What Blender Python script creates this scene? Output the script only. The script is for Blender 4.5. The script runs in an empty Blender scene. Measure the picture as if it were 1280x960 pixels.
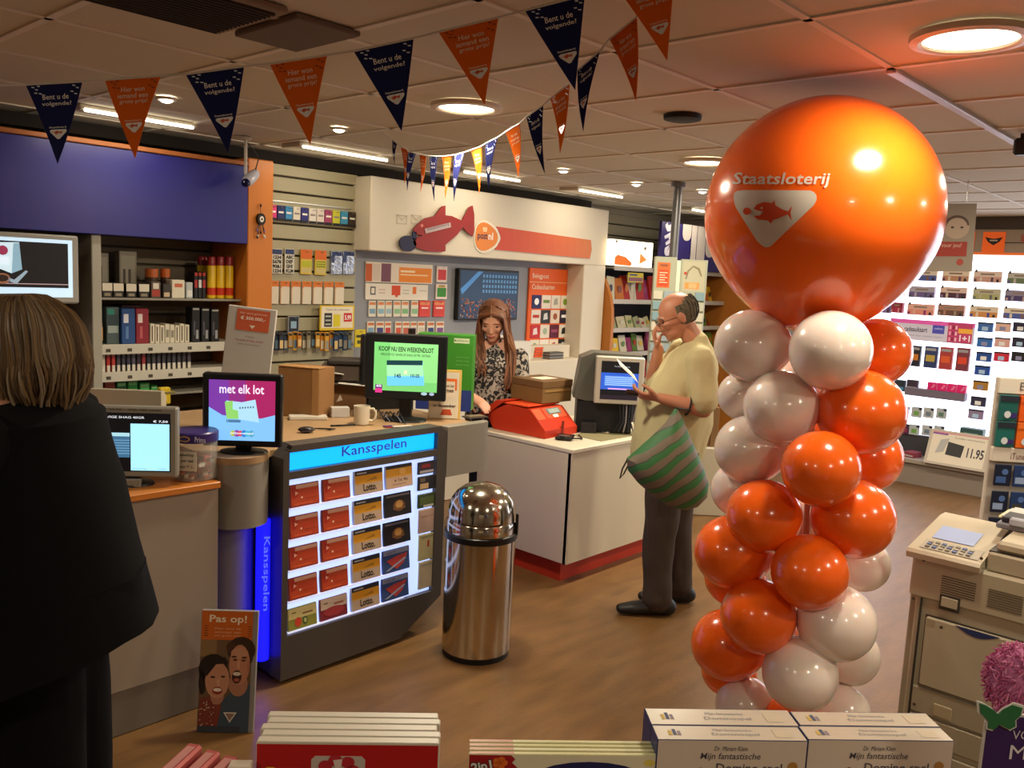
import bpy, bmesh, math, random
from mathutils import Vector, Matrix
random.seed(7)
S = bpy.context.scene
COL = S.collection
R = math.radians
# ---------------------------------------------------------------- camera
YAW, PITCH, ROLL, FPX, EYE = R(42.5), R(-7.3), R(2.8), 1072.0, 1.72
cf = Vector((math.cos(YAW)*math.cos(PITCH), math.sin(YAW)*math.cos(PITCH), math.sin(PITCH)))
r0 = Vector((math.sin(YAW), -math.cos(YAW), 0)); u0 = r0.cross(cf)
cR = math.cos(ROLL)*r0 + math.sin(ROLL)*u0
cU = -math.sin(ROLL)*r0 + math.cos(ROLL)*u0
CAM = Vector((0, 0, EYE))
cd = bpy.data.cameras.new('camera'); co = bpy.data.objects.new('camera', cd); COL.objects.link(co)
cd.sensor_width = 36; cd.lens = FPX/1280*36; cd.clip_start = .02
co.matrix_world = Matrix(((cR.x, cU.x, -cf.x, 0), (cR.y, cU.y, -cf.y, 0), (cR.z, cU.z, -cf.z, EYE), (0, 0, 0, 1)))
S.camera = co
# ---------------------------------------------------------------- world, exposure, lamps
w = bpy.data.worlds.new('world'); S.world = w; w.use_nodes = True
w.node_tree.nodes['Background'].inputs[0].default_value = (1, .82, .66, 1)
w.node_tree.nodes['Background'].inputs[1].default_value = .3
S.view_settings.view_transform = 'Standard'; S.view_settings.look = 'None'
S.view_settings.gamma = 1; S.view_settings.use_curve_mapping = False
S.view_settings.exposure = 0.0
S.cycles.use_denoising = True
S.cycles.max_bounces = 6; S.cycles.sample_clamp_indirect = 4
LAMP_W, SPOT_W, STRIP_W = 34, 6.5, 2.2
WARM = (1, .88, .66)
CZ = 2.41          # ceiling height
# pixel (1280x960 frame) -> point on a real plane of the shop
def ray(x, y): return cf + cR*((x-640)/FPX) - cU*((y-480)/FPX)
def on_x(x, y, X): d = ray(x, y); return CAM + d*(X/d.x)
def on_y(x, y, Y): d = ray(x, y); return CAM + d*(Y/d.y)
def on_z(x, y, Z): d = ray(x, y); return CAM + d*((Z-EYE)/d.z)
def on_d(x, y, D): return CAM + ray(x, y)*D
# ---------------------------------------------------------------- materials
_mc = {}
def lin(h):
    h = h.lstrip('#'); o = []
    for i in (0, 2, 4):
        c = int(h[i:i+2], 16)/255; o.append(c/12.92 if c <= .04045 else ((c+.055)/1.055)**2.4)
    return (*o, 1)
def M(col, r=.55, me=0, em=0, sp=.4, coat=0, var=0, vs=8, bump=0, bs=60, tr=0, alpha=1, nm=None, sub=0, stretch=None):
    k = (col, r, me, em, sp, coat, var, vs, bump, bs, tr, alpha, sub, stretch)
    if k in _mc: return _mc[k]
    m = bpy.data.materials.new(nm or 'mat_'+col.strip('#')); m.use_nodes = True
    nt = m.node_tree; b = nt.nodes['Principled BSDF']; c = lin(col)
    b.inputs['Base Color'].default_value = c; b.inputs['Roughness'].default_value = r
    b.inputs['Metallic'].default_value = me; b.inputs['Specular IOR Level'].default_value = sp
    b.inputs['Coat Weight'].default_value = coat; b.inputs['Alpha'].default_value = alpha
    b.inputs['Coat Roughness'].default_value = .08
    if tr: b.inputs['Transmission Weight'].default_value = tr
    if sub:
        b.inputs['Subsurface Weight'].default_value = sub
        b.inputs['Subsurface Radius'].default_value = (.02, .012, .008); b.inputs['Subsurface Scale'].default_value = .3
    if em:
        b.inputs['Emission Color'].default_value = c; b.inputs['Emission Strength'].default_value = em
    if var or bump:
        tc = nt.nodes.new('ShaderNodeTexCoord'); mp = nt.nodes.new('ShaderNodeMapping')
        nt.links.new(tc.outputs['Object'], mp.inputs[0])
        if stretch: mp.inputs['Scale'].default_value = stretch
    if var:
        n = nt.nodes.new('ShaderNodeTexNoise'); n.inputs['Scale'].default_value = vs; n.inputs['Detail'].default_value = 5
        nt.links.new(mp.outputs[0], n.inputs['Vector'])
        mx = nt.nodes.new('ShaderNodeMix'); mx.data_type = 'RGBA'
        mx.inputs[6].default_value = tuple(max(0, x*(1-var)) for x in c[:3])+(1,)
        mx.inputs[7].default_value = tuple(min(1, x*(1+var)) for x in c[:3])+(1,)
        nt.links.new(n.outputs['Fac'], mx.inputs[0]); nt.links.new(mx.outputs[2], b.inputs['Base Color'])
    if bump:
        n = nt.nodes.new('ShaderNodeTexNoise'); n.inputs['Scale'].default_value = bs; n.inputs['Detail'].default_value = 3
        nt.links.new(mp.outputs[0], n.inputs['Vector'])
        bp = nt.nodes.new('ShaderNodeBump'); bp.inputs['Strength'].default_value = bump; bp.inputs['Distance'].default_value = .01
        nt.links.new(n.outputs['Fac'], bp.inputs['Height']); nt.links.new(bp.outputs[0], b.inputs['Normal'])
    _mc[k] = m; return m
WHT = M('#e8e2d6'); BLK = M('#141414', .4); GRY = M('#8a8780'); LGRY = M('#b5b1a8'); DGRY = M('#3a3836')
ORG = M('#e8601c'); RED = M('#b42418'); NAVY = M('#1d1e50', .4); YEL = M('#e8b82a'); GRN = M('#3f9a38'); BLU = M('#2455a8')
WOODO = M('#c8782e', .4, var=.12, vs=5, stretch=(1, 12, 12), nm='orange_wood'); METAL = M('#b8b8b8', .3, 1)
# ---------------------------------------------------------------- mesh builder
_tc = {}
def text_geo(s, bold=0, shear=0):
    k = (s, bold, shear)
    if k in _tc: return _tc[k]
    c = bpy.data.curves.new('t', 'FONT'); c.body = s; c.resolution_u = 2; c.offset = bold; c.shear = shear; c.align_x = 'LEFT'
    o = bpy.data.objects.new('t', c); COL.objects.link(o)
    me = bpy.data.meshes.new_from_object(o.evaluated_get(bpy.context.evaluated_depsgraph_get()))
    v = [(a.co.x, a.co.y) for a in me.vertices]; f = [tuple(p.vertices) for p in me.polygons]
    bpy.data.objects.remove(o); bpy.data.curves.remove(c); bpy.data.meshes.remove(me)
    _tc[k] = (v, f); return _tc[k]
def FR(x=0, y=0, z=0, deg=0): return Matrix.Translation((x, y, z)) @ Matrix.Rotation(R(deg), 4, 'Z')
def FX(X): return FR(X, 0, 0, -90)     # front faces -X; local x runs towards -Y
def FY(Y): return FR(0, Y, 0, 0)       # front faces -Y; local x = world X
FACE = -47.5                           # rotation whose front looks back towards the shop entrance
class MB:
    def __init__(s, fr=None): s.v = []; s.f = []; s.mi = []; s.m = []; s.fr = fr or Matrix()
    def slot(s, m):
        if m not in s.m: s.m.append(m)
        return s.m.index(m)
    def add(s, v, f, m, X=None):
        n = len(s.v); T = s.fr @ X if X is not None else s.fr
        s.v += [T @ Vector(p) for p in v]; i = s.slot(m)
        for q in f: s.f.append(tuple(n+a for a in q)); s.mi.append(i)
        return s
    def box(s, x0, y0, z0, x1, y1, z1, m, b=0, X=None, seg=1):
        if b:
            bm = bmesh.new(); bmesh.ops.create_cube(bm, size=1)
            for q in bm.verts: q.co = Vector(((x0+x1)/2+q.co.x*(x1-x0), (y0+y1)/2+q.co.y*(y1-y0), (z0+z1)/2+q.co.z*(z1-z0)))
            bmesh.ops.bevel(bm, geom=bm.edges[:], offset=b, segments=seg, affect='EDGES', profile=.5)
            bm.verts.index_update(); v = [q.co.copy() for q in bm.verts]; f = [[q.index for q in p.verts] for p in bm.faces]; bm.free()
            return s.add(v, f, m, X)
        v = [(x0, y0, z0), (x1, y0, z0), (x1, y1, z0), (x0, y1, z0), (x0, y0, z1), (x1, y0, z1), (x1, y1, z1), (x0, y1, z1)]
        return s.add(v, [(0, 3, 2, 1), (4, 5, 6, 7), (0, 1, 5, 4), (1, 2, 6, 5), (2, 3, 7, 6), (3, 0, 4, 7)], m, X)
    def rect(s, x0, z0, x1, z1, y, m, X=None): return s.add([(x0, y, z0), (x1, y, z0), (x1, y, z1), (x0, y, z1)], [(0, 1, 2, 3)], m, X)
    def top(s, x0, y0, x1, y1, z, m, X=None): return s.add([(x0, y0, z), (x1, y0, z), (x1, y1, z), (x0, y1, z)], [(0, 1, 2, 3)], m, X)
    def poly(s, pts, y, m, X=None): return s.add([(a, y, b) for a, b in pts], [tuple(range(len(pts)))], m, X)
    def oval(s, cx, cz, a, b, y, m, n=16, X=None): return s.poly([(cx+a*math.cos(6.2832*i/n), cz+b*math.sin(6.2832*i/n)) for i in range(n)], y, m, X)
    def prism(s, pts, y0, y1, m, X=None):
        n = len(pts); v = [(a, y0, b) for a, b in pts]+[(a, y1, b) for a, b in pts]
        f = [tuple(range(n)), tuple(range(2*n-1, n-1, -1))]+[(i, n+i, n+(i+1) % n, (i+1) % n) for i in range(n)]
        return s.add(v, f, m, X)
    def prismx(s, pts, x0, x1, m, X=None):
        n = len(pts); v = [(x0, a, b) for a, b in pts]+[(x1, a, b) for a, b in pts]
        f = [tuple(range(n)), tuple(range(2*n-1, n-1, -1))]+[(i, n+i, n+(i+1) % n, (i+1) % n) for i in range(n)]
        return s.add(v, f, m, X)
    def prismz(s, pts, z0, z1, m, X=None):
        n = len(pts); v = [(a, b, z0) for a, b in pts]+[(a, b, z1) for a, b in pts]
        f = [tuple(range(n-1, -1, -1)), tuple(range(n, 2*n))]+[(i, (i+1) % n, n+(i+1) % n, n+i) for i in range(n)]
        return s.add(v, f, m, X)
    def lathe(s, prof, c, m, seg=32, X=None, a=1, b=1, cap=True):
        v = []; f = []
        for r_, z_ in prof:
            for i in range(seg):
                t = 6.283185*i/seg; v.append((c[0]+a*r_*math.cos(t), c[1]+b*r_*math.sin(t), c[2]+z_))
        for j in range(len(prof)-1):
            for i in range(seg):
                k = (i+1) % seg; f.append((j*seg+i, j*seg+k, (j+1)*seg+k, (j+1)*seg+i))
        if cap: f.append(tuple(range(seg-1, -1, -1))); f.append(tuple((len(prof)-1)*seg+i for i in range(seg)))
        return s.add(v, f, m, X)
    def cyl(s, c, r, h, m, seg=24, r2=None, X=None): return s.lathe([(r, 0), (r if r2 is None else r2, h)], c, m, seg, X)
    def tube(s, pts, r, m, seg=8, X=None):
        v, f = loft(pts, r, seg); return s.add(v, f, m, X)
    def ell(s, c, rad, m, seg=16, rings=10, X=None):
        if not hasattr(rad, '__len__'): rad = (rad,)*3
        v = []; f = []
        for j in range(1, rings):
            p = math.pi*j/rings
            for i in range(seg):
                t = 6.283185*i/seg; v.append((c[0]+rad[0]*math.sin(p)*math.cos(t), c[1]+rad[1]*math.sin(p)*math.sin(t), c[2]+rad[2]*math.cos(p)))
        n = len(v); v += [(c[0], c[1], c[2]+rad[2]), (c[0], c[1], c[2]-rad[2])]
        for j in range(rings-2):
            for i in range(seg):
                k = (i+1) % seg; f.append((j*seg+i, (j+1)*seg+i, (j+1)*seg+k, j*seg+k))
        for i in range(seg):
            k = (i+1) % seg; f.append((n, i, k)); f.append((n+1, (rings-2)*seg+k, (rings-2)*seg+i))
        return s.add(v, f, m, X)
    def text(s, t, x0, z0, x1, z1, y, m, bold=.0, shear=0, X=None, xform=None):
        v, f = text_geo(t, bold, shear)
        if not v: return s
        ax = min(a for a, b in v); bx = max(a for a, b in v); az = min(b for a, b in v); bz = max(b for a, b in v)
        sx = (x1-x0)/max(1e-6, bx-ax); sz = (z1-z0)/max(1e-6, bz-az)
        q = [(x0+(a-ax)*sx, y, z0+(b-az)*sz) for a, b in v]
        if xform: q = [xform(p) for p in q]
        return s.add(q, f, m, X)
    def mesh(s, name, org):
        me = bpy.data.meshes.new(name)
        me.from_pydata([p-org for p in s.v], [], s.f)
        for m in s.m: me.materials.append(m)
        me.polygons.foreach_set('material_index', s.mi)
        me.polygons.foreach_set('use_smooth', [True]*len(s.f))
        me.update(); me.set_sharp_from_angle(angle=R(32)); return me
def loft(pts, rad, seg=10, side=None, cap=True):
    """closed tube through pts; rad: number, list of numbers or list of (a along side, b across)"""
    P = [Vector(p) for p in pts]; n = len(P)
    rr = [rad]*n if not hasattr(rad, '__len__') else list(rad)
    rr = [(q, q) if not hasattr(q, '__len__') else q for q in rr]
    T = []
    for i in range(n):
        d = (P[min(i+1, n-1)]-P[max(i-1, 0)]); T.append(d.normalized() if d.length > 1e-9 else Vector((0, 0, 1)))
    s0 = Vector(side) if side else (Vector((1, 0, 0)) if abs(T[0].x) < .8 else Vector((0, 1, 0)))
    v = []; f = []; rings = []
    for i in range(n):
        a = (s0-T[i]*s0.dot(T[i])).normalized(); b = T[i].cross(a); s0 = a if not side else s0
        ra, rb = rr[i]; rings.append((P[i], a, b, ra, rb))
    if cap:
        def ex(r_, sg, d):
            p, a, b, ra, rb = r_; m = min(ra, rb)
            return [(p+d*sg*m*.55, a, b, ra*.8, rb*.8), (p+d*sg*m*.85, a, b, ra*.4, rb*.4)]
        rings = ex(rings[0], -1, T[0])[::-1]+rings+ex(rings[-1], 1, T[-1])
    for p, a, b, ra, rb in rings:
        for k in range(seg):
            t = 6.283185*k/seg; v.append(p+a*(ra*math.cos(t))+b*(rb*math.sin(t)))
    L = len(rings)
    for j in range(L-1):
        for k in range(seg):
            q = (k+1) % seg; f.append((j*seg+k, j*seg+q, (j+1)*seg+q, (j+1)*seg+k))
    f.append(tuple(range(seg-1, -1, -1))); f.append(tuple((L-1)*seg+k for k in range(seg)))
    return v, f
# ---------------------------------------------------------------- object linking
WP = {}
def tagit(o, label=None, cat=None, group=None, kind=None):
    if label: o['label'] = label
    if cat: o['category'] = cat
    if group: o['group'] = group
    if kind: o['kind'] = kind
def thing(name, loc, label, cat, group=None, kind=None):
    o = bpy.data.objects.new(name, None); o.empty_display_size = .05; COL.objects.link(o); o.location = loc; WP[o] = Vector(loc)
    tagit(o, label, cat, group, kind); return o
def link(name, me, org, parent=None):
    o = bpy.data.objects.new(name, me); COL.objects.link(o); WP[o] = Vector(org)
    if parent: o.parent = parent; o.location = Vector(org)-WP[parent]
    else: o.location = org
    return o
def part(name, mb, parent, label=None, kind=None):
    xs = [p.x for p in mb.v]; ys = [p.y for p in mb.v]; zs = [p.z for p in mb.v]
    org = Vector(((min(xs)+max(xs))/2, (min(ys)+max(ys))/2, min(zs)))
    o = link(name, mb.mesh(name, org), org, parent); tagit(o, label, kind=kind); return o
def solo(name, mb, label, cat, group=None, kind=None):
    o = part(name, mb, None); tagit(o, label, cat, group, kind); return o
ORD = ['first', 'second', 'third', 'fourth', 'fifth', 'sixth', 'seventh', 'eighth', 'ninth', 'tenth', 'eleventh', 'twelfth', 'thirteenth', 'fourteenth', 'fifteenth', 'sixteenth', 'seventeenth', 'eighteenth', 'nineteenth', 'twentieth']
def wr(pl, val, x0, y0, x1, y1):
    """pixel rectangle on a wall plane -> local (x0, z0, x1, z1)"""
    g = on_y if pl == 'y' else on_x; cx, cy = (x0+x1)/2, (y0+y1)/2
    a, b, c, d = g(x0, cy, val), g(x1, cy, val), g(cx, y0, val), g(cx, y1, val)
    if pl == 'y': return a.x, d.z, b.x, c.z
    return -a.y, d.z, -b.y, c.z
# ================================================================ SETTING
MF = M('#72522f', .36, var=.5, vs=2.2, nm='vinyl_wood_floor', stretch=(1.6, 7, 1), bump=.12, bs=22, sp=.4)
nt = MF.node_tree
mb = MB().box(-3, -4, -.1, 9.2, 5.6, 0, MF); solo_o = part('floor', mb, None, kind='structure')
CE = M('#cdc5b2', .9, var=.03, vs=30, nm='ceiling_tile'); CB = M('#ded6c8', .6); CD = M('#5d5148', .9)
ceil = part('ceiling', MB().box(-3, -4, CZ+.03, 9.2, 5.6, CZ+.1, CD), None, kind='structure')
GX, GY, PX_, PY_ = 2.21, 1.045, .604, .61
xs = [GX+PX_*k for k in range(-9, 13)]; ys = [GY+PY_*k for k in range(-9, 8)]
holes = []   # tiles replaced by equipment
def seen(x, y):
    d = Vector((x, y, CZ))-CAM; z = d.dot(cf)
    if z < .3: return False
    a = 640+FPX*d.dot(cR)/z; b = 480-FPX*d.dot(cU)/z
    return -140 < a < 1420 and b > -150
tme = MB().box(.006, .006, 0, PX_-.006, PY_-.006, .018, CE, b=.004).mesh('ceiling_tile', Vector((0, 0, 0)))
far = MB(); cnt = 0
for x in xs[:-1]:
    for y in ys[:-1]:
        if y+PY_ > 5.3 or x+PX_ > 9.0: pass
        if any(seen(x+a, y+b) for a in (0, PX_) for b in (0, PY_)) and cnt < 295:
            link('ceiling_tile', tme, (x, y, CZ+.006), ceil); cnt += 1
        else: far.box(x+.006, y+.006, CZ+.006, x+PX_-.006, y+PY_-.006, CZ+.024, CE)
part('ceiling_tile', far, ceil, kind='stuff')
g = MB()
for x in xs: g.box(x-.012, ys[0], CZ, x+.012, ys[-1], CZ+.01, CB)
for y in ys: g.box(xs[0], y-.012, CZ, xs[-1], y+.012, CZ+.0095, CB)
part('ceiling_grid', g, ceil, kind='stuff')
WL = M('#a89f92', .8)
part('wall_left', MB().box(-3, 5.2, 0, 9.2, 5.3, CZ+.03, WL), None, kind='structure')
part('wall_back', MB().box(9.0, -4, 0, 9.1, 5.2, CZ+.03, WL), None, kind='structure')
part('wall_right', MB().box(-3, -4.1, 0, 9.0, -4, CZ+.03, WL), None, kind='structure')
part('wall_front', MB().box(-3.1, -4, 0, -3, 5.2, CZ+.03, WL), None, kind='structure')
# ---------------------------------------------------------------- ceiling lamps
LM = M('#fff2dc', em=7.0, nm='lamp_disc'); TRIM = M('#d8cbb8', .4)
def area(loc, size, watt, col=WARM, rot=(0, 0, 0), shape='DISK', sy=None, spread=None):
    l = bpy.data.lights.new('lamp_light', 'AREA'); l.shape = shape; l.size = size; l.energy = watt; l.color = col
    if sy: l.shape = 'RECTANGLE'; l.size_y = sy
    if spread: l.spread = R(spread)
    o = bpy.data.objects.new('lamp_light', l); COL.objects.link(o); o.location = loc; o.rotation_euler = rot; return o
def lamp(x, y, label, k=1):
    t = thing('round_ceiling_lamp', (x, y, CZ-.012), label, 'ceiling light', 'large round downlights')
    part('trim', MB().lathe([(.118, -.004), (.128, -.008), (.15, -.004), (.152, .012), (.118, .012)], (x, y, CZ-.012), TRIM, 40, cap=False), t)
    part('diffuser', MB().cyl((x, y, CZ-.008), .12, .006, LM, 40), t)
    a = area((x, y, CZ-.03), .22, LAMP_W*k); a.parent = t; a.location = (0, 0, -.02)
lamp(2.57, 2.69, 'large round ceiling lamp over the left counter, behind an orange pennant')
lamp(2.56, .75, 'largest round ceiling lamp, at the top right near the big balloon', .4)
lamp(4.38, 2.61, 'round ceiling lamp just left of the big balloon, near the pole')
lamp(6.2, 2.69, 'round ceiling lamp hidden behind the big balloon')
for x, y in ((.75, -1.2), (2.56, -1.2), (4.38, .75), (-1.1, .75), (6.2, .75), (4.38, -1.2), (-1.1, 2.69)):
    a = area((x, y, CZ-.02), .22, LAMP_W*(.5 if x < 2 else .8))
SM = M('#fff4e0', em=18.0, nm='spot_bulb')
def spot(x, y, label, watt=1):
    t = thing('recessed_spotlight', (x, y, CZ-.008), label, 'spotlight', 'small recessed spotlights')
    part('ring', MB().lathe([(.03, -.004), (.042, -.004), (.044, .008), (.03, .008)], (x, y, CZ-.008), TRIM, 24, cap=False), t)
    part('bulb', MB().ell((x, y, CZ-.01), (.028, .028, .012), SM, 14, 8), t)
    l = bpy.data.lights.new('spot_light', 'SPOT'); l.energy = SPOT_W*watt; l.spot_size = R(100); l.spot_blend = .7; l.color = WARM; l.shadow_soft_size = .03
    o = bpy.data.objects.new('spot_light', l); COL.objects.link(o); o.parent = t; o.location = (0, 0, -.03)
for (x, y), lb in zip(((1.79, 3.77), (2.66, 3.71), (4.40, 3.67), (5.2, 3.65), (5.76, 3.44)), (
        'small bright spotlight above the blue fascia, between two pennants', 'small bright spotlight right of the camera above the slatted wall',
        'small spotlight in the ceiling left of the two above the logo wall', 'small spotlight in the ceiling between the logo wall and the pole',
        'small bright spotlight between the pole and the big balloon')): spot(x, y, lb, 1.0)
STM = M('#fff0d8', em=6.0, nm='strip_tube'); STP = M('#c9c3ae', .6)
for (x0, x1, y), lb in zip(((1.66, 2.20, 4.36), (2.87, 3.49, 4.38), (4.10, 4.66, 4.32), (5.30, 5.87, 4.28), (7.0, 7.6, 4.3)), ('slim recessed strip light above the blue fascia', 'slim recessed strip light above the slatted wall',
        'slim recessed strip light above the red fish sign', 'slim recessed strip light at the right end of the logo wall', 'slim recessed strip light above the snack rack')):
    t = thing('strip_light', ((x0+x1)/2, y, CZ-.02), lb, 'ceiling light', 'recessed strip lights along the left wall')
    part('housing', MB().box(x0-.02, y-.03, CZ-.022, x1+.02, y+.16, CZ+.004, STP, b=.004), t)
    part('tube', MB().box(x0, y-.036, CZ-.030, x1, y-.024, CZ-.014, STM, b=.003), t)
    l = area((0, 0, 0), x1-x0, STRIP_W, sy=.05); l.parent = t; l.location = (0, 0, -.04); l.rotation_euler = (R(35), 0, 0)
t = thing('air_vent', (1.0, 2.35, CZ-.02), 'brown ceiling air grille with many narrow slats, top left', 'vent')
VM = M('#6e5a49', .7)
part('frame', MB().box(.72, 2.14, CZ-.016, 1.36, 2.52, CZ+.004, M('#8f7c6b', .7), b=.004), t)
for k in range(15): part('slat', MB().box(.745, 2.165+k*.0225, CZ-.024, 1.335, 2.175+k*.0225, CZ-.015, M('#33261c', .8), b=.002), t)
solo('ceiling_panel', MB().box(1.40, 2.16, CZ-.014, 1.62, 2.50, CZ+.004, M('#6f5f54', .8), b=.004), 'plain brown ceiling panel right of the air grille', 'panel')
t = thing('ceiling_speaker', (3.18, 2.02, CZ-.012), 'black round disc speaker in the ceiling left of the big balloon', 'speaker')
part('grille', MB().lathe([(.06, -.008), (.078, -.003), (.08, .014), (.05, .014)], (3.18, 2.02, CZ-.012), M('#0c0c0c', .6), 32), t)
# thin light rail along the ceiling to the right
part('trim_1', MB().box(2.82, 1.03, CZ-.012, 8.4, 1.062, CZ+.002, M('#c9c0d0', .4), b=.003), None, kind='structure')
# pole
t = thing('support_pole', (5.25, 3.33, 0), 'grey steel pole from floor to ceiling behind the standing man', 'pole')
part('pole', MB().cyl((5.25, 3.33, 0), .03, CZ, M('#77787a', .35, .6), 20), t)
part('collar', MB().cyl((5.25, 3.33, CZ-.03), .05, .03, M('#77787a', .35, .6), 20), t)
# ---------------------------------------------------------------- left wall: fascia, column, slats
BF = M('#14157c', .36, nm='blue_gloss_panel', sp=.5)
t = thing('blue_fascia', (1.0, 4.65, 1.82), 'long glossy blue fascia board over the tobacco shelves', 'fascia')
part('panel', MB().box(-1.6, 4.65, 1.82, 2.70, 4.70, 2.27, BF, b=.003), t)
part('top_trim', MB().box(-1.6, 4.63, 2.27, 2.70, 4.75, 2.295, M('#a5602c', .5), b=.004), t)
part('underside', MB().box(-1.6, 4.70, 1.82, 2.70, 5.05, 1.84, M('#3a3430', .6)), t)
ORW = M('#cf7a2c', .42, var=.06, vs=3, nm='orange_laminate')
solo('orange_column', MB().box(2.70, 4.65, 0, 2.87, 5.195, 2.32, ORW, b=.006), 'orange laminate column between the blue fascia and the slatted wall', 'column')
def slatwall(name, x0, x1, y, z0, z1, step, mat, label):
    t = thing(name, ((x0+x1)/2, y+.04, z0), label, 'slatwall')
    part('backing', MB().box(x0, y+.025, z0, x1, y+.045, z1, M('#4d4538', .8)), t)
    z = z0; n = 0
    while z < z1-.01:
        part('slat', MB().box(x0, y, z, x1, y+.025, min(z1, z+step-.012), mat, b=.004), t); z += step; n += 1
    return t
SLM = M('#a8a184', .5, nm='slat_greygreen'); SLD = M('#6f6452', .6)  # SLD: darker slats, shade under the fascia put into the colour
slatwall('slatwall', 2.88, 3.62, 4.82, .5, 2.33, .098, SLM, 'grey-green slatted wall panel between the orange column and the white logo unit')
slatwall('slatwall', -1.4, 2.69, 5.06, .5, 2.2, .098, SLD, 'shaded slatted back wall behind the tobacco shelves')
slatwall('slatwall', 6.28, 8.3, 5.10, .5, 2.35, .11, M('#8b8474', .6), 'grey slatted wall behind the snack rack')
# dark strip painted for the shade in the gap below the ceiling
part('gap_shade_strip', MB().box(-3, 4.9, 2.345, 6.3, 5.2, CZ, M('#251e1a', .9)), None, kind='structure')
# ---------------------------------------------------------------- white logo unit
CRM = M('#ded4c0', .55, nm='cream_laminate'); LGP = M('#8f9198', .55)
PX0, PX1 = 3.60, 6.24
t = thing('postal_wall_unit', (4.9, 4.9, 0), 'cream white wall unit with a fish sign and orange logo panel above a grey niche', 'wall unit')
part('header_board', MB().box(PX0, 4.65, 1.83, PX1, 5.19, 2.32, CRM, b=.006), t)
part('pillar', MB().box(5.93, 4.65, 0, PX1, 5.19, 1.83, CRM, b=.006), t)
part('back_panel', MB().box(3.63, 4.85, .5, 5.93, 4.88, 1.83, LGP), t)
part('base_cabinet', MB().box(3.66, 4.60, 0, 5.93, 4.85, 1.02, CRM, b=.006), t)
z0 = 1.83
x0, a, x1, b = wr('y', 4.64, 617, 262, 735, 307)
pn = MB(FY(4.648))
OG = M('#e0501e', .4, nm='orange_red_print'); 
pts = [(4.88, 1.905), (5.93, 1.905)]+[(5.93+.025*math.sin(q/6*3.14), 1.905+.155*q/6) for q in range(1, 6)]+[(5.93, 2.06), (4.88, 2.06)]
pts = [(4.80, 1.90), (5.99, 1.885), (6.01, 1.96), (5.99, 2.045), (4.80, 2.075), (4.87, 1.99)]

cA, cB = (207, 70, 38), (214, 122, 70)
zt_ = lambda x: 2.075+(2.045-2.075)*(x-4.80)/1.19; zl_ = lambda x: 1.90+(1.885-1.90)*(x-4.80)/1.19
NS = 12
for k in range(NS):
    xa, xb = 4.80+1.19*k/NS, 4.80+1.19*(k+1)/NS; q = k/(NS-1); hx = '#%02x%02x%02x' % tuple(int(a+(b-a)*q) for a, b in zip(cA, cB))
    pp = [(xa, zl_(xa)), (xb, zl_(xb)), (xb, zt_(xb)), (xa, zt_(xa))] if k < NS-1 else [(xa, zl_(xa)), (xb, zl_(xb)), (xb+.02, 1.965), (xb, zt_(xb)), (xa, zt_(xa))]
    if k == 0: pp = [(xa, zl_(xa)), (xb, zl_(xb)), (xb, zt_(xb)), (xa, zt_(xa)), (xa+.06, 1.99)]
    pn.prism(pp, -.006, 0, M(hx, .45))
part('banner', pn, t, 'orange red banner strip')
lg = MB(FY(4.648))
def blob(cx, cz, w, h, n=24):   # rounded triangle pointing right
    o = []
    for i in range(n):
        q = 6.283185*i/n; rr = 1+.085*math.cos(3*q); o.append((cx+w*(rr*math.cos(q))*.62, cz+h*rr*math.sin(q)*.56))
    return o
lg.prism(blob(4.70, 1.99, .23, .215), -.006, 0, M('#f2ead8')); lg.prism(blob(4.69, 1.99, .195, .185), -.010, -.006, M('#e88420', .4))
lg.text('post', 4.60, 1.955, 4.705, 2.015, -.0112, M('#2a1d4a'), bold=.02); lg.text('nl', 4.715, 1.97, 4.765, 2.025, -.0112, M('#fbf4e6'), bold=.02)
for k in (-1, 0, 1): lg.oval(4.675+k*.016, 2.05, .007, .012, -.0112, M('#ffe0b0'))
lg.rect(4.655, 2.028, 4.695, 2.038, -.0112, M('#ffe0b0'))
part('logo', lg, t, 'rounded orange logo reading postnl')
ev = MB(FY(4.648))
for (cx, cz) in ((3.87, 2.055), (4.0, 2.065)):
    for a, b, c, d in ((-.045, -.03, .045, -.025), (-.045, .025, .045, .03), (-.045, -.03, -.04, .03), (.04, -.03, .045, .03)): ev.rect(cx+a, cz+b, cx+c, cz+d, -.001, M('#c4bba8'))
    ev.poly([(cx-.045, cz+.03), (cx, cz-.008), (cx+.045, cz+.03), (cx+.04, cz+.03), (cx, cz), (cx-.04, cz+.03)][::1], -.001, M('#c4bba8'))
part('envelope_print', ev, t, 'faint envelope outlines')
# ---------------------------------------------------------------- fish cut-out sign
FISHC = M('#93190f', .45)
fp = [(552, 315), (533, 314), (520, 309), (516, 303), (519, 298), (529, 294), (520, 293), (517, 287), (522, 281), (531, 273), (544, 270), (553, 258), (557, 257), (557, 269), (565, 270), (578, 276), (587, 259), (591, 257), (593, 268), (593, 288), (591, 296), (582, 288), (579, 284), (572, 293), (557, 306), (557, 314)]
def flatpts(pix, Y): return [(p.x, p.z) for p in (on_y(a, b, Y) for a, b in pix)]
t = thing('fish_sign', (4.3, 4.64, 1.9), 'red cut-out fish sign with grey word strip on the cream header board', 'sign')
part('fish', MB(FY(4.62)).prism(flatpts(fp, 4.62), 0, .012, FISHC), t)
x0, za, x1, zb = wr('y', 4.60, 505, 297, 520, 312)
bl = MB(FY(4.62)); cx, cz = (x0+x1)/2, (za+zb)/2
bl.prism([(cx+.075*math.cos(q*.3927), cz+.055*math.sin(q*.3927)) for q in range(16)], 0, .012, M('#1c1c40', .5)); bl.box(cx+.04, 0, cz+.03, cx+.075, .012, cz+.085, M('#1c1c40', .5))
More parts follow.
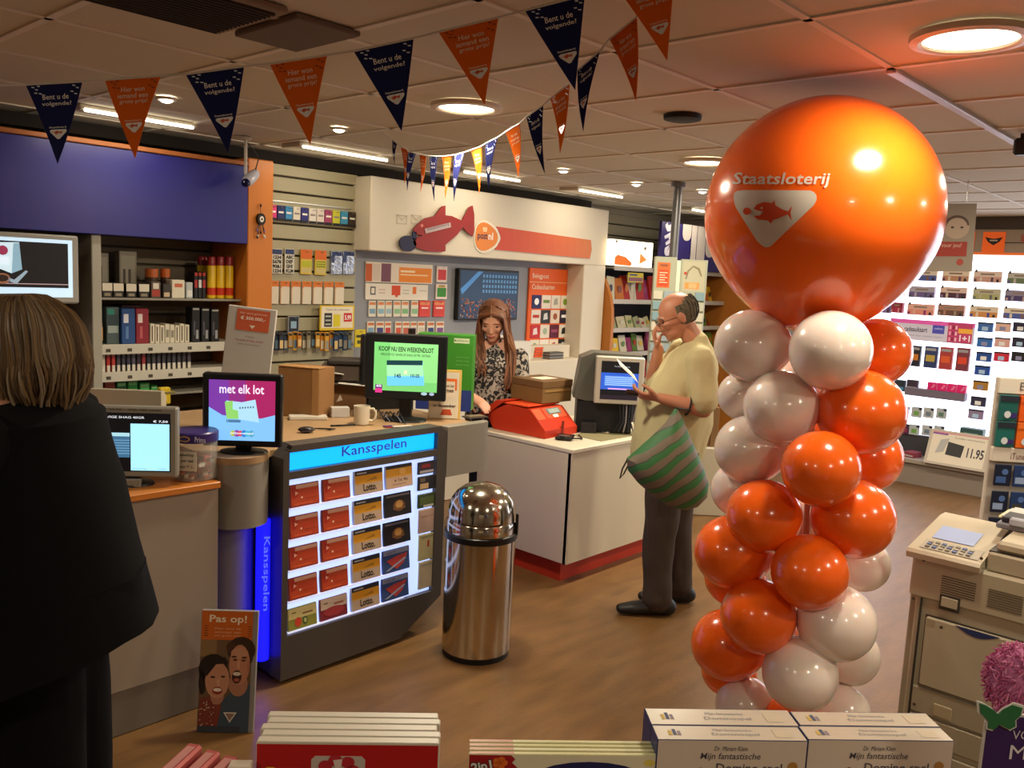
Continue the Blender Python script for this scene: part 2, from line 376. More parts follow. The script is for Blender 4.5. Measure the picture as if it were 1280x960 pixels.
part('bait_ball', bl, t, 'dark navy ball in front of the fish')
st = flatpts([(531, 286), (563, 278), (564, 284), (532, 292)], 4.615)
sm = MB(FY(4.615)).poly(st, 0, M('#b9a5a5'))
A = Vector((st[0][0], 0, st[0][1])); 
an = math.atan2(st[1][1]-st[0][1], st[1][0]-st[0][0]); L = math.hypot(st[1][1]-st[0][1], st[1][0]-st[0][0])
XT = Matrix.Translation((st[3][0], 0, st[3][1])) @ Matrix.Rotation(-an, 4, 'Y')
sm.text('staatsloterij', .02, .012, L-.02, .036, -.001, M('#4a3a58'), X=XT)
part('word_strip', sm, t, 'grey strip with small lettering')
ey = MB(FY(4.618)); p = on_y(527.5, 282, 4.618); ey.oval(p.x, p.z, .013, .012, 0, M('#d07a6a')); part('eye', ey, t)
# ---------------------------------------------------------------- niche contents
t = thing('wall_monitor', (4.85, 4.82, 1.33), 'black flat wall screen showing an orange crowd before a building', 'monitor')
x0, za, x1, zb = wr('y', 4.80, 573, 337, 648, 400)
part('bezel', MB().box(x0, 4.80, za, x1, 4.849, zb, BLK, b=.006), t)
s = MB(FY(4.799)); i = .018
s.rect(x0+i, za+i, x1-i, zb-i, 0, M('#24384e', em=.7)); W_, H_ = x1-x0, zb-za
s.poly([(x0+i, za+.6*H_), (x0+.30*W_, zb-i), (x0+.38*W_, zb-i), (x0+i+.02, za+.5*H_)], -.0006, M('#3f6f9c', em=.8))
for r_ in range(4):
    for k in range(12): s.rect(x0+W_*(.38+.05*k), za+H_*(.84-.1*r_), x0+W_*(.41+.05*k), za+H_*(.90-.1*r_), -.0007, M('#4a7396', em=.7))
random.seed(3)
for k in range(240):
    a = x0+i+.01+random.random()*(W_-2*i-.025); b = za+i+.006+random.random()*.36*H_
    s.oval(a, b, .008, .008, -.001, random.choice([M('#7a4030', em=.6), M('#9a5a35', em=.6), M('#4a3040', em=.6), M('#2a2a3c', em=.5), M('#8a6a58', em=.6)]), 6)
part('screen', s, t, 'lit picture of an orange crowd and a long grey building')
# orange gift card board
t = thing('gift_card_board', (5.6, 4.84, 1.05), 'orange board with a four by four grid of small gift card pictures', 'board')
x0, za, x1, zb = wr('y', 4.83, 660, 336, 715, 443)
part('board', MB().box(x0, 4.83, za, x1, 4.849, zb, ORG, b=.003), t)
tx = MB(FY(4.829)); W_, H_ = x1-x0, zb-za
tx.text('Belegpost', x0+.06*W_, za+.87*H_, x0+.42*W_, za+.94*H_, 0, M('#f6d8b8'), bold=.01)
tx.text('Cadeaukaarten', x0+.06*W_, za+.76*H_, x0+.56*W_, za+.82*H_, 0, M('#f6d8b8'), bold=.01)
tx.rect(x0, za+.838*H_, x1, za+.845*H_, 0, M('#f6c090')); part('lettering', tx, t)
CC = ['#23235c', '#e6dccf', '#e4ddd0', '#e6dccb', '#e8ded2', '#2b3034', '#e7dccf', '#28243c', '#c42c30', '#e4ddcf', '#5c1c38', '#e8e2d6', '#e0dccd', '#e6e2d8', '#eadfd0', '#1c2024']
GL = ['#ffffff', '#6a8a3a', '#a8a89a', '#7a9a2a', '#c03020', '#d8d8d8', '#a85a3a', '#ffffff', '#f0e0e0', '#a8b8a0', '#a04a6a', '#222222', '#8a9a80', '#223a66', '#c05040', '#e0e0e0']
rw = [0, .25, .5, .75]
for r_ in range(4):
    for c_ in range(4):
        k = r_*4+c_; a = x0+W_*(.07+.215*c_); b = za+H_*(.54-.172*r_)
        cm = MB(FY(4.828)).box(a, -.002, b, a+W_*.20, .002, b+H_*.155, M(CC[k]))
        cx, cz = a+W_*.10, b+H_*.08
        if k % 3 == 0: cm.oval(cx, cz, W_*.05, H_*.04, -.0026, M(GL[k]), 10)
        elif k % 3 == 1: cm.rect(cx-W_*.07, cz-H_*.015, cx+W_*.07, cz+H_*.02, -.0026, M(GL[k]))
        else: cm.poly([(cx-W_*.05, cz-H_*.04), (cx+W_*.05, cz-H_*.03), (cx+W_*.03, cz+H_*.045), (cx-W_*.04, cz+H_*.03)], -.0026, M(GL[k]))
        part('card_picture', cm, t)
# ---------------------------------------------------------------- helpers for goods
def pack(name, fr, w, h, d, base, prints, label, cat, group=None, z=0, x=0, y=0, b=.002):
    """box whose front is local -Y; prints: (u0, v0, u1, v1, material) in 0..1 of the front"""
    mb = MB(fr).box(x-w/2, y, z, x+w/2, y+d, z+h, base, b=b)
    for q in prints:
        u0, v0, u1, v1, m = q[:5]
        if len(q) > 5: mb.text(q[5], x-w/2+u0*w, z+v0*h, x-w/2+u1*w, z+v1*h, y-.0012, m, bold=.015)
        else: mb.rect(x-w/2+u0*w, z+v0*h, x-w/2+u1*w, z+v1*h, y-.0005-.0001*prints.index(q), m)
    return solo(name, mb, label, cat, group)
def hung(name, Y, px, base, prints, label, cat, group, d=.012, hook=True):
    """flat pack hanging on a peg from the wall plane Y; px = pixel rectangle"""
    x0, z0, x1, z1 = wr('y', Y, *px); w, h = x1-x0, z1-z0
    mb = MB(FY(Y)).box(x0, 0, z0, x1, d, z1, base, b=.002)
    for q in prints:
        u0, v0, u1, v1, m = q[:5]
        if len(q) > 5: mb.text(q[5], x0+u0*w, z0+v0*h, x0+u1*w, z0+v1*h, -.0012, m, bold=.015)
        else: mb.rect(x0+u0*w, z0+v0*h, x0+u1*w, z0+v1*h, -.0005-.0001*prints.index(q), m)
    if hook: mb.tube([((x0+x1)/2, -.03, z1-.012), ((x0+x1)/2, .08, z1-.008)], .0025, METAL, 6)
    return solo(name, mb, label, cat, group)
# niche signs
YN = 4.836
hung('info_sign', YN, (457, 329, 541, 354), M('#e6d9c6'), [(0, .05, .09, .9, M('#c85a1c')), (.22, .05, .36, .95, M('#7a4a5a')), (.10, .1, .2, .9, M('#dac8b8')), (.48, .06, .98, .80, M('#ee8a20')), (.5, .55, .72, .66, M('#f8dcb0')), (.5, .4, .92, .47, M('#f8d0a0'))], 'wide orange and white banner sign, upper one in the grey niche', 'sign', None, hook=False)
hung('info_sign', YN, (457, 355, 535, 375), M('#e9e0d0'), [(.07, .3, .15, .8, M('#4a4a4a')), (.085, .38, .135, .72, M('#e9e0d0')), (.40, .3, .54, .9, M('#d8481c')), (.46, .18, .50, .3, M('#d8481c')), (.74, .4, .80, .85, M('#e8762c')), (.2, .4, .3, .45, M('#c8a090')), (.2, .6, .3, .65, M('#c8a090')), (.58, .4, .68, .44, M('#a8a8a0')), (.58, .6, .68, .64, M('#a8a8a0')), (.85, .6, .97, .64, M('#a8a8a0'))], 'wide white sign with small icons, lower one in the grey niche', 'sign', None, hook=False)
REDP = M('#d23a3a'); PKT = M('#ddd6c6')
hung('stamp_pack', YN, (546, 333, 559, 353), M('#ead8ce'), [(.12, .15, .9, .8, REDP)], 'red and white card packet right of the orange banner sign', 'packet', None)
hung('stamp_pack', YN, (545, 355, 559, 374), M('#ead8ce'), [(.1, .15, .9, .75, M('#3a8a30')), (.2, .78, .8, .92, M('#c8a040'))], 'green and white card packet below the red and white one', 'packet', None)
cols = ['#7aa0b8', '#8ab0c0', '#9ab8c4', '#8ab88a', '#7ab07a', '#8ab890', '#d04038', '#d04038']
for k, (a, b) in enumerate(((461, 470), (472, 481), (482, 490), (492, 501), (502, 511), (514, 523), (524, 538), (542, 556))):
    big = k > 5
    hung('stamp_pack', YN, (a, 376, b, 396), M('#d8443c') if big else PKT, [(.08, .74, .92, .92, M('#e08a5a')), (.1, .2, .9, .5, M(cols[k]))]+([(.2, .5, .8, .6, M('#f0d8d0'))] if big else []), '%s packet in the upper row of the grey niche, %s from the left' % ('red' if big else ['pale blue', 'pale blue', 'pale blue', 'pale green', 'pale green', 'pale green'][k], ORD[k]), 'packet', 'packets hanging in the grey niche')
cols = ['#7aa0c0', '#3a3a7a', '#c03a3a', '#c8523a', '#b8604a', '#9a7a8a', '#c8c0b0', '#34407a', '#7a4a8a']
nm = ['pale blue', 'navy', 'red', 'red orange', 'brown', 'lilac', 'cream', 'dark blue', 'purple']
for k, (a, b) in enumerate(((459, 468), (470, 480), (481, 489), (494, 502), (503, 512), (513, 521), (522, 531), (534, 543), (545, 555))):
    hung('stamp_pack', YN, (a, 402, b, 422), PKT, [(.08, .76, .92, .93, M('#d87a4a')), (.12, .2, .88, .62, M(cols[k]))], '%s packet in the lower row of the grey niche, %s from the left' % (nm[k], ORD[k]), 'packet', 'packets hanging in the grey niche')
# ledge goods right of the clerk
t = thing('leaflet_box', (5.4, 4.75, 1.02), 'white counter display with orange red leaflets behind the brown box', 'display')
part('tray', MB().box(5.35, 4.72, 1.02, 5.88, 4.84, 1.13, CRM, b=.004), t)
for k in range(4): part('leaflet', MB().box(5.40+k*.004, 4.71, 1.035+k*.022, 5.50+k*.004, 4.718, 1.053+k*.022, M('#e2541e')), t)
st = MB()
for k in range(5): st.box(5.52, 4.64, 1.02+k*.012, 5.70, 4.76, 1.03+k*.012, M(['#6a6460', '#8a8680', '#4a4a4e', '#96908a', '#5c5850'][k]))
solo('magazine_stack', st, 'stack of dark leaflets on the ledge right of the clerk', 'magazines')
pack('photo_card', FR(4.98, 4.74, 1.02, -20), .17, .21, .01, M('#e8e0d4'), [(.1, .15, .9, .9, M('#5a3a2c')), (.2, .3, .5, .7, M('#c89a78')), (.5, .35, .8, .8, M('#b08060')), (.15, .7, .5, .88, M('#2c2018'))], 'small picture card with faces standing behind the clerk', 'card')
pack('white_box', FR(5.16, 4.66, 1.02, -15), .22, .16, .10, M('#e6e2dc'), [(.3, .3, .5, .6, M('#d8b0b0'))], 'white box on the ledge between clerk and orange board', 'box')
pack('yellow_envelope', FR(5.05, 4.62, 1.02, -25), .17, .10, .03, M('#c8a860'), [(.1, .1, .9, .9, M('#d0b478'))], 'yellow padded envelope leaning on the white box', 'envelope')
# ---------------------------------------------------------------- slatted wall goods
YS = 4.80
cc = [('pink', '#d83a80'), ('navy', '#23306a'), ('light blue', '#3a8ac0'), ('white', '#ddd6c8'), ('dark blue', '#2a2a78'), ('white', '#ddd6cc'), ('white and red', '#ddd0c6'), ('mauve', '#a04068'), ('lime yellow', '#c8c83a'), ('sky blue', '#3a90b8'), ('dark brown', '#3a2a20')]
for k, (n, c) in enumerate(cc):
    a = 337+k*9.9; d = .9*k
    hung('phone_card', YS, (a, 256+d, a+9, 275+d), M(c), [(.0, 0, 1, .16, M('#1a1a22')), (.15, .5, .85, .62, M('#f0ece0' if n not in ('white', 'white and red', 'lime yellow') else '#8a8078'))], '%s prepaid card in the top card row, %s from the orange column' % (n, ORD[k]), 'card', 'cards in the top row of the slatted wall')
rail = MB(FY(YS)); x0, z0, x1, z1 = wr('y', YS, 337, 255, 445, 257)
rail.box(x0, .012, z0+.003, x1-.03, .022, z0+.01, METAL); solo('display_rail', rail, 'thin metal rail holding the top row of cards', 'rail')
for k, (a, b, tx) in enumerate(((339, 353, '1234\n5678\n90&1\n1234'), (356, 368, 'ABC\nDEF\nGHI\nKLM'))):
    x0, z0, x1, z1 = wr('y', YS, a, 311, b, 342); w_, h_ = x1-x0, z1-z0
    mb = MB(FY(YS)).box(x0, 0, z0, x1, .008, z1, M('#d8d4c4'), b=.002); mb.rect(x0+.003, z1-.22*h_, x1-.003, z1-.003, -.0005, M('#2a3a6a'))
    mb.text(tx, x0+.1*w_, z0+.04*h_, x1-.1*w_, z1-.26*h_, -.001, M('#1c1c1c'), bold=.05)
    solo('sticker_sheet', mb, ['sheet of black number stickers on the slatted wall', 'sheet of black letter stickers on the slatted wall'][k], 'stickers')
for k, (a, b) in enumerate(((376, 390), (394, 408))):
    hung('label_pack', YS, (a, 312+k, b, 343+k), M('#d8b84a'), [(0, .62, 1, 1, M('#d86a20')), (.05, .3, .95, .55, M('#b8b82a')), (.05, .08, .95, .26, M('#c8b878'))]+([(.1, .33+.1*q, .9, .36+.1*q, M('#6a6a2a')) for q in range(3)] if k else []), ['plain yellow and orange label pack on the slatted wall', 'striped yellow and orange label pack beside the plain one'][k], 'packet', None)
SLV = M('#a8aebc', .25, .7, bump=.6, bs=30)
for k, (a, b) in enumerate(((414, 428), (429, 443))):
    hung('foil_bag', YS, (a, 314, b, 343), SLV, [(.05, .8, .95, .98, M('#2c3c6a')), (.0, .5, .3, .8, M('#39466e'))], ['left of two silver foil bags with blue tops on the slatted wall', 'right of two silver foil bags with blue tops on the slatted wall'][k], 'bag', None, d=.03)
for k in range(7):
    a = 337+k*13.6
    hung('envelope_pack', YS, (a, 351+k*.25, a+11.5, 380+k*.1), M('#ddd3bf'), [(0, .76, 1, 1, M('#d8762a')), (.06, .7, .14, .76, M('#d8762a')), (0, .0, .06, .76, M('#c98a4a'))], 'white envelope pack with orange header, %s from the orange column' % ORD[k], 'packet', 'white envelope packs on the slatted wall', d=.015)
x0, z0, x1, z1 = wr('y', 4.76, 400, 382, 443, 413); w_, h_ = x1-x0, z1-z0
mb = MB(FY(4.76)).box(x0, 0, z0, x1, .01, z1, M('#e0be28'), b=.002).rect(x0+.04*w_, z0+.1*h_, x1-.05*w_, z1-.05*h_, -.0005, M('#eadfc8'))
mb.rect(x0+.12*w_, z0+.15*h_, x0+.34*w_, z0+.7*h_, -.001, M('#2a2a2a')).rect(x0+.38*w_, z0+.15*h_, x0+.58*w_, z0+.65*h_, -.001, M('#d8c820')).rect(x0+.68*w_, z0+.35*h_, x0+.92*w_, z0+.7*h_, -.001, M('#c82420'))
mb.text('5.99', x0+.71*w_, z0+.42*h_, x0+.89*w_, z0+.62*h_, -.0015, M('#ffffff'), bold=.02).text('Tijdens de actieweken', x0+.15*w_, z0+.78*h_, x0+.85*w_, z0+.88*h_, -.001, M('#5a5a4a'))
for q in range(3): mb.rect(x0+.15*w_, z0+(.22+.16*q)*h_, x0+.31*w_, z0+(.28+.16*q)*h_, -.0014, M('#b8b8a8'))
solo('offer_sign', mb, 'yellow framed offer sign with a red price block on the slatted wall', 'sign')
hung('phone_pack', 4.77, (360, 395, 374, 417), M('#8a8c90'), [(.08, .12, .92, .95, M('#1c2430')), (.25, .3, .75, .7, M('#8fb0c8'))], 'grey phone pack leaning above the hanging row of small tools', 'packet', None)
pal = ['#2a3448', '#34405a', '#2c3446', '#3a4a60', '#c88a20', '#d09a28', '#c87818', '#6a6a58', '#8a7a5a', '#3c3a34', '#d0982a', '#c88018', '#d8a030', '#c07a20', '#28406a', '#30507a', '#284668', '#6a6448']
pn_ = ['dark', 'slate', 'dark', 'slate', 'amber', 'amber', 'orange', 'olive', 'tan', 'black', 'amber', 'orange', 'amber', 'orange', 'blue', 'blue', 'blue', 'olive']
for k in range(18):
    a = 338+k*5.7
    hung('small_tool_pack', 4.74+.02*(k % 2), (a, 414+random.random()*2, a+5, 434+random.random()*5), M(pal[k]), [(.1, .1, .9, .55, M(['#9a9484', '#6a8aa0', '#e0c080', '#d8d0b8'][k % 4])), (.1, .8, .9, .95, M('#1c1c1c'))], '%s small carded item in the bottom hanging row, %s from the orange column' % (pn_[k], ORD[k]), 'packet', 'small carded goods hanging low on the slatted wall')
hung('yellow_card_pack', 4.636, (444, 412, 457, 434), M('#d8c41e'), [(.1, .55, .9, .7, M('#3a3a1a')), (.2, .2, .7, .4, M('#4a4a1a'))], 'bright yellow carded pack at the left edge of the logo unit', 'packet', None)
# dream catcher / small clock ornament on the orange column
t = thing('hanging_ornament', (2.80, 4.63, 1.86), 'small black and white dangling ornament on the orange column', 'ornament')
p = on_y(326, 274, 4.635); mb = MB(FY(4.635))
mb.prism([(p.x+.026*math.cos(q*.3927), p.z+.035*math.sin(q*.3927)) for q in range(16)], -.012, .012, M('#1c1612')); mb.oval(p.x, p.z, .014, .018, -.0125, M('#e8e0d4')); mb.oval(p.x, p.z, .006, .007, -.013, M('#2a2420'))
part('disc', mb, t); mb = MB(FY(4.635))
for k in range(7):
    a = p.x+random.uniform(-.03, .03); b = p.z-.04-random.random()*.06
    mb.tube([(p.x+(a-p.x)*.5, 0, p.z-.03), (a, 0, b)], .0015, BLK, 5); mb.ell((a, 0, b-.008), (.006, .006, .009), M(['#d8d0c4', '#2a1f18', '#8a6a9a'][k % 3]), 8, 6)
mb.tube([(p.x, 0, p.z+.035), (p.x, .01, p.z+.09)], .0015, BLK, 5); mb.ell((p.x, 0, p.z+.08), (.006, .006, .01), M('#3a2a20'), 8, 6)
part('pendants', mb, t)
# security camera
t = thing('security_camera', (2.6, 4.5, CZ-.3), 'white and blue ceiling security camera in front of the orange column', 'camera')
a = on_y(303, 205, 4.5); b = on_y(318, 215, 4.5); cz = a.z-.05
part('stem', MB().tube([(a.x+.02, 4.5, CZ), (a.x+.02, 4.5, cz)], .009, M('#d8d0c4'), 10), t)
part('mount', MB().cyl((a.x+.02, 4.5, CZ-.015), .03, .015, M('#d8d0c4')), t)
p = on_y(314, 222, 4.5); dr = Vector((-.7, -.5, -.45)).normalized()
v, f = loft([Vector((p.x, 4.5, p.z))-dr*.055, Vector((p.x, 4.5, p.z)), Vector((p.x, 4.5, p.z))+dr*.055], [.028, .032, .032], 14)
part('housing', MB().add(v, f, M('#c8c8d8', .3)), t)
v, f = loft([Vector((p.x, 4.5, p.z))+dr*.05, Vector((p.x, 4.5, p.z))+dr*.082], [.026, .024], 14)
part('lens', MB().add(v, f, M('#141440', .15)), t)
part('cable', MB().tube([(p.x+.03, 4.52, p.z+.02), (p.x+.06, 4.52, p.z+.12), (p.x+.01, 4.52, p.z+.17), (a.x+.02, 4.5, CZ-.02)], .004, M('#2a2622'), 6), t)
# ---------------------------------------------------------------- tobacco shelves under the fascia
SHM = M('#c9c4b6', .5); YB = 5.05
t = thing('shelf_bay', (2.25, 5.0, 0), 'right bay of shelves under the blue fascia with a pale upright', 'shelf')
part('upright', MB().box(1.82, 4.68, .0, 1.87, 5.05, 1.82, M('#a8a496', .5), b=.004), t)
SZ = []
for px, lip in ((373, .012), (430, .05), (463, .05), (492, .012)):
    z = on_y(200, px, 4.72).z; SZ.append(z)
    part('shelf', MB().box(1.87, 4.72, z-.012, 2.70, 5.05, z, M('#8f8a7e' if lip < .02 else '#c8c2b2', .5), b=.002), t)
    if lip > .02: part('price_rail', MB().box(1.87, 4.712, z-lip, 2.695, 4.722, z+.004, SHM, b=.002), t)
tk = MB(FY(4.711))
for z in SZ[1:3]:
    for k in range(7): tk.rect(1.9+.115*k, z-.036, 1.925+.115*k, z-.018, 0, M('#4a4438'))
part('price_ticket', tk, t, kind='stuff')
def shelfpack(name, px0, px1, pyt, z, base, prints, label, cat, group, Y=4.76, d=.08, cyl=False):
    py = (pyt+385)/2
    x0 = on_y(px0, pyt+10, Y).x; x1 = on_y(px1, pyt+10, Y).x; zt = on_y((px0+px1)/2, pyt, Y).z
    return pack(name, FY(Y), x1-x0, zt-z, d, base, prints, label, cat, group, z=z+.0005, x=(x0+x1)/2, b=.003)
z = SZ[0]
DKP = M('#2c2824')
for k, a in enumerate((114, 128, 142, 158, 174)):
    shelfpack('tobacco_pouch', a, a+12.5, 353+k*.5, z, DKP, [(0, .45, 1, .98, M('#d9d0bc')), (.2, .1, .8, .3, M('#8a8068'))], 'white-topped tobacco pouch at the front of the top shelf, %s from the left' % ORD[k], 'tobacco', 'tobacco pouches on the top shelf', Y=4.75)
shelfpack('boxed_goods', 114, 136, 316, z, M('#7f786c'), [(.1, .15, .9, .9, M('#96907f')), (.2, .2, .35, .6, M('#4a4238')), (.45, .2, .6, .7, M('#4a4238'))], 'tall grey display carton at the left back of the top shelf', 'box', None, Y=4.93, d=.06)
shelfpack('boxed_goods', 149, 171, 314, z, M('#857e70'), [(.1, .1, .9, .9, M('#9a9482')), (.2, .2, .35, .6, M('#4a4238')), (.5, .2, .65, .6, M('#4a4238'))], 'tall grey display carton with bottle pictures, second on the top shelf', 'box', None, Y=4.93, d=.06)
for k, (a, b) in enumerate(((184, 199), (203, 214))):
    x0 = on_y(a, 350, 4.86).x; x1 = on_y(b, 350, 4.86).x; zt = on_y(a, 336, 4.86).z
    solo('tobacco_tin', MB().cyl(((x0+x1)/2, 4.88, z+.001), (x1-x0)/2, (zt-z)*.7, M('#4a3428', .4), 20).cyl(((x0+x1)/2, 4.88, z+.001+(zt-z)*.7), (x1-x0)/2*1.03, (zt-z)*.3, M('#c8652a', .4), 20), ['wide brown tin with orange lid on the top shelf', 'narrow brown tin with orange lid on the top shelf'][k], 'tin')
shelfpack('small_box', 189, 201, 352, z, M('#5a4a40'), [(.1, .1, .9, .5, M('#a83a2c')), (.2, .55, .8, .9, M('#d8d0c0'))], 'small red and white pack in front of the wide tin', 'box', None, Y=4.75)
shelfpack('small_box', 204, 213, 355, z, M('#3a3430'), [(.1, .1, .9, .4, M('#c8b090'))], 'small dark pack in front of the narrow tin', 'box', None, Y=4.75)
shelfpack('small_box', 215, 231, 350, z, M('#ded6c0'), [(.2, .6, .8, .8, M('#c86a4a'))], 'cream square carton in the middle of the top shelf', 'box', None, Y=4.76)
shelfpack('small_box', 233, 241, 353, z, M('#b8c0c0'), [(.1, .1, .9, .5, M('#e0e0dc'))], 'pale grey narrow carton right of the cream one', 'box', None, Y=4.76)
for k in range(3): shelfpack('small_box', 243+k*5, 247.4+k*5, 340, z, M('#1c1c22'), [(.1, .4, .9, .7, M(['#b02a2a', '#d8d8d8', '#b02a2a'][k])), (.1, .85, .9, .97, M('#c03020'))], 'thin black and red pack beside the yellow cans, %s from the left' % ORD[k], 'box', None, Y=4.78)
def can(cx, Y, zt, k):
    x = on_y(cx, 360, Y).x; h = zt-z; r_ = .026
    t = thing('lighter_gas_can', (x, Y, z+.001), 'yellow and red gas can with dark cap, %s from the left' % ORD[k], 'can', 'lighter gas cans on the top shelf')
    part('can_body', MB().lathe([(r_*.9, 0), (r_, .004), (r_, h*.76), (r_*.85, h*.80)], (x, Y, z+.001), M('#e0b818', .35), 20), t)
    part('red_band', MB().lathe([(r_*1.01, .02), (r_*1.01, h*.26)], (x, Y, z+.001), M('#c8381c', .35), 20), t)
    part('cap', MB().lathe([(r_*.9, h*.78), (r_*.9, h*.98), (r_*.8, h)], (x, Y, z+.001), M('#8a1c24', .35), 20), t)
for k, cx in enumerate((252, 257, 264, 275, 286)): can(cx, 4.90 if k < 2 else 4.79, on_y(cx, 321, 4.8).z, k)
z = SZ[1]
for k in range(4): shelfpack('lighter', 115+k*3.6, 118+k*3.6, 403, z, M('#1c1814'), [(.1, .2, .9, .8, M(['#c8a050', '#a83a2c', '#d8d0c0', '#b89048'][k]))], 'slim dark lighter pack at the left of the second shelf, %s in line' % ORD[k], 'lighter', None)
shelfpack('cigarette_carton', 133, 149, 384, z, M('#4a5a5c'), [(.1, .8, .6, .95, M('#2a8a7a')), (.1, .3, .9, .5, M('#9aa8a4')), (.1, .5, .9, .8, M('#34464c'))], 'grey carton with a green corner on the second shelf', 'box', None, Y=4.78)
shelfpack('vacuum_flask_box', 152, 169, 386, z, M('#234a86'), [(.15, .6, .5, .85, M('#d8dce4')), (.3, .15, .5, .5, M('#5a80b8'))], 'blue box with white label on the second shelf', 'box', None, Y=4.76)
shelfpack('vacuum_flask_box', 170, 186, 386, z, M('#8a2030'), [(.15, .6, .5, .85, M('#e0d4d0')), (.3, .15, .5, .5, M('#b85a60'))], 'dark red box with white label beside the blue box', 'box', None, Y=4.76)
bx = MB(); a = on_y(149, 380, 4.9); b = on_y(176, 388, 4.9); bx.box(a.x, 4.87, SZ[1]+.175, b.x, 4.99, SZ[1]+.21, M('#3a1c20'), b=.004); bx.box(a.x+.01, 4.89, SZ[1]+.001, b.x-.01, 4.98, SZ[1]+.175, M('#2c2420'), b=.004)
solo('dark_case', bx, 'dark red case behind the blue and red boxes', 'case')
for k in range(8):
    shelfpack('paper_pack', 188+k*6.2, 193.4+k*6.2, 405+(k % 3), z, M('#d8d0bc'), [(.3, .1, .55, .9, M('#4a4234'))] if k != 3 and k != 4 else [(.2, .3, .8, .7, M('#8a8474'))], 'cream rolling paper pack standing on the second shelf, %s from the left' % ORD[k], 'packet', 'rolling paper packs on the second shelf')
for k in range(3):
    shelfpack('spray_box', 240+k*12, 250+k*12, 384+k, z, M('#18181c'), [(.1, .92, .9, .97, M('#a8a8a0')), (.2, .2, .4, .6, M('#4a4a58')), (.5, .1, .8, .35, M('#9a9aa0'))], 'black tall carton on the second shelf behind the framed sign, %s from the left' % ORD[k], 'box', 'black cartons on the second shelf')
z = SZ[2]; lc = ['#a82c28', '#3a2420', '#c8c0b0', '#b8302a', '#b83a38', '#4a4450', '#3c3a4a', '#38384a', '#5a5468', '#3a2c3c', '#98303a', '#2c2c3a', '#44404c', '#3a3644', '#3c3c48', '#34343e', '#44424e', '#3c3a46', '#363440', '#484452']
for k in range(20):
    shelfpack('lighter', 114.5+k*6.3, 119+k*6.3, 443-k*.25, z, M(lc[k]), [(.1, .0, .9, .35, M('#d8d2c4')), (.1, .88, .9, 1, M('#a8a49c'))], '%s lighter with pale base in the lighter row, %s from the left' % ('red' if k in (0, 3, 4, 10) else 'cream' if k == 2 else 'dark', ORD[k]), 'lighter', 'lighters on the third shelf', d=.012)
z = SZ[3]
for k, (a, b, y0, c, n) in enumerate(((114, 127, 483, '#3a8a4a', 'green'), (131, 144, 471, '#8a3a30', 'red brown'), (146, 158, 476, '#2c6a3c', 'dark green'), (160, 172, 474, '#3a9a4a', 'bright green'), (175, 187, 479, '#4aa858', 'light green'), (189, 197, 482, '#3f9a4a', 'grass green'))):
    shelfpack('paper_box', a, b, y0, z, M(c), [(.1, .6, .9, .85, M('#8ac88a' if 'green' in n else '#c86a50'))], '%s box on the lowest shelf above the till screen' % n, 'box', None, Y=4.8)
shelfpack('black_carton', 170, 204, 467, z, M('#1c1a1a'), [(.2, .6, .8, .75, M('#4a3a3a'))], 'wide black carton at the back of the lowest shelf', 'box', None, Y=4.92)
p = on_y(205, 500, 4.6)
t = thing('yellow_figure', (p.x, 4.6, .9), 'small yellow plastic holder with a brown clip behind the till', 'holder')
part('holder_body', MB().box(p.x-.03, 4.58, on_y(205, 505, 4.6).z, p.x+.03, 4.62, on_y(205, 484, 4.6).z, M('#d8b828'), b=.005), t)
part('clip', MB().box(p.x-.045, 4.575, on_y(205, 492, 4.6).z, p.x+.055, 4.63, on_y(205, 489, 4.6).z, M('#8a7a40'), b=.003), t)
part('stalk', MB().box(p.x-.01, 4.59, .0, p.x+.01, 4.61, on_y(205, 504, 4.6).z, M('#d8b828'), b=.003), t)
# left bay: cigarette packs
t = thing('shelf_bay', (1.2, 5.0, 0), 'left tobacco bay with dark dispensers below the screen', 'shelf')
rows = [(421, '#23306c', 'blue'), (462, '#8a2226', 'red'), (492, '#c83a80', 'pink')]
part('back_board', MB().box(-.6, 4.98, .6, 1.815, 5.04, 1.82, M('#4a443c', .6)), t)
ZR = []
for py in (418, 444, 462, 479, 505):
    z = on_y(90, py, 4.82).z; ZR.append(z); part('shelf', MB().box(-.6, 4.82, z-.01, 1.815, 4.98, z, M('#6e685e', .5), b=.002), t)
rr = [('navy', '#22306e', '#d8d4c8'), ('dark red', '#8a1c28', '#d8ccc0'), ('red', '#a02028', '#dccfc4'), ('pink', '#d03a88', '#e0c8d0'), ('pale blue', '#6a98a8', '#d8dcd8')]
for r_, (z, (n, c, c2)) in enumerate(zip(ZR, rr)):
    hh = .085
    for k in range(7 if r_ < 4 else 6):
        x1 = 1.80-k*.083
        if x1 < 1.2: break
        pack('cigarette_pack', FY(4.83), .072, hh, .03, M(c), [(0, .0, 1, .34, M(c2)), (.15, .6, .85, .75, M('#c8ccd8'))], '%s cigarette pack in tobacco row %s from the top, %s from the pale upright' % (n, ORD[r_], ORD[k]), 'cigarettes', 'cigarette packs in the left tobacco bay', z=z+.0005, x=x1-.036)
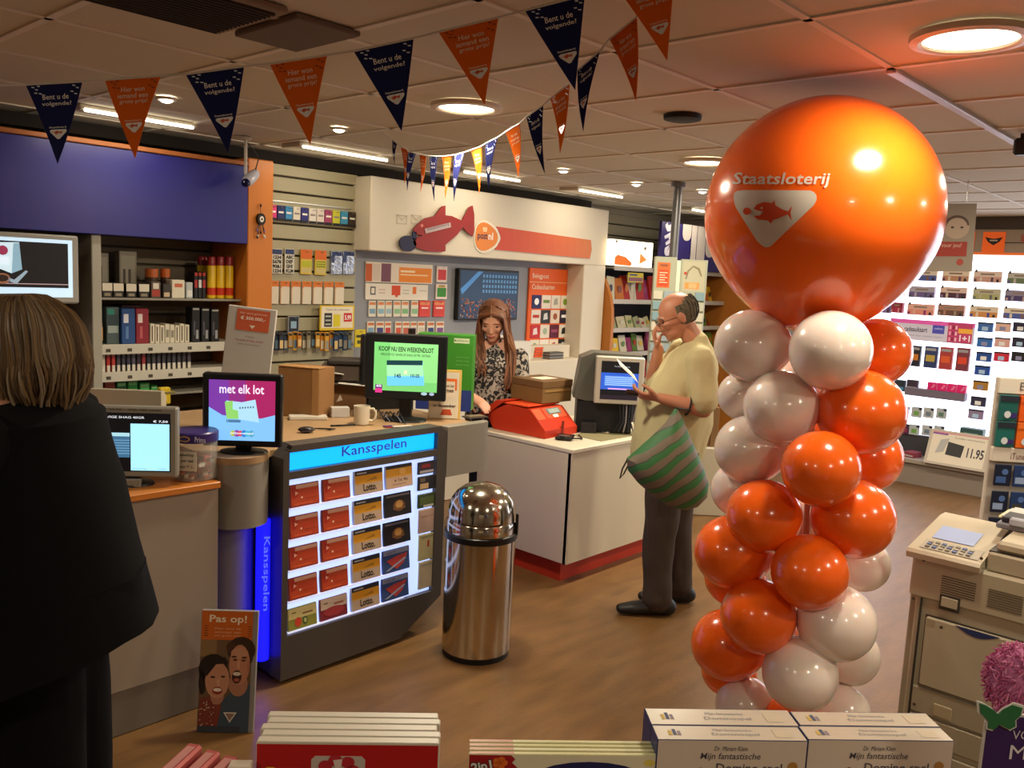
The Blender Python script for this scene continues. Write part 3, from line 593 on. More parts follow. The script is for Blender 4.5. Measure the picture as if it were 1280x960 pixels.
# wall TV
t = thing('wall_television', (1.35, 4.45, 1.45), 'silver framed television with a coffee picture at the left edge', 'television')
a = on_y(90, 300, 4.45); b = on_y(90, 377, 4.45); zt, zb = a.z, b.z-.01
part('frame', MB().box(.85, 4.45, zb, a.x+.03, 4.53, zt+.02, M('#a6a49c', .4), b=.008), t)
part('bracket', MB().box(1.2, 4.53, 1.6, 1.3, 4.97, 1.66, DGRY), t)
s = MB(FY(4.449)); X1 = a.x
s.rect(.88, zb+.03, X1, zt-.003, 0, M('#b8d4e8', em=.9)); s.rect(.88, zb+.075, X1-.02, zt-.02, -.0006, M('#0c0a10', em=.4))
s.rect(X1-.42, zb+.09, X1-.02, zb+.094, -.001, M('#a89098', em=.7))
s.poly([(X1-.34, zt-.03), (X1-.235, zt-.025), (X1-.225, zt-.15), (X1-.27, zt-.17), (X1-.345, zt-.14)], -.001, M('#b8d0dc', em=.9))
s.poly([(X1-.26, zt-.03), (X1-.235, zt-.028), (X1-.225, zt-.15), (X1-.27, zt-.17)], -.0013, M('#7a9cae', em=.9))
s.oval(X1-.305, zt-.065, .022, .022, -.0016, M('#8a2a4a', em=.8)); s.rect(X1-.335, zt-.13, X1-.28, zt-.095, -.0016, M('#c8dce8', em=.9))
s.oval(X1-.31, zt-.195, .035, .025, -.0014, M('#8a5a40', em=.6)); s.oval(X1-.31, zt-.193, .026, .016, -.0017, M('#2a1812', em=.5))
s.poly([(X1-.40, zb+.08), (X1-.33, zb+.12), (X1-.25, zb+.09), (X1-.2, zb+.15), (X1-.21, zb+.155), (X1-.26, zb+.11), (X1-.33, zb+.135), (X1-.4, zb+.1)], -.0014, M('#8aa0b0', em=.7))
part('screen', s, t)
# ================================================================ COUNTERS
CFR = M('#97897a', .5, nm='counter_front'); PLN = M('#6f655b', .45, var=.05)
t = thing('service_counter', (.6, 3.3, 0), 'long beige counter with orange wood top and grey plinth on the left', 'counter')
part('plinth', MB().box(-1.6, 2.955, .002, 1.60, 3.5, .17, PLN, b=.002), t)
part('front_panel', MB().box(-1.6, 2.95, .17, .62, 3.5, .865, CFR, b=.002), t)
part('front_panel', MB().box(.625, 2.95, .17, 1.60, 3.5, .865, CFR, b=.002), t)
part('counter_top', MB().box(-1.6, 2.93, .865, 1.60, 3.62, .89, WOODO, b=.003), t)
KG = M('#4b4541', .42, nm='kiosk_grey'); KW = M('#a98864', .45, var=.1, vs=4, stretch=(1, 10, 10), nm='worktop_beech')
TG = M('#8b857b', .4, nm='taupe_metallic')
t = thing('corner_counter', (2.3, 3.4, 0), 'raised counter behind the lit ticket display with beech worktop and grey end box', 'counter')
part('body', MB().box(1.90, 3.202, 0, 2.66, 3.90, .935, M('#6a6460', .5)), t)
part('worktop', MB().prismz([(1.605, 3.03)]+[(1.725+.12*math.cos(R(q)), 3.03+.12*math.sin(R(q))) for q in range(195, 310, 15)]+[(1.845, 2.99), (2.74, 2.99), (2.74, 2.965), (3.02, 2.965), (3.02, 3.50), (2.80, 4.02), (1.605, 4.02)], .945, .97, KW), t)
eb = MB().prismz([(2.735, 2.90), (2.98, 2.90), (3.015, 2.91), (3.035, 2.94), (3.04, 2.99), (3.04, 3.46), (2.735, 3.46)], .75, .945, TG)
eb.prismz([(2.735, 2.90), (2.98, 2.90), (3.015, 2.91), (3.035, 2.94), (3.035, 2.96), (2.735, 2.96)], .945, .99, TG)
part('end_box', eb, t, 'rounded taupe box sticking out at the right end')
part('leg_panel', MB().box(2.76, 3.30, 0, 2.99, 3.45, .75, BLK), t)
# ticket display kiosk
KX0, KX1 = 1.85, 2.73
t = thing('ticket_display', (2.29, 3.0, 0), 'grey kiosk with a blue lit header reading Kansspelen and a glowing ticket rack', 'display')
def KB(pts, y0=2.90, y1=2.932): return MB().prism(pts, y0, y1, KG)
body = MB().prism([(KX0, .02), (2.48, .02), (KX1, .17), (KX1, .97), (KX1-.04, 1.0), (KX0+.05, 1.0), (KX0, .95)], 2.932, 2.985, KG)
body.prism([(KX0+.002, .02), (2.46, .02), (KX1-.002, .17), (KX1-.002, .94), (KX0+.002, .94)], 2.985, 3.20, KG)
part('body', body, t)
fr_ = KB([(KX0, .02), (2.48, .02), (KX1, .17), (KX1, .205), (KX0, .205)])
fr_.prism([(KX0, .205), (1.878, .205), (1.878, .98), (KX0+.05, 1.0), (KX0, .95)], 2.90, 2.932, KG)
fr_.prism([(2.672, .205), (KX1, .205), (KX1, .97), (2.692, 1.0), (2.672, .97)], 2.90, 2.932, KG)
fr_.prism([(1.878, .862), (2.672, .862), (2.672, .893), (1.878, .893)], 2.90, 2.932, KG)
fr_.prism([(1.878, .972), (2.672, .972), (2.692, 1.0), (1.89, 1.0)], 2.90, 2.932, KG)
part('front_frame', fr_, t)
part('base', MB().box(1.90, 3.0, 0, 2.45, 3.2, .02, DGRY), t)
hd = MB().box(1.88, 2.922, .893, 2.672, 2.935, .972, M('#0899ff', em=1.7, nm='header_light'), b=.004)
part('header_sign', hd, t, 'glowing cyan header')
MB_ = MB(FY(2.9205)).text('Kansspelen', 2.145, .907, 2.50, .962, 0, M('#3a48a8', em=.25), bold=.008); part('lettering', MB_, t)
part('light_panel', MB().box(1.878, 2.924, .205, 2.672, 2.93, .862, M('#b4c8ff', em=1.15, nm='rack_light')), t)
RWS = .1305
led = M('#cfd8ff', em=.9)
for k in range(5): part('ledge', MB().box(1.885, 2.902, .212+k*RWS, 2.50, 2.924, .218+k*RWS, M('#d8deff', .3, em=.5)), t)
part('side_light', MB().box(KX1, 2.96, .25, KX1+.012, 3.05, .80, M('#1414ff', em=5)), t, 'blue light strip on the right side')
# tickets
TO = M('#b84424', .45); TO2 = M('#d0a088'); TDK = M('#7a2416')
def ticket(cx, zb, w, h, style, label, grp='scratch and lottery tickets in the lit display'):
    fr = FR(cx, 2.905, zb, 0) @ Matrix.Rotation(R(-7), 4, 'X'); mb = MB(fr)
    W2 = w/2
    if style == 'orange':
        mb.box(-W2, 0, 0, W2, .013, h, TDK, b=.001).box(-W2+.012, .013, h*.9, W2-.02, .015, h+.012, M('#b8402c'))
        mb.rect(-W2+.006, .004, W2-.002, h-.004, -.0005, TO); mb.rect(-W2+.03, h*.80, W2-.004, h*.97, -.001, TO2)
        mb.rect(-W2+.02, h*.1, W2*.5, h*.16, -.001, M('#d85a34')); mb.oval(-W2+.03, h*.62, .010, .010, -.0015, M('#e8a890'), 3); mb.oval(-W2+.055, h*.4, .005, .005, -.0015, M('#f0c0a8'), 8)
        mb.poly([(-W2+.01, h*.95), (-W2+.045, h*.9), (-W2+.035, h*.45), (-W2+.012, h*.35)], -.0008, M('#a8281a'))
        mb.rect(0, h*.3, W2*.8, h*.36, -.001, M('#a83820')); mb.rect(-.02, h*.45, W2*.7, h*.6, -.001, M('#b83c20'))
    elif style == 'lotto':
        mb.box(-W2, 0, 0, W2, .013, h, M('#b8bcd0'), b=.001).rect(-W2+.006, h*.80, W2, h, -.0005, M('#24262e')); mb.rect(-W2+.006, h*.45, W2, h*.80, -.0005, M('#d89a20')); mb.rect(-W2+.006, 0.002, W2, h*.45, -.0005, M('#b8a08a'))
        mb.poly([(-.02, h*.52), (W2*.5, h*.68), (W2*.6, h*.55)], -.0008, M('#a87820'))
        mb.text('Lotto.', -.03, h*.12, .042, h*.42, -.001, M('#1c1814'), bold=.03); mb.rect(-W2+.015, h*.86, -.01, h*.92, -.001, M('#a8a8a8'))
    elif style == 'eurolotto':
        mb.box(-W2, 0, 0, W2, .013, h, M('#a8acc0'), b=.001).rect(-W2+.004, h*.85, W2, h, -.0005, M('#24262e')); mb.rect(-W2+.004, h*.5, W2, h*.85, -.0005, M('#dca028')); mb.rect(-W2+.004, .002, W2, h*.5, -.0005, M('#c0a088'))
        mb.oval(.02, h*.7, .02, .014, -.001, M('#e8b868'), 10); mb.text('x 1x 4x', -.03, h*.28, .05, h*.42, -.001, M('#3a2a20'), bold=.01); mb.rect(-.04, h*.15, .04, h*.18, -.001, M('#8a7060'))
    elif style == 'dark':
        mb.box(-W2, 0, 0, W2, .013, h, M('#181418'), b=.001); mb.oval(.005, h*.45, .035, h*.26, -.0006, M('#6a4426'), 12); mb.oval(.005, h*.5, .022, h*.18, -.001, M('#b88848'), 8)
        mb.rect(-W2+.01, h*.85, W2-.01, h*.93, -.0006, M('#6a6468')); mb.rect(-.03, h*.3, .04, h*.36, -.0013, M('#7a5430'))
    elif style == 'blue':
        mb.box(-W2, 0, 0, W2, .013, h, M('#30487e'), b=.001); mb.rect(-W2+.004, h*.78, W2, h, -.0005, M('#8a90a8')); mb.poly([(-W2+.02, h*.55), (0, h*.68), (W2-.01, h*.74), (W2*.5, h*.3), (.0, h*.1), (-.03, h*.3)], -.001, M('#b03c38'))
        mb.poly([(-W2+.01, h*.1), (-W2+.03, h*.1), (W2-.02, h*.5), (W2-.03, h*.55)], -.0014, M('#9aa0b8')); mb.text('Lotto XL', -W2+.02, h*.84, 0, h*.93, -.001, M('#4a4a68'), bold=.01)
    elif style == 'tomato':
        mb.box(-W2, 0, 0, W2, .013, h, M('#8a8a3a'), b=.001); mb.rect(-W2+.004, h*.5, W2, h-.003, -.0005, M('#d8cc8a')); mb.oval(-.022, h*.33, .016, .020, -.001, M('#c8402a'), 12); mb.oval(.012, h*.33, .012, .017, -.001, M('#3a5a3a'), 10); mb.oval(.012, h*.33, .007, .011, -.0014, M('#b8b878'), 8)
        mb.rect(-.05, h*.75, -.03, h*.8, -.001, M('#6a5a3a')); mb.rect(.0, h*.62, .05, h*.7, -.001, M('#8a6a4a'))
    elif style == 'maroon':
        mb.box(-W2, 0, 0, W2, .013, h, M('#7a2430'), b=.001); mb.rect(-W2+.004, h*.5, W2, h, -.0005, M('#d0bca8')); mb.oval(0, h*.35, .055, h*.22, -.001, M('#9a3038'), 14); mb.rect(.0, h*.62, .05, h*.72, -.0012, M('#a86a5a')); mb.rect(-.05, h*.75, -.03, h*.8, -.001, M('#6a5a3a'))
    return solo('ticket_stack', mb, label, 'tickets', grp)
rown = ['top row', 'second row', 'third row', 'fourth row', 'bottom row']
def cell(px, py, Y=2.905): p = on_y(px, py, Y); return p.x, p.z
for r_ in range(5):
    z0 = .22+(4-r_)*RWS
    for c_, xc in enumerate((1.958, 2.115, 2.284, 2.455)):
        if c_ == 0: st = 'orange' if r_ < 4 else 'tomato'
        if c_ == 1: st = 'orange' if r_ < 4 else 'maroon'
        if c_ == 2: st = 'lotto'
        if c_ == 3: st = ['eurolotto', 'dark', 'dark', 'blue', 'blue'][r_]
        d = dict(orange='orange scratch ticket stack', tomato='green and yellow ticket stack with a tomato', maroon='maroon and cream ticket stack', lotto='yellow and beige Lotto ticket stack', eurolotto='yellow ticket stack with picture bubbles', dark='black ticket stack with a golden picture', blue='blue ticket stack with a red star shape')[st]
        ticket(xc, z0, .140 if c_ < 2 else .155, .092 if c_ < 2 else .104, st, '%s, %s of the lit rack, %s column' % (d, rown[r_], ['leftmost', 'second', 'third', 'fourth'][c_]))
for k, (y0, y1, c, n) in enumerate(((577, 592, '#3a3440', 'dark red folded card'), (595, 612, '#22222c', 'black and gold card'), (617, 634, '#3a4a2c', 'green photo card'), (636, 665, '#c8a898', 'plain pinkish leaflet'), (667, 699, '#c8bc8a', 'pale yellow leaflet'), (701, 734, '#c8b89a', 'plain beige leaflet'))):
    x0, za, x1, zb = wr('y', 2.905, 523 if k < 3 else 524, y0, 544 if k < 3 else 546, y1)
    pr = {0: [(.1, .1, .9, .3, M('#b0a8b0')), (.2, .5, .7, .8, M('#8a2a2c'))], 1: [(.1, .1, .6, .5, M('#c8a880')), (.1, .6, .4, .9, M('#6a5a50'))], 2: [(.1, .2, .9, .8, M('#5a6a3a')), (.3, .05, .9, .2, M('#c8c8b8'))], 3: [(.1, .7, .9, .75, M('#b89888'))], 4: [(.45, .5, .55, .75, M('#c03020')), (.1, .88, .9, .93, M('#9a946a'))], 5: [(.1, .86, .9, .9, M('#a09880'))]}[k]
    if k in (1, 2, 3, 4, 5): pass
    pack('leaflet', FY(2.905), x1-x0, zb-za, .01, M(c), pr, n+' in the right column of the lit rack, %s from top' % ORD[k], 'leaflet', None, x=(x0+x1)/2, z=za)
# round pillar with side light
t = thing('round_pillar', (1.73, 3.0, 0), 'taupe half-round pillar with a blue lit strip beside the lit ticket display', 'pillar')
part('drum', MB().cyl((1.725, 3.03, .69), .118, .2545, TG, 36), t)
part('core', MB().cyl((1.755, 3.12, 0), .082, .69, M('#8c8480', .4), 28), t)
part('blue_light', MB().cyl((1.815, 2.985, .10), .028, .59, M('#0c0cff', em=3.2, nm='blue_neon'), 16), t, 'glowing blue strip reading Kansspelen')
XT = Matrix.Translation((1.803, 2.954, .63)) @ Matrix.Rotation(R(-28), 4, 'Z') @ Matrix.Rotation(R(90), 4, 'Y')
part('lettering', MB(XT).text('Kansspelen', 0, -.010, .31, .020, -.004, M('#5a6ad8', em=.9), bold=.01, shear=0), t)
l = bpy.data.lights.new('blue_glow', 'AREA'); l.shape = 'RECTANGLE'; l.size = .5; l.size_y = .04; l.energy = 1.6; l.color = (.05, .05, 1)
# ================================================================ THINGS ON THE LEFT COUNTER
def at_top(px, py, Z): p = on_z(px, py, Z); return p.x, p.y
def monitor(name, fr, w, h, bez, zb, screen, frame, label, stand=True, depth=.045, foot=.09):
    o = fr.translation; t = thing(name, (o.x, o.y, o.z), label, 'monitor')
    part('housing', MB(fr).box(-w/2-bez, 0, zb-bez, w/2+bez, depth, zb+h+bez, frame, b=.006), t)
    s = MB(fr); screen(s, -w/2, zb, w, h); part('screen', s, t)
    if stand:
        part('neck', MB(fr).box(-.03, depth*.6, .012, .03, depth+.02, zb+.05, BLK, b=.004), t)
        part('foot', MB(fr).lathe([(foot, 0), (foot*.95, .008), (foot*.4, .016), (.02, .018)], (0, depth*.6+.01, 0), BLK, 24, a=1.2, b=.9), t)
    return t
# monitor 'met elk lot' on the pillar
def scr1(s, x, z, w, h):
    s.rect(x, z, x+w, z+h, -.0005, M('#8a2c80', em=1.0)); s.rect(x+w*.55, z, x+w, z+h, -.0007, M('#a02460', em=1.0)); s.rect(x, z+h*.35, x+w*.3, z+h, -.0009, M('#7438a0', em=1.0))
    s.poly([(x, z), (x+w, z), (x+w, z+h*.44), (x+w*.8, z+h*.38), (x+w*.5, z+h*.36), (x+w*.2, z+h*.42), (x, z+h*.55)], -.0012, M('#7ab8ee', em=1.1))
    s.poly([(x+w*.26, z+h*.66), (x+w*.30, z+h*.38), (x+w*.76, z+h*.31), (x+w*.70, z+h*.69), (x+w*.5, z+h*.64)], -.0016, M('#a8d8f0', em=1.0))
    s.poly([(x+w*.24, z+h*.64), (x+w*.27, z+h*.36), (x+w*.45, z+h*.36), (x+w*.44, z+h*.50), (x+w*.36, z+h*.52), (x+w*.36, z+h*.66)], -.002, M('#8acc6a', em=1.0))
    s.text('met elk lot', x+w*.16, z+h*.78, x+w*.83, z+h*.93, -.002, M('#e8e4f4', em=1.0), bold=.015)
    for k in range(6): s.oval(x+w*(.47+.04*k), z+h*(.545+.004*k), w*.012, h*.02, -.0022, M('#3a5a78', em=.8), 5)
    s.text('1000000', x+w*.27, z+h*.3, x+w*.48, z+h*.35, -.0024, M('#1a2a48', em=.5), bold=.03)
    for k, c in enumerate(('#b8c040', '#8a4aa0', '#d84a5a', '#3a80d0', '#48b8d8', '#58a8c8')): s.oval(x+w*(.37+.055*k), z+h*.12, w*.05, h*(.05+.01*(k % 2)), -.0018-.0001*k, M(c, em=.9), 8)
    s.text('miljoenenspel', x+w*.33, z+h*.095, x+w*.68, z+h*.145, -.0028, M('#e8f0f8', em=.9), bold=.02)
monitor('counter_monitor', FR(1.725, 3.0, .967, FACE+6) , .252, .238, .025, .055, scr1, M('#18191c', .35), 'black monitor reading met elk lot on the round pillar', foot=.08)
# till screen at the left
def scr2(s, x, z, w, h):
    s.rect(x, z, x+w, z+h, -.0005, M('#05080e', em=.6)); s.rect(x+w*.54, z+h*.02, x+w-.004, z+h*.82, -.001, M('#9cdcf4', em=1.15)); s.text('VOLLE STEVIGE SHAG 40GR', x+w*.0, z+h*.905, x+w*.70, z+h*.945, -.001, M('#d8e0e8', em=.9), bold=.01)
    s.text('€ 7,50', x+w*.8, z+h*.84, x+w*.97, z+h*.885, -.0012, M('#e8f0f8', em=.9), bold=.02); s.rect(x+w*.10, z+h*.24, x+w*.53, z+h*.66, -.001, M('#3c6a90', em=.9)); s.rect(x+w*.10, z+h*.60, x+w*.53, z+h*.66, -.0014, M('#a8dcec', em=.9))
    for k in range(6): s.rect(x+w*.24, z+h*(.30+.045*k), x+w*.53, z+h*(.315+.045*k), -.0013, M('#6a9cc0', em=.9))
    s.poly([(x+w*.12, z+h*.24), (x+w*.30, z+h*.24), (x+w*.28, z+h*.4), (x+w*.2, z+h*.45), (x+w*.12, z+h*.42)], -.0018, M('#101a34', em=.5)); s.oval(x+w*.185, z+h*.49, w*.035, h*.05, -.002, M('#a87a68', em=.8), 10)
    s.text('Totaalbedrag', x+w*.56, z+h*.04, x+w*.72, z+h*.06, -.0015, M('#1a5a98', em=.6)); s.text('7,50', x+w*.86, z+h*.04, x+w*.94, z+h*.06, -.0015, M('#1a5a98', em=.6))
TF = M('#8f8b80', .4)
t2 = monitor('till_screen', FR(1.305, 3.06, .89, -40), .30, .215, .022, .055, scr2, TF, 'grey till screen with prices on the left counter', foot=.07)
ex_ = MB(FR(1.305, 3.06, .89, -40)).text('JACKPOT 200.000 ,-  SPEEL MEE VANAF', -.13, .2755, .12, .285, -.0012, M('#3a342c')); part('bezel_lettering', ex_, t2)
part('cable_box', MB(FR(1.305, 3.06, .89, -40)).box(-.02, -.02, 0, .05, .0, .03, M('#8a8478'), b=.003), t2)
p = on_d(145, 497, 3.30); fr = FR(p.x, p.y, .89, -44)
t = thing('second_till_screen', (p.x, p.y, .89), 'back of a second grey till screen behind the price screen', 'monitor')
part('housing', MB(fr).prismx([(.0, .08), (.03, .08), (.06, p.z-.89), (.03, p.z-.89+.03), (0, p.z-.89+.03)], -.17, .17, M('#b8ae98', .35)), t)
part('foot', MB(fr).box(-.08, 0, 0, .1, .12, .08, M('#8a8478'), b=.004), t)
# candy jar
p = on_z(252, 603, .89); jx, jy = p.x+.015, p.y+.085
t = thing('candy_jar', (jx, jy, .891), 'clear plastic sweet jar with purple lid band and handwritten price card', 'jar')
CL = M('#cfc8be', .12, tr=.0, alpha=.35, sp=.6)
part('jar_body', MB().lathe([(.078, .0), (.084, .006), (.084, .14), (.080, .15)], (jx, jy, .891), CL, 32), t)
part('lid', MB().lathe([(.083, .146), (.088, .149), (.088, .180), (.083, .185)], (jx, jy, .891), M('#38286e', .35), 32), t)
sw = MB(); random.seed(5)
for k in range(90):
    q = random.random()*6.28; r_ = .068*math.sqrt(random.random()); zz = .012+random.random()*.075; c = random.choice(['#a83228', '#c8beb0', '#8a2a24', '#d8d0c0', '#6a6258', '#c04838'])
    X = Matrix.Translation((jx+r_*math.cos(q), jy+r_*math.sin(q), .891+zz)) @ Matrix.Rotation(random.random()*3, 4, 'Z') @ Matrix.Rotation(random.random()*3, 4, 'X')
    sw.box(-.014, -.006, -.005, .014, .006, .005, M(c, .3), X=X)
o = part('sweets', sw, t, 'wrapped red and white sweets', kind='stuff')
fr = FR(jx, jy, .891, FACE); c_ = MB(fr).box(-.040, -.092, .045, .042, -.0905, .118, M('#cdc3b0')); 
for k, s_ in enumerate(('Dubbeldrop', 'nu per zak', '3 voor € 1,-')): c_.text(s_, -.035, .098-k*.022, .032, .112-k*.022, -.0925, M('#2a2420'), shear=.2, bold=.01)
part('price_card', c_, t, 'handwritten white price card')
c_ = MB(fr); 
for k in range(1): c_.text('Prima', .034, .154, .075, .175, -.0885, M('#d8d0e8'), bold=.01); c_.oval(-.005, .165, .022, .011, -.089, M('#c89a4a'), 14); c_.oval(-.005, .165, .016, .007, -.0893, M('#38286e'), 14)
part('lid_print', c_, t)
# framed acrylic sign above the monitor
p = on_d(306, 415, 3.75); fr = FR(p.x, p.y, 0, FACE) ; q0 = on_d(275, 445, 3.75); q1 = on_d(343, 385, 3.75); hw = (q1-q0).length
zb_, zt_ = q0.z-.14, q1.z
t = thing('framed_notice', (p.x, p.y, .97), 'grey leaning frame with an orange prize notice above the left monitor', 'sign')
X = Matrix.Translation((0, 0, zb_)) @ Matrix.Rotation(R(-6), 4, 'X') @ Matrix.Rotation(R(4), 4, 'Y'); H_ = zt_-zb_; W_ = .105
part('frame', MB(fr).box(-W_-.004, 0, 0, W_, .012, H_, M('#b9b4ae', .3), b=.003, X=X), t)
s = MB(fr); s.rect(-.068, H_-.105, .078, H_-.012, -.001, M('#c85a34'), X=X)
s.text('Hier werd gewonnen', -.055, H_-.035, .065, H_-.024, -.002, M('#ecd8c8'), X=X); s.text('€ 300.000,-', -.05, H_-.06, .06, H_-.042, -.002, M('#f2e4d8'), bold=.02, X=X); s.poly([(-.008, H_-.08), (.018, H_-.08), (.005, H_-.096)], -.002, M('#f0e0d0'), X=X)
s.text('Proficiat', -.02, H_-.135, .02, H_-.127, -.002, M('#8a5a50'), X=X); s.text('Top prijs uit deze winkel', -.065, H_-.155, .06, H_-.143, -.002, M('#a83c30'), X=X); s.text('namens de staatsloterij', -.05, H_-.170, .045, H_-.162, -.002, M('#7a6a68'), X=X)
part('notice', s, t); part('rest', MB(fr).box(-.05, .03, .97, .05, .09, zb_+.02, M('#5a5450'), b=.003), t)
# cardboard boxes
CBD = M('#8a6238', .75, var=.08, vs=10); CBD2 = M('#6f4c2c', .75, var=.08, vs=10); CBL = M('#a87c4c', .7)
p = on_z(372, 522, .97); fr = FR(p.x, p.y, .971, -62)
t = thing('cardboard_box', (p.x, p.y, .971), 'tall brown cardboard box standing on the worktop behind the left monitor', 'box')
part('carton', MB(fr).box(-.11, 0, 0, .11, .17, .245, CBD, b=.003), t)
part('tape', MB(fr).rect(.075, .0, .108, .244, -.001, CBL), t); part('label', MB(fr).rect(-.1, .04, -.085, .2, -.001, M('#d8c8b0')), t, 'white label strip')
part('flap', MB(fr).box(-.112, -.002, .246, .112, .08, .251, CBL, b=.001), t)
p = on_z(425, 512, .97); fr = FR(p.x, p.y, .971, -40)
t = thing('cardboard_box', (p.x, p.y, .971), 'lower brown cardboard box with white labels left of the white mug', 'box')
part('carton', MB(fr).box(-.11, 0, 0, .13, .2, .13, CBD2, b=.003), t)
part('label', MB(fr).rect(-.10, .03, -.055, .075, -.001, M('#b8a898')), t); part('label', MB(fr).poly([(-.02, .04), (.0, .08), (.012, .05)], -.001, M('#c8b8a8')), t)
fl = MB(fr); fl.box(-.13, -.02, .131, .14, .2, .137, M('#5c5048'), X=Matrix.Rotation(R(3), 4, 'Y')); fl.box(-.02, -.035, .1395, .16, .10, .1435, M('#ddd6cc'), X=Matrix.Rotation(R(4), 4, 'Y'))
solo('paper_pile', fl, 'white papers and flaps lying on the lower cardboard box', 'papers')
t = thing('dark_box', (p.x, p.y, 1.12), 'dark grey open box on top of the papers', 'box')
part('carton', MB(fr).box(-.10, .0, .152, .12, .18, .235, M('#4a3e34', .7), b=.004), t)
part('lid', MB(fr).box(-.07, -.01, .236, .15, .17, .262, M('#332c28', .6), b=.006), t)
part('card', MB(fr).box(-.115, -.02, .185, -.01, -.003, .19, M('#cfc8bc'), X=Matrix.Rotation(R(8), 4, 'Y')), t)
# white clutter near boxes
p = on_z(385, 524, .97); solo('paper_sheet', MB(FR(p.x, p.y, .971, -30)).box(-.09, -.03, 0, .09, .035, .018, M('#c9c0b2'), b=.003), 'crumpled white paper in front of the tall cardboard box', 'papers')
p = on_z(428, 521, .97); solo('white_carton', MB(FR(p.x-.02, p.y-.02, .971, -25)).box(-.05, 0, 0, .04, .05, .05, M('#b9b4ae'), b=.002), 'small white carton left of the mug', 'box')
p = on_z(438, 521, .97); solo('black_carton', MB(FR(p.x+.03, p.y-.03, .971, -50)).box(-.03, 0, 0, .04, .05, .045, M('#24222a'), b=.003), 'small black carton just left of the mug', 'box')
# mug
p = on_z(452, 531, .97); t = thing('white_mug', (p.x, p.y, .971), 'white mug with handle on the right, standing on the beech worktop', 'mug')
MG = M('#d2c8b4', .3)
part('cup', MB().lathe([(.030, 0), (.036, .006), (.038, .03), (.039, .092), (.036, .092), (.034, .02), (.0, .014)], (p.x, p.y, .971), MG, 28), t)
fr = FR(p.x, p.y, .971, FACE)
part('handle', MB(fr).tube([(.036, 0, .078), (.055, 0, .080), (.067, 0, .062), (.065, 0, .035), (.052, 0, .020), (.036, 0, .022)], .006, MG, 8), t)
# mouse and glasses
p = on_z(383, 541, .97); fr = FR(p.x, p.y, .971, -30)
mb = MB(fr).ell((0, 0, .014), (.038, .022, .014), M('#1c1418', .3), 16, 8).rect(-.02, .008, .02, .012, -.0225, M('#5a4a58')); solo('computer_mouse', mb, 'small black mouse on the worktop edge over the lit header', 'mouse')
p = on_z(408, 538, .97); fr = FR(p.x, p.y, .973, -20)
mb = MB(fr).tube([(-.03, .02, .004), (.0, .0, .005), (.03, -.012, .004), (.015, -.022, .004), (.0, -.01, .005)], .003, BLK, 6).tube([(-.045, .025, .003), (.04, .0, .003)], .003, BLK, 6); solo('folded_glasses', mb, 'folded black glasses beside the mouse', 'glasses')
p = on_z(428, 533, .97); solo('black_pen', MB(FR(p.x, p.y, .975, 0)).tube([(-.05, .02, 0), (.05, -.03, .002)], .004, BLK, 8), 'black pen lying on the worktop near the mug', 'pen')
# second monitor
def scr3(s, x, z, w, h):
    s.rect(x, z, x+w, z+h, -.0005, M('#66b468', em=.95)); s.rect(x+w*.25, z+h*.2, x+w, z+h, -.0007, M('#7cc47c', em=.9)); s.text('KOOP NU EEN WEEKENDLOT', x+w*.07, z+h*.82, x+w*.93, z+h*.92, -.001, M('#0c1c14', em=.1), bold=.02)
    s.text('WELKOM DE GEHEELDE KANS OP MIL. EXTREN', x+w*.10, z+h*.73, x+w*.88, z+h*.78, -.001, M('#123a20', em=.2))
    s.poly([(x+w*.22, z+h*.10), (x+w*.80, z+h*.14), (x+w*.76, z+h*.66), (x+w*.20, z+h*.63)], -.0012, M('#5ab0ee', em=1.0)); s.poly([(x+w*.20, z+h*.53), (x+w*.76, z+h*.56), (x+w*.76, z+h*.66), (x+w*.20, z+h*.63)], -.0014, M('#0c3a44', em=.6))
    s.poly([(x+w*.21, z+h*.30), (x+w*.78, z+h*.33), (x+w*.77, z+h*.56), (x+w*.20, z+h*.53)], -.0013, M('#8ac8a0', em=1.0))
    s.text('145', x+w*.33, z+h*.28, x+w*.43, z+h*.36, -.002, M('#1c4a6a', em=.4), bold=.03); s.text('10-25', x+w*.58, z+h*.30, x+w*.72, z+h*.37, -.002, M('#1c4a6a', em=.4), bold=.03); s.oval(x+w*.5, z+h*.4, w*.03, h*.05, -.002, M('#c0e0b0', em=.8), 8)
    s.rect(x+w*.03, z-.012, x+w*.14, z+h*.12, -.0016, M('#5a2a78', em=.8)); s.rect(x+w*.03, z-.012, x+w*.14, z+h*.04, -.0018, M('#c03080', em=.8)); s.text('65', x+w*.045, z+h*.07, x+w*.125, z+h*.115, -.002, M('#e8e0f8', em=.8), bold=.03)
    s.oval(x+w*.80, z-.008, w*.05, .008, -.001, M('#98b8d0', em=.7), 12); s.oval(x+w*.92, z-.008, w*.04, .008, -.001, M('#98a8d0', em=.7), 12)
p = on_d(507, 528, 3.75); p = on_z(505, 527, .97)
D2 = (Vector((p.x, p.y, .97))-CAM).dot(cf); k2 = D2/FPX
monitor('counter_monitor', FR(p.x, p.y, .971, FACE), 79*k2, 60*k2, 11*k2, 38*k2, scr3, M('#17191c', .35), 'black monitor reading koop nu een weekendlot on the beech worktop', foot=.09)
p2 = on_d(487, 450, D2+.28); fr = FR(p2.x, p2.y, .971, FACE+28)
t = thing('rear_monitor', (p2.x, p2.y, .971), 'turned black monitor with grey edge behind the green monitor', 'monitor')
zt_ = on_d(487, 418, D2+.28).z-.971
part('housing', MB(fr).box(-.15, 0, zt_-.27, .13, .04, zt_, M('#1b1c20', .4), b=.006), t)
part('post', MB(fr).box(.105, -.02, 0, .135, .02, zt_+.035, M('#101012', .4), b=.004), t)
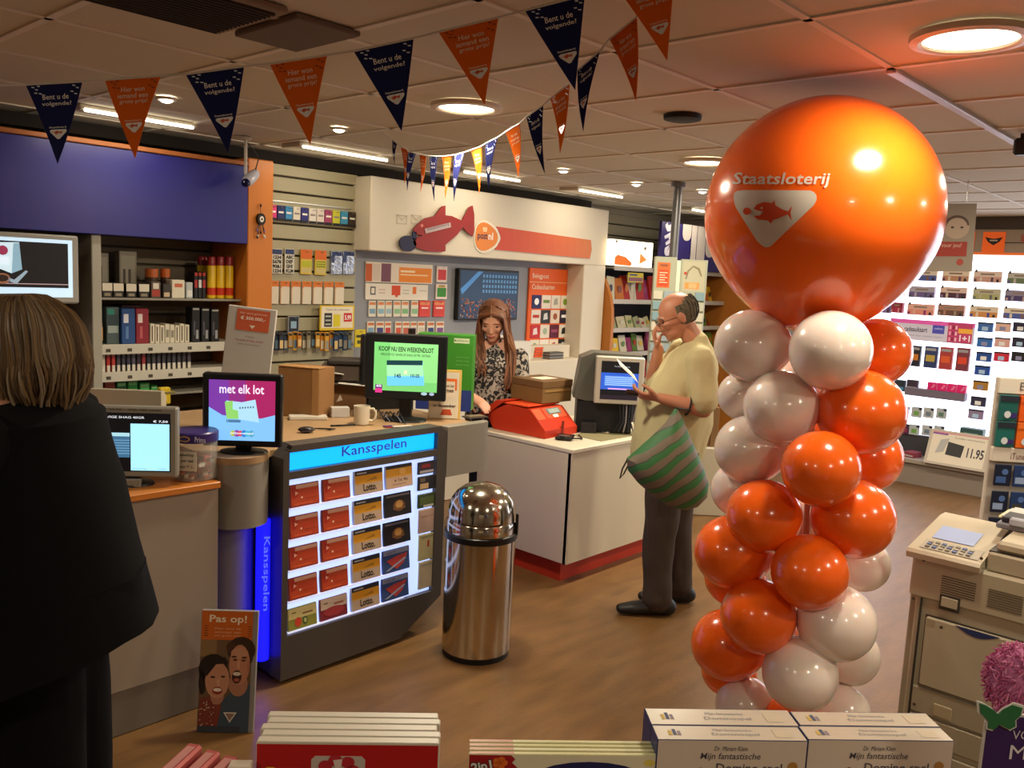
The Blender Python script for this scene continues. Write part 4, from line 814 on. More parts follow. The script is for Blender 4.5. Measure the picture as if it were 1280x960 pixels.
part('arm', MB(fr).box(-.10, .03, 0, .10, .06, zt_-.26, M('#141414')), t)
cab = MB(); random.seed(11)
for k in range(9):
    a = on_z(470+k*5, 523-random.random()*5, .97); b = on_z(482+k*5, 525+random.random()*6, .97)
    cab.tube([(a.x, a.y, .976), ((a.x+b.x)/2, (a.y+b.y)/2+.02, .99+random.random()*.03), (b.x, b.y, .976)], .003, M(['#18181a', '#6a6a78', '#2a2a30'][k % 3]), 5)
solo('cable_tangle', cab, 'tangle of dark cables under the green monitor', 'cables', kind='stuff')
# green display box
p = on_d(555, 480, D2+.38); fr = FR(p.x, p.y, .971, FACE-4); kk = (D2+.38)/FPX
xl, xr = (520-555)*kk, (590-555)*kk; zt_ = on_d(555, 417, D2+.38).z-.971
GRB = M('#3f8f2c', .45)
t = thing('green_ticket_box', (p.x, p.y, .971), 'tall bright green cardboard display box between monitor and clerk', 'box')
part('board', MB(fr).box(xl, 0, 0, xr, .12, zt_, GRB, b=.004), t)
s = MB(fr); s.rect(xr-.105, zt_-.045, xr-.022, zt_-.018, -.0015, M('#cfe0b8')); s.text('geldwinkel', xr-.09, zt_-.038, xr-.026, zt_-.026, -.002, M('#2a5a2a')); s.oval(xr-.098, zt_-.031, .005, .005, -.002, M('#2a6a2a'), 8)
s.text('JK', xl+.0, zt_-.13, xl+.075, zt_-.05, -.0015, M('#0e120e'), bold=.05, shear=-.2); s.text('JK', xl-.003, zt_-.132, xl+.072, zt_-.052, -.0013, M('#dfe4d0'), bold=.1, shear=-.2)
s.poly([(xl, zt_*.75), (xl+.07, zt_*.9), (xl+.1, zt_*.55), (xl, zt_*.5)], -.001, M('#58a83a')); s.rect(xl, 0, xr, zt_*.28, -.001, M('#2c3f8a')); s.poly([(xl+.04, zt_*.62), (xl+.06, zt_*.75), (xl+.085, zt_*.68), (xl+.07, zt_*.5), (xl+.04, zt_*.5)], -.0012, M('#b87a5a'))
for k in range(3): s.text('speel mee', xr-.09, zt_*(.70-.05*k), xr-.02, zt_*(.72-.05*k), -.0013, M('#8ac078'))
part('print', s, t)
# book / framed leaflet
p = on_z(555, 524, .97); fr = FR(p.x, p.y, .971, FACE+3)@Matrix.Rotation(R(-8), 4, 'X'); D3 = (Vector((p.x, p.y, .97))-CAM).dot(cf); kk = D3/FPX; W_, H_ = 40*kk, 62*kk
t = thing('leaflet_holder', (p.x, p.y, .971), 'small upright card with orange picture and yellow edge right of the monitor', 'sign')
part('card_stack', MB(fr).box(-W_/2, 0, 0, W_/2, .02, H_, M('#d8b45a'), b=.002), t)
s = MB(fr); s.rect(-W_/2+.004, .004, W_/2-.012, H_-.014, -.001, M('#d8cdb8')); s.rect(-.01, H_*.58, W_*.36, H_*.82, -.0015, M('#d8681e')); s.rect(.0, H_*.45, W_*.30, H_*.76, -.002, M('#e0d0b8'))
s.text('win hier', .002, H_*.64, W_*.28, H_*.70, -.003, M('#4a3a30'), bold=.02); s.text('mee', .004, H_*.54, W_*.26, H_*.60, -.003, M('#4a3a30'), bold=.02); s.text('in december', -W_*.35, H_*.24, W_*.35, H_*.30, -.003, M('#3a2a24'), bold=.02)
s.poly([(-.02, .02), (.04, .02), (.03, .05), (-.01, .05)], -.002, M('#b84a24')); part('print', s, t)
p = on_z(497, 534, .97); mb = MB(FR(p.x, p.y, .971, -20)); mb.box(-.06, -.015, 0, .04, .015, .004, M('#8a2a30')).box(-.03, -.025, .004, .07, .0, .007, M('#c8bcb0')).box(-.07, .0, .004, -.01, .02, .006, M('#4a2a60')); solo('card_stack', mb, 'few red and white cards lying in front of the green monitor', 'cards')
p = on_z(598, 520, .97); mb = MB(FR(p.x-.05, p.y-.03, .971, -10)); mb.box(-.06, -.03, 0, .06, .04, .006, M('#4a4038')).box(-.05, -.02, .006, .05, .03, .010, M('#7a6a54')); solo('counter_mat', mb, 'dark mat at the right tip of the beech worktop', 'mat')
# ================================================================ BIN
CH = M('#c4bcae', .14, 1, nm='polished_steel'); bx, by = 2.69, 2.61
t = thing('pedal_bin', (bx, by, 0), 'shiny steel push bin with domed lid and black band beside the lit display', 'bin')
part('bin_body', MB().lathe([(.150, .02), (.157, .028), (.157, .545), (.155, .548)], (bx, by, 0), CH, 56), t)
part('foot_ring', MB().cyl((bx, by, 0), .152, .022, BLK, 48), t)
part('black_band', MB().lathe([(.158, .543), (.165, .547), (.165, .573), (.158, .578)], (bx, by, 0), M('#121212', .35), 56), t)
part('collar', MB().lathe([(.157, .575), (.157, .62), (.150, .632)], (bx, by, 0), CH, 56), t)
part('domed_lid', MB().lathe([(.153, .628), (.150, .675), (.138, .718), (.115, .752), (.080, .776), (.04, .789), (.004, .793)], (bx, by, 0), CH, 56), t)
def dome(u, z): # point on dome towards azimuth u
    z -= .022; r_ = .158 if z < .628 else .156*math.sqrt(max(0, 1-((z-.628)/.170)**2)); return (bx+r_*math.cos(u), by+r_*math.sin(u), z)
a0 = R(222.5)
pts = [dome(a0-R(38), .66)]+[dome(a0-R(38), z) for z in (.70, .74)]+[dome(a0+R(d), .765) for d in (-30, -15, 0, 15, 30)]+[dome(a0+R(38), z) for z in (.74, .70, .66)]+[dome(a0+R(d), .655) for d in (30, 15, 0, -15, -30, -38)]
part('flap_edge', MB().tube(pts, .004, M('#6a6258', .2, 1), 6), t)
part('handle_hoop', MB().tube([(bx+.163*math.cos(a0+R(78)+R(d)*0), by+.163*math.sin(a0+R(78)), z) for z, d in ((.57, 0), (.62, 0), (.66, 0))], .007, BLK, 8), t)
# ================================================================ POP BOARD
c0 = on_z(248, 922, 0); c1 = on_z(325, 905, 0)
cx_, cy_ = (c0.x+c1.x)/2-.02, (c0.y+c1.y)/2
fr = FR(cx_, cy_, 0, FACE+3) @ Matrix.Rotation(R(-8), 4, 'X'); W_, H_ = .205, .447
t = thing('promo_board', (cx_, cy_, 0), 'leaning floor board reading Pas op with two laughing people', 'sign')
part('board', MB(fr).box(-W_/2, 0, .0, W_/2, .018, H_, M('#8a8480'), b=.002), t)
s = MB(fr); X = -W_/2; SK = M('#c08a6a'); 
s.rect(X+.002, .002, -X-.018, H_-.002, -.001, M('#6a5038')); s.rect(X+.002, H_*.76, -X-.018, H_-.002, -.0014, M('#c8621c'))
s.rect(X+.002, H_*.62, X+.06, H_*.76, -.0013, M('#8a6a44'))
s.text('Pas op!', X+.03, H_*.885, X+.165, H_*.965, -.002, M('#f0e0c8'), bold=.02)
for k, q in enumerate(('Hier wint de', 'winnaar van', 'een grote prijs')): s.text(q, X+.05, H_*(.845-.03*k), X+.145, H_*(.862-.03*k), -.002, M('#e8b890'))
for k in range(5):
    s.rect(X+.012, H_*(.79+.02*k), X+.026, H_*(.795+.02*k), -.002, M('#5a2a14')); s.rect(X+.17, H_*(.79+.02*k), X+.184, H_*(.795+.02*k), -.002, M('#5a2a14'))
def ov(u, v, a, b, y, c, n=18): s.oval(X+u*W_, v*H_, a*W_, b*H_, y, M(c), n)
# man (right)
s.poly([(X+.4*W_, .002), (X+.91*W_, .002), (X+.91*W_, H_*.40), (X+.62*W_, H_*.36), (X+.42*W_, H_*.25), (X+.34*W_, .002)], -.002, M('#3c4a58'))
ov(.70, .40, .17, .10, -.0021, '#a8735a'); ov(.73, .68, .25, .11, -.0022, '#3a2418'); ov(.85, .62, .09, .06, -.00215, '#3a2418'); ov(.55, .70, .08, .05, -.00225, '#4a2c1c')
ov(.71, .56, .185, .165, -.0024, '#b87c5e'); ov(.70, .655, .15, .045, -.0026, '#c08a6a'); ov(.67, .46, .085, .055, -.0027, '#3a1a14'); ov(.67, .485, .07, .016, -.0028, '#d8c8b8'); ov(.67, .435, .05, .015, -.0028, '#a85a4a')
ov(.63, .60, .04, .008, -.0028, '#4a2c20'); ov(.78, .595, .04, .008, -.0028, '#4a2c20'); ov(.69, .56, .03, .04, -.0028, '#c89070'); ov(.61, .625, .05, .008, -.0028, '#4a2c20'); ov(.79, .62, .05, .008, -.0028, '#4a2c20'); ov(.87, .55, .025, .04, -.0027, '#a86c50')
# woman (left)
s.poly([(X+.002, .002), (X+.34*W_, .002), (X+.42*W_, H_*.22), (X+.3*W_, H_*.3), (X+.04*W_, H_*.28)], -.003, M('#7a3428'))
ov(.25, .52, .26, .125, -.0031, '#241812'); ov(.07, .42, .07, .11, -.0031, '#241812'); ov(.34, .30, .12, .07, -.00315, '#a8705a')
ov(.33, .43, .215, .15, -.0033, '#bc8468'); s.poly([(X+.06*W_, H_*.50), (X+.18*W_, H_*.61), (X+.45*W_, H_*.62), (X+.52*W_, H_*.57), (X+.3*W_, H_*.56), (X+.14*W_, H_*.46)], -.0036, M('#241812'))
ov(.34, .345, .09, .032, -.0037, '#8a2a24'); ov(.34, .352, .075, .015, -.0038, '#e0d0c0'); ov(.25, .455, .045, .008, -.0037, '#3a2018'); ov(.43, .46, .04, .008, -.0037, '#3a2018'); ov(.35, .41, .03, .03, -.0037, '#c89878')
random.seed(2)
for k in range(40): ov(random.uniform(.03, .3), random.uniform(.02, .25), .015, .006, -.0038, random.choice(['#b88a70', '#5a2018', '#c8b0a0']), 6)
s.poly([(X+.46*W_, H_*.17), (X+.70*W_, H_*.17), (X+.58*W_, H_*.085)], -.004, M('#cfc8bc')); s.poly([(X+.50*W_, H_*.16), (X+.66*W_, H_*.16), (X+.58*W_, H_*.10)], -.0044, M('#8a6a5a'))
s.rect(X+.002, .002, -X-.05, H_*.055, -.0042, M('#3a3c44')); part('poster', s, t)
# ================================================================ POSTAL COUNTER (right)
WC = M('#cbbfa8', .5, nm='cream_counter')
CX0, CX1, CY0, CY1 = 3.65, 4.72, 2.87, 3.56
t = thing('postal_counter', (4.3, 3.2, 0), 'cream floating counter with red recessed base in the middle of the shop', 'counter')
part('front_panel', MB().box(CX0, CY0+.004, .12, CX0+.03, 3.60, .755, WC, b=.003), t)
part('side_panel', MB().box(CX0, CY0, .12, CX1, CY0+.03, .755, WC, b=.003), t)
part('back_panel', MB().box(CX0+.03, CY1-.03, .12, CX1, CY1, .755, WC), t)
part('counter_top', MB().box(CX0-.005, CY0-.005, .755, CX1, CY1+.05, .78, M('#d2c8b4', .45), b=.004), t)
part('counter_top', MB().box(3.98, 2.92, .7801, 4.42, 3.14, .7835, M('#8a8262', .5)), t, 'olive writing mat let into the top')
part('red_base', MB().box(CX0+.04, CY0+.07, 0, CX1-.05, CY1-.05, .12, M('#b8341a', .5)), t, 'recessed red base')
t = thing('cream_cabinet', (5.6, 3.0, 0), 'cream cabinet with brown cartons standing on it behind the standing man', 'cabinet')
q = on_d(880, 560, 6.35)
cxx, cyy = q.x, q.y; frc = FR(cxx, cyy, 0, FACE)
part('cabinet_body', MB(frc).box(-.10, 0, .0, .42, .4, q.z, M('#b5ab98', .55), b=.005), t)
for k, (a, b, h) in enumerate(((-.07, -.01, .30), (-.005, .05, .36), (.055, .11, .30))):
    solo('brown_carton', MB(frc).box(a, .06, q.z+.001, b, .3, q.z+h, M(['#8a6840', '#6f4e2e', '#7a5a38'][k], .7), b=.003), 'narrow brown carton on the cream cabinet behind the man, %s from the left' % ORD[k], 'box', None)
# postal scale
SC = M('#c4361c', .38, nm='scale_red'); SC2 = M('#d84a22', .38)
x0s, y0s = 3.70, 3.02
fr = FR(3.93, 3.24, .781, -38)
P0 = on_z(728, 543, .78); P1 = on_z(617, 536, .78); P2 = on_z(681, 549, .78)
ax = (Vector((P2.x, P2.y, 0))-Vector((P1.x, P1.y, 0)))
t = thing('postal_scale', (3.95, 3.3, .78), 'bright orange red parcel scale with grey readout on the cream counter', 'scale')
ang = math.degrees(math.atan2(ax.y, ax.x)); L1 = ax.length
fr = FR(P1.x, P1.y, .781, ang); bxv = Vector((P0.x-P2.x, P0.y-P2.y, 0)); dep = abs(bxv.dot(Vector((-math.sin(R(ang)), math.cos(R(ang)), 0))))
# local x: along left (long) side towards the front corner, local y: into depth (to the right in the picture)
part('body', MB(fr).prism([(0, 0), (L1, 0), (L1, .045), (L1-.06, .10), (L1-.12, .155), (.10, .165), (0, .12), (-.05, .10), (-.05, .06)], 0, dep, SC), t)
dsp = MB(fr)
nx = [(L1+.001, .046), (L1-.059, .101)]
def slope(u, v, off=.0015):  # u across 0..1 (depth), v up the sloped face 0..1
    a = L1-.06*v*1.9; return
X0_, Z0_ = L1-.06, .10; X1_, Z1_ = L1-.12, .155; dx, dz = X1_-X0_, Z1_-Z0_; nl = math.hypot(dx, dz); n_ = (dz/nl*.0015, -dx/nl*.0015)
def sq(u0, v0, u1, v1, m, k=1):
    f_ = lambda u, v: (X0_+dx*v+n_[0]*k, dep*u, Z0_+dz*v+n_[1]*k)
    dsp.add([f_(u0, v0), f_(u1, v0), f_(u1, v1), f_(u0, v1)], [(0, 1, 2, 3)], m)
sq(.32, .0, .94, .98, M('#d2502c')); sq(.42, .35, .82, .88, M('#6c7a76', .3), 2); sq(.46, .42, .78, .8, M('#93a09a', em=.15), 3); sq(.52, .05, .66, .28, M('#fff0c0', em=1.2), 2); sq(.02, .0, .26, .98, M('#d8603a', .4))
part('readout', dsp, t, 'grey readout panel')
part('platform_frame', MB(fr).box(.02, .0, .165, L1-.14, dep, .175, SC2, b=.003), t)
part('side_flap', MB(fr).prism([(-.05, .085), (.06, .165), (.09, .185), (.02, .18), (-.13, .07), (-.14, .05)], -.01, dep*.7, SC), t)
part('slot', MB(fr).box(L1+.0, dep*.5, .0, L1+.004, dep*.56, .09, M('#7a1c10')), t)
# parcel on scale
pz_ = .781+.176
pc = Vector((P1.x, P1.y, 0))+Vector((math.cos(R(ang)), math.sin(R(ang)), 0))*(L1*.50)
t = thing('brown_parcel', (pc.x, pc.y, pz_), 'brown cardboard parcel lying on the orange red scale', 'box')
a0_ = on_z(677.5, 505, pz_); frp = FR(a0_.x, a0_.y, pz_, -90+0)
# parcel corners: near bottom corner a0_, left bottom (637,508), right bottom (722,510)
bl_ = on_z(638, 497.5, pz_); br_ = on_z(722, 502.7, pz_)
def quadbox(mb, c, l, r, h, m, z):
    l = Vector((l.x, l.y, 0)); c = Vector((c.x, c.y, 0)); r = Vector((r.x, r.y, 0)); f_ = l+r-c
    v = [(p.x, p.y, z) for p in (c, r, f_, l)]+[(p.x, p.y, z+h) for p in (c, r, f_, l)]
    mb.add(v, [(0, 3, 2, 1), (4, 5, 6, 7), (0, 1, 5, 4), (1, 2, 6, 5), (2, 3, 7, 6), (3, 0, 4, 7)], m)
dl = (Vector((bl_.x, bl_.y, 0))-Vector((a0_.x, a0_.y, 0))); dl = dl.normalized()
an_ = math.degrees(math.atan2(-dl.y, -dl.x))   # local x from left corner to near corner
wl = (Vector((bl_.x, bl_.y, 0))-Vector((a0_.x, a0_.y, 0))).length; wr_ = (Vector((br_.x, br_.y, 0))-Vector((a0_.x, a0_.y, 0))).length; wr_ = min(.34, wr_); cor = Vector((a0_.x, a0_.y, 0))+dl*.0
frp = FR(a0_.x+dl.x*wl, a0_.y+dl.y*wl, pz_, an_)
hB = .135
part('carton', MB(frp).box(0, 0, 0, wl, wr_, hB*.72, M('#7a5c34', .7, var=.08, vs=12), b=.003), t)
part('lid', MB(frp).box(-.003, -.003, hB*.68, wl+.003, wr_+.003, hB, M('#6d5030', .7, var=.08, vs=12), b=.003), t)
part('shipping_label', MB(frp).top(wl*.35, wr_*.25, wl*.75, wr_*.8, hB+.001, M('#e8ddc8')), t, 'white shipping label')
part('tape', MB(frp).box(wl-.001, .02, hB*.5, wl+.004, wr_-.02, hB*.58, M('#9a7a4a', .3)), t)
# card terminal + cable + papers
p = on_z(706, 549, .78); fr = FR(p.x, p.y, .785, -60); mb = MB(fr).box(-.05, -.06, 0, .05, .06, .018, M('#1a1816', .35), b=.006).box(-.03, -.04, .018, .03, .0, .021, M('#5a5650', .3))
solo('card_terminal', mb, 'flat black payment terminal in front of the orange scale', 'terminal')
mb = MB(); a = on_z(700, 547, .80); 
mb.tube([(a.x, a.y, .81), (a.x+.05, a.y-.02, .795), (a.x+.13, a.y-.06, .79), (a.x+.20, a.y+.02, .79)], .005, BLK, 6); solo('black_cable', mb, 'short black cable running right from the payment terminal', 'cable')
p = on_z(765, 537, .78); mb = MB(FR(p.x+.03, p.y+.08, .784, 8)); 
for k in range(4): mb.box(-.20+.01*k, -.13, k*.004, .22, .12-.01*k, k*.004+.003, M(['#d8cdb4', '#d2c8b0', '#dcd2ba', '#d0c4a8'][k]))
solo('paper_sheets', mb, 'loose cream papers on the counter below the touch screen', 'papers')
# touch screen till: grey housing and screen
q = on_d(775, 475, 5.15); fr = FR(q.x, q.y, 0, FACE); kk = 5.15/FPX; zb_, zt_ = on_d(775, 506, 5.15).z, on_d(775, 446, 5.15).z
t = thing('touch_screen_till', (q.x, q.y, .78), 'grey hooded touch screen till with blue display in front of the man', 'till')
xl, xr = -31*kk, 30*kk
part('bezel', MB(fr).box(xl, 0, zb_, xr, .05, zt_, M('#b5ada0', .4), b=.006), t)
s = MB(fr); i = 7*kk; s.rect(xl+i, zb_+i*.8, xr-i, zt_-i*.8, -.001, M('#0a0c14', em=.4)); sx0, sx1, sz0, sz1 = xl+i, xr-i, zb_+i*.8, zt_-i*.8; w_, h_ = sx1-sx0, sz1-sz0
s.rect(sx0, sz0+h_*.26, sx1, sz0+h_*.70, -.0014, M('#2450b8', em=.9)); s.rect(sx0+w_*.1, sz0+h_*.36, sx1-w_*.1, sz0+h_*.62, -.0018, M('#4a80d8', em=.9))
for k in range(5): s.rect(sx0+w_*.12, sz0+h_*(.38+.05*k), sx1-w_*.15, sz0+h_*(.395+.05*k), -.002, M('#a8c8f0', em=.7))
s.rect(sx0+w_*.2, sz0+h_*.27, sx1-w_*.2, sz0+h_*.30, -.0022, M('#d8a0e0', em=.8)); s.rect(sx0, sz0, sx1, sz0+h_*.12, -.0014, M('#241c2c', em=.4)); s.text('Postbestemming', sx0+w_*.35, sz0+h_*.84, sx0+w_*.75, sz0+h_*.89, -.002, M('#a8b8c8', em=.6))
part('screen', s, t)
part('hood', MB(fr).prism([(xl-25*kk, zb_+.02), (xl-10*kk, zb_+.005), (xr-.01, zb_+.01), (xr-.01, zt_+.01), (xl-2*kk, zt_+.015), (xl-18*kk, zt_-.02)], .052, .26, M('#55554e', .4)), t)
part('stand', MB(fr).box(xl-20*kk, .06, .785, xr-10*kk, .24, zb_+.01, M('#14141a', .5), b=.006), t)
tc = MB(fr); random.seed(9)
for k in range(8): tc.tube([(xr-.13+.02*k, .03, zb_-.01), (xr-.12+.015*k, .02, .86+.02*random.random()), (xr-.16+.03*k, .03, .80)], .005, M(['#1a1a1e', '#303038', '#8a8488'][k % 3]), 5)
part('cables', tc, t, kind='stuff')
part('keyboard_box', MB(fr).box(xl-14*kk, .02, .784, xl+6*kk, .056, .85, M('#28242a', .5), b=.004), t)
# ================================================================ SNACK RACK (far, behind the man)
RY0, RY1 = 4.60, 5.05; RX0, RX1 = 6.30, 8.30
WD = M('#b8722c', .45, var=.1, vs=4, nm='orange_wood_end')
t = thing('snack_rack', (7.3, 4.8, 0), 'tall rack of sweets and crisps with curved orange wood ends behind the man', 'shelf')
def endpanel(x, yf, top): 
    pts = [(5.09, 0), (5.09, top), (5.0, top+.01)]+[(yf+(5.0-yf)*(1-math.sin(q/8*1.5708)), top-.55*(1-math.cos(q/8*1.5708))) for q in range(1, 9)]+[(yf, 0)]
    return MB().prismx(pts, x-.02, x+.02, WD)
part('end_panel', endpanel(6.27, 4.56, 1.90), t, 'left curved orange end panel')
part('end_panel', endpanel(8.33, 4.30, 2.05), t, 'right curved orange end panel')
SR = []
for py in (335, 376, 411, 441, 475):
    z = on_y(790, py, RY0).z; SR.append(z)
    part('shelf', MB().box(6.295, RY0, z-.015, 8.305, 5.09, z, M('#8a8884', .4, .3), b=.002), t)
    part('price_rail', MB().box(6.295, RY0-.008, z-.03, 8.305, RY0, z+.012, M('#b8b2a8', .4), b=.002), t)
part('lower_back', MB().box(6.295, 5.06, 0, 8.305, 5.09, 1.9, M('#3c3a40', .7)), t)
random.seed(21)
# sweets: bags standing on the four visible shelves
cols = [('#a82a24', 'red'), ('#d8b020', 'yellow'), ('#2c2c44', 'dark blue'), ('#7a3a28', 'brown'), ('#b86a28', 'orange'), ('#c8c0a8', 'cream'), ('#5a7a2c', 'green'), ('#8a2a5a', 'purple')]
nm = ['top', 'second', 'third', 'fourth']
for r_, z in enumerate(SR[1:]):
    for k in range(17 if r_ < 3 else 8):
        x = 6.37+k*.112+random.uniform(-.008, .008)
        c, n = cols[int(random.random()*8)]; w_ = .10; h_ = [.15, .09, .13, .12][r_]+random.random()*[.10, .03, .06, .04][r_]
        if r_ == 1: c, n = [('#b8b488', 'pale yellow'), ('#9aa07a', 'pale green'), ('#c8c0a0', 'cream')][k % 3] if k < 9 else (c, n)
        fr = FR(x, RY0+.04+random.random()*.05, z+.001, random.uniform(-14, 14))
        mb = MB(fr).prismx([(0, .004), (.035, 0), (.06, 0), (.075, .02), (.06, h_*.5), (.045, h_), (.040, h_), (.02, h_*.5)], -w_/2, w_/2, M(c, .4, bump=.5, bs=30), X=Matrix.Rotation(R(random.uniform(-9, 9)), 4, 'Y'))
        mb.oval(0, h_*.5, w_*.25, h_*.18, .010, M(cols[(k+r_+2) % 8][0], .4), 8)
        solo('snack_bag', mb, '%s snack bag on the %s shelf of the sweets rack, %s from the left' % (n, ['upper', 'middle', 'lower', 'lowest'][r_], ORD[k]), 'snack bag', 'snack bags in the rack behind the man')
sg = MB(FY(4.9)); x0, za, x1, zb = wr('y', 4.62, 798, 343, 803, 356)
x0, za, x1, zb = wr('y', 4.60, 785, 341, 804, 353); mb = MB(FY(4.60)).box(x0, 0, za, x1, .006, zb, M('#c8b83a')).rect(x0+.01, za+.01, x1-.01, za+(zb-za)*.5, -.001, M('#8a5a6a')).rect(x0+.02, za+(zb-za)*.7, x1-.1, za+(zb-za)*.85, -.001, M('#3a4a7a')); mb.box((x0+x1)/2-.005, .001, SR[1], (x0+x1)/2+.005, .005, za+.01, LGRY); solo('price_sign', mb, 'small yellow and purple sign on the upper shelf of the sweets rack', 'sign')
# lit white poster on top
x0, za, x1, zb = wr('y', 4.58, 763, 301, 816, 333); t = thing('lit_poster', ((x0+x1)/2, 4.6, za), 'glowing white poster with orange shapes above the sweets rack', 'sign')
za = SR[0]+.012
part('light_box', MB(FY(4.58)).box(x0, 0, za, x1, .05, zb, M('#fff2d8', em=1.35), b=.004), t)
s = MB(FY(4.578)); w_, h_ = x1-x0, zb-za; s.poly([(x0+.10*w_, za+.04*h_), (x0+.48*w_, za+.02*h_), (x0+.50*w_, za+.14*h_), (x0+.35*w_, za+.35*h_), (x0+.16*w_, za+.42*h_), (x0+.10*w_, za+.3*h_)], 0, M('#d86a1c', em=.6))
s.poly([(x0+.68*w_, za+.12*h_), (x0+.86*w_, za+.30*h_), (x0+.69*w_, za+.55*h_)], 0, M('#d88a3a', em=.6)); s.oval(x0+.12*w_, zb-.08*h_, .012, .012, 0, M('#4a4038')); s.oval(x0+.8*w_, zb-.25*h_, .02, .016, 0, M('#a89878')); part('print', s, t)
# purple sign with vertical letters
x0, za, x1, zb = wr('y', 4.55, 826, 283, 925, 326); t = thing('purple_sign', ((x0+x1)/2, 4.55, za), 'purple sign with sideways white letters behind the pole', 'sign')
part('board', MB(FY(4.55)).box(x0, 0, SR[0]+.013, x1+.3, .03, zb, M('#2c1f6a', .4), b=.003), t)
s = MB(FY(4.548)); 
for k, ch in enumerate('JMS'):
    XT = Matrix.Translation((x0+.05, 0, zb-.03-.115*k)) @ Matrix.Rotation(R(68), 4, 'Y'); s.text(ch, -.01, .0, .085, .20, -.001*(k+1), M('#d8d4e0', em=.1), bold=.08, X=XT)
part('lettering', s, t); s = MB(FY(4.546)); u = on_y(852, 300, 4.55).x
WV = M('#cfc6c0')
for a, b, d in ((u, u+.16, .10), (u+.17, u+.27, .34), (u+.28, u+.44, .31), (u+.45, u+.62, .24)):
    s.poly([(a, zb)]+[(a, zb-d)]+[((a+b)/2-(b-a)/2*math.cos(q/6*3.1416), zb-d-.06*math.sin(q/6*3.1416)) for q in range(1, 6)]+[(b, zb-d), (b, zb)], -.002, WV)
part('drip_print', s, t)
# newspaper stand behind the man
q = on_d(846, 420, 5.85); kk = 5.85/FPX; fr = FR(q.x, q.y, 0, FACE); zt_ = on_d(846, 322, 5.85).z
t = thing('leaflet_stand', (q.x, q.y, 0), 'pale acrylic leaflet stand with two posters behind the standing man', 'stand')
AC = M('#9b9e8c', .35)
part('stand_panel', MB(fr).box(-34*kk, 0, .02, -6*kk, .04, zt_, AC, b=.004), t); part('stand_panel', MB(fr).box(-1*kk, .0, .02, 32*kk, .04, zt_-.01, AC, b=.004), t)
part('spine', MB(fr).box(-6*kk, .01, 0, -1*kk, .05, zt_-.02, M('#c8d0c0', .3)), t); part('foot', MB(fr).box(-34*kk, -.05, 0, 32*kk, .2, .02, M('#8a8a80')), t)
s = MB(fr); s.rect(-30*kk, zt_-38*kk, -14*kk, zt_-7*kk, -.001, M('#c8602a')); s.rect(-28*kk, zt_-36*kk, -16*kk, zt_-16*kk, -.0015, M('#d8401c'))
for k in range(5): s.rect(-27*kk, zt_-(20+3*k)*kk, -(17+k % 2*3)*kk, zt_-(19+3*k)*kk, -.002, M('#e8c8a8'))
s.rect(-27*kk, zt_-12*kk, -17*kk, zt_-9*kk, -.002, M('#8a4a2a')); part('orange_poster', s, t)
s = MB(fr); s.rect(2*kk, zt_-41*kk, 29*kk, zt_-4*kk, -.001, M('#a9a58e')); s.rect(5*kk, zt_-38*kk, 23*kk, zt_-30*kk, -.0015, M('#d88a4a')); s.rect(10*kk, zt_-37*kk, 20*kk, zt_-31*kk, -.002, M('#d8a070'))
s.poly([(5*kk, zt_-26*kk), (7*kk, zt_-16*kk), (14*kk, zt_-9*kk), (22*kk, zt_-12*kk), (26*kk, zt_-22*kk), (24*kk, zt_-22*kk), (20*kk, zt_-14*kk), (14*kk, zt_-11*kk), (9*kk, zt_-17*kk), (7*kk, zt_-26*kk)], -.0016, M('#7a7058')); s.oval(5*kk, zt_-19*kk, 2*kk, 2*kk, -.002, M('#a83a2a'), 8); part('photo_poster', s, t)
pk = MB(fr); random.seed(4)
for r_ in range(7):
    for k in range(5):
        z_ = zt_-(52+13*r_)*kk; x_ = (-33+13*k)*kk
        part('leaflet', MB(fr).box(x_, -.012, z_, x_+11*kk, -.002, z_+10*kk, M(random.choice(['#a8a89a', '#b8b4a4', '#8a98a0', '#74909a', '#c0b8a8', '#9aa08e']))), t)
# ================================================================ GLOWING WALL (right)
XB = 8.40
BW = M('#e9efff', em=3.0, nm='lightbox_white')
t = thing('lit_product_wall', (8.2, 1.5, 0), 'dazzling white backlit product wall on the right', 'shelf')
part('light_panel', MB().box(XB, -1.2, .42, XB+.05, 3.45, 2.09, BW), t)
part('side_panel', MB().box(8.1, 3.45, 0, XB+.05, 3.50, 2.28, M('#b8b2a8', .5), b=.004), t)
part('plinth', MB().box(8.12, -1.2, 0, XB, 3.45, .20, M('#8b8078', .5), b=.003), t)
part('bottom_tray', MB().box(8.08, -1.2, .20, XB, 3.45, .235, M('#9a9086', .5), b=.003), t)
part('tray_back', MB().box(XB-.03, -1.2, .235, XB, 3.45, .42, M('#3a3a40', .6)), t)
part('header', MB().box(XB-.12, -1.2, 2.10, XB+.05, 3.45, 2.30, M('#a89888', .6), b=.004), t)
part('header_rim', MB().box(XB-.125, -1.2, 2.085, XB+.0, 3.45, 2.105, M('#e8722a', em=.3)), t)
part('upper_gap', MB().box(XB-.05, -1.2, 2.30, XB+.05, 3.45, 2.41, M('#6a6058', .8)), t)
def XW(px0, py0, px1, py1, X=XB-.01): return wr('x', X, px0, py0, px1, py1)
HX = XB-.128
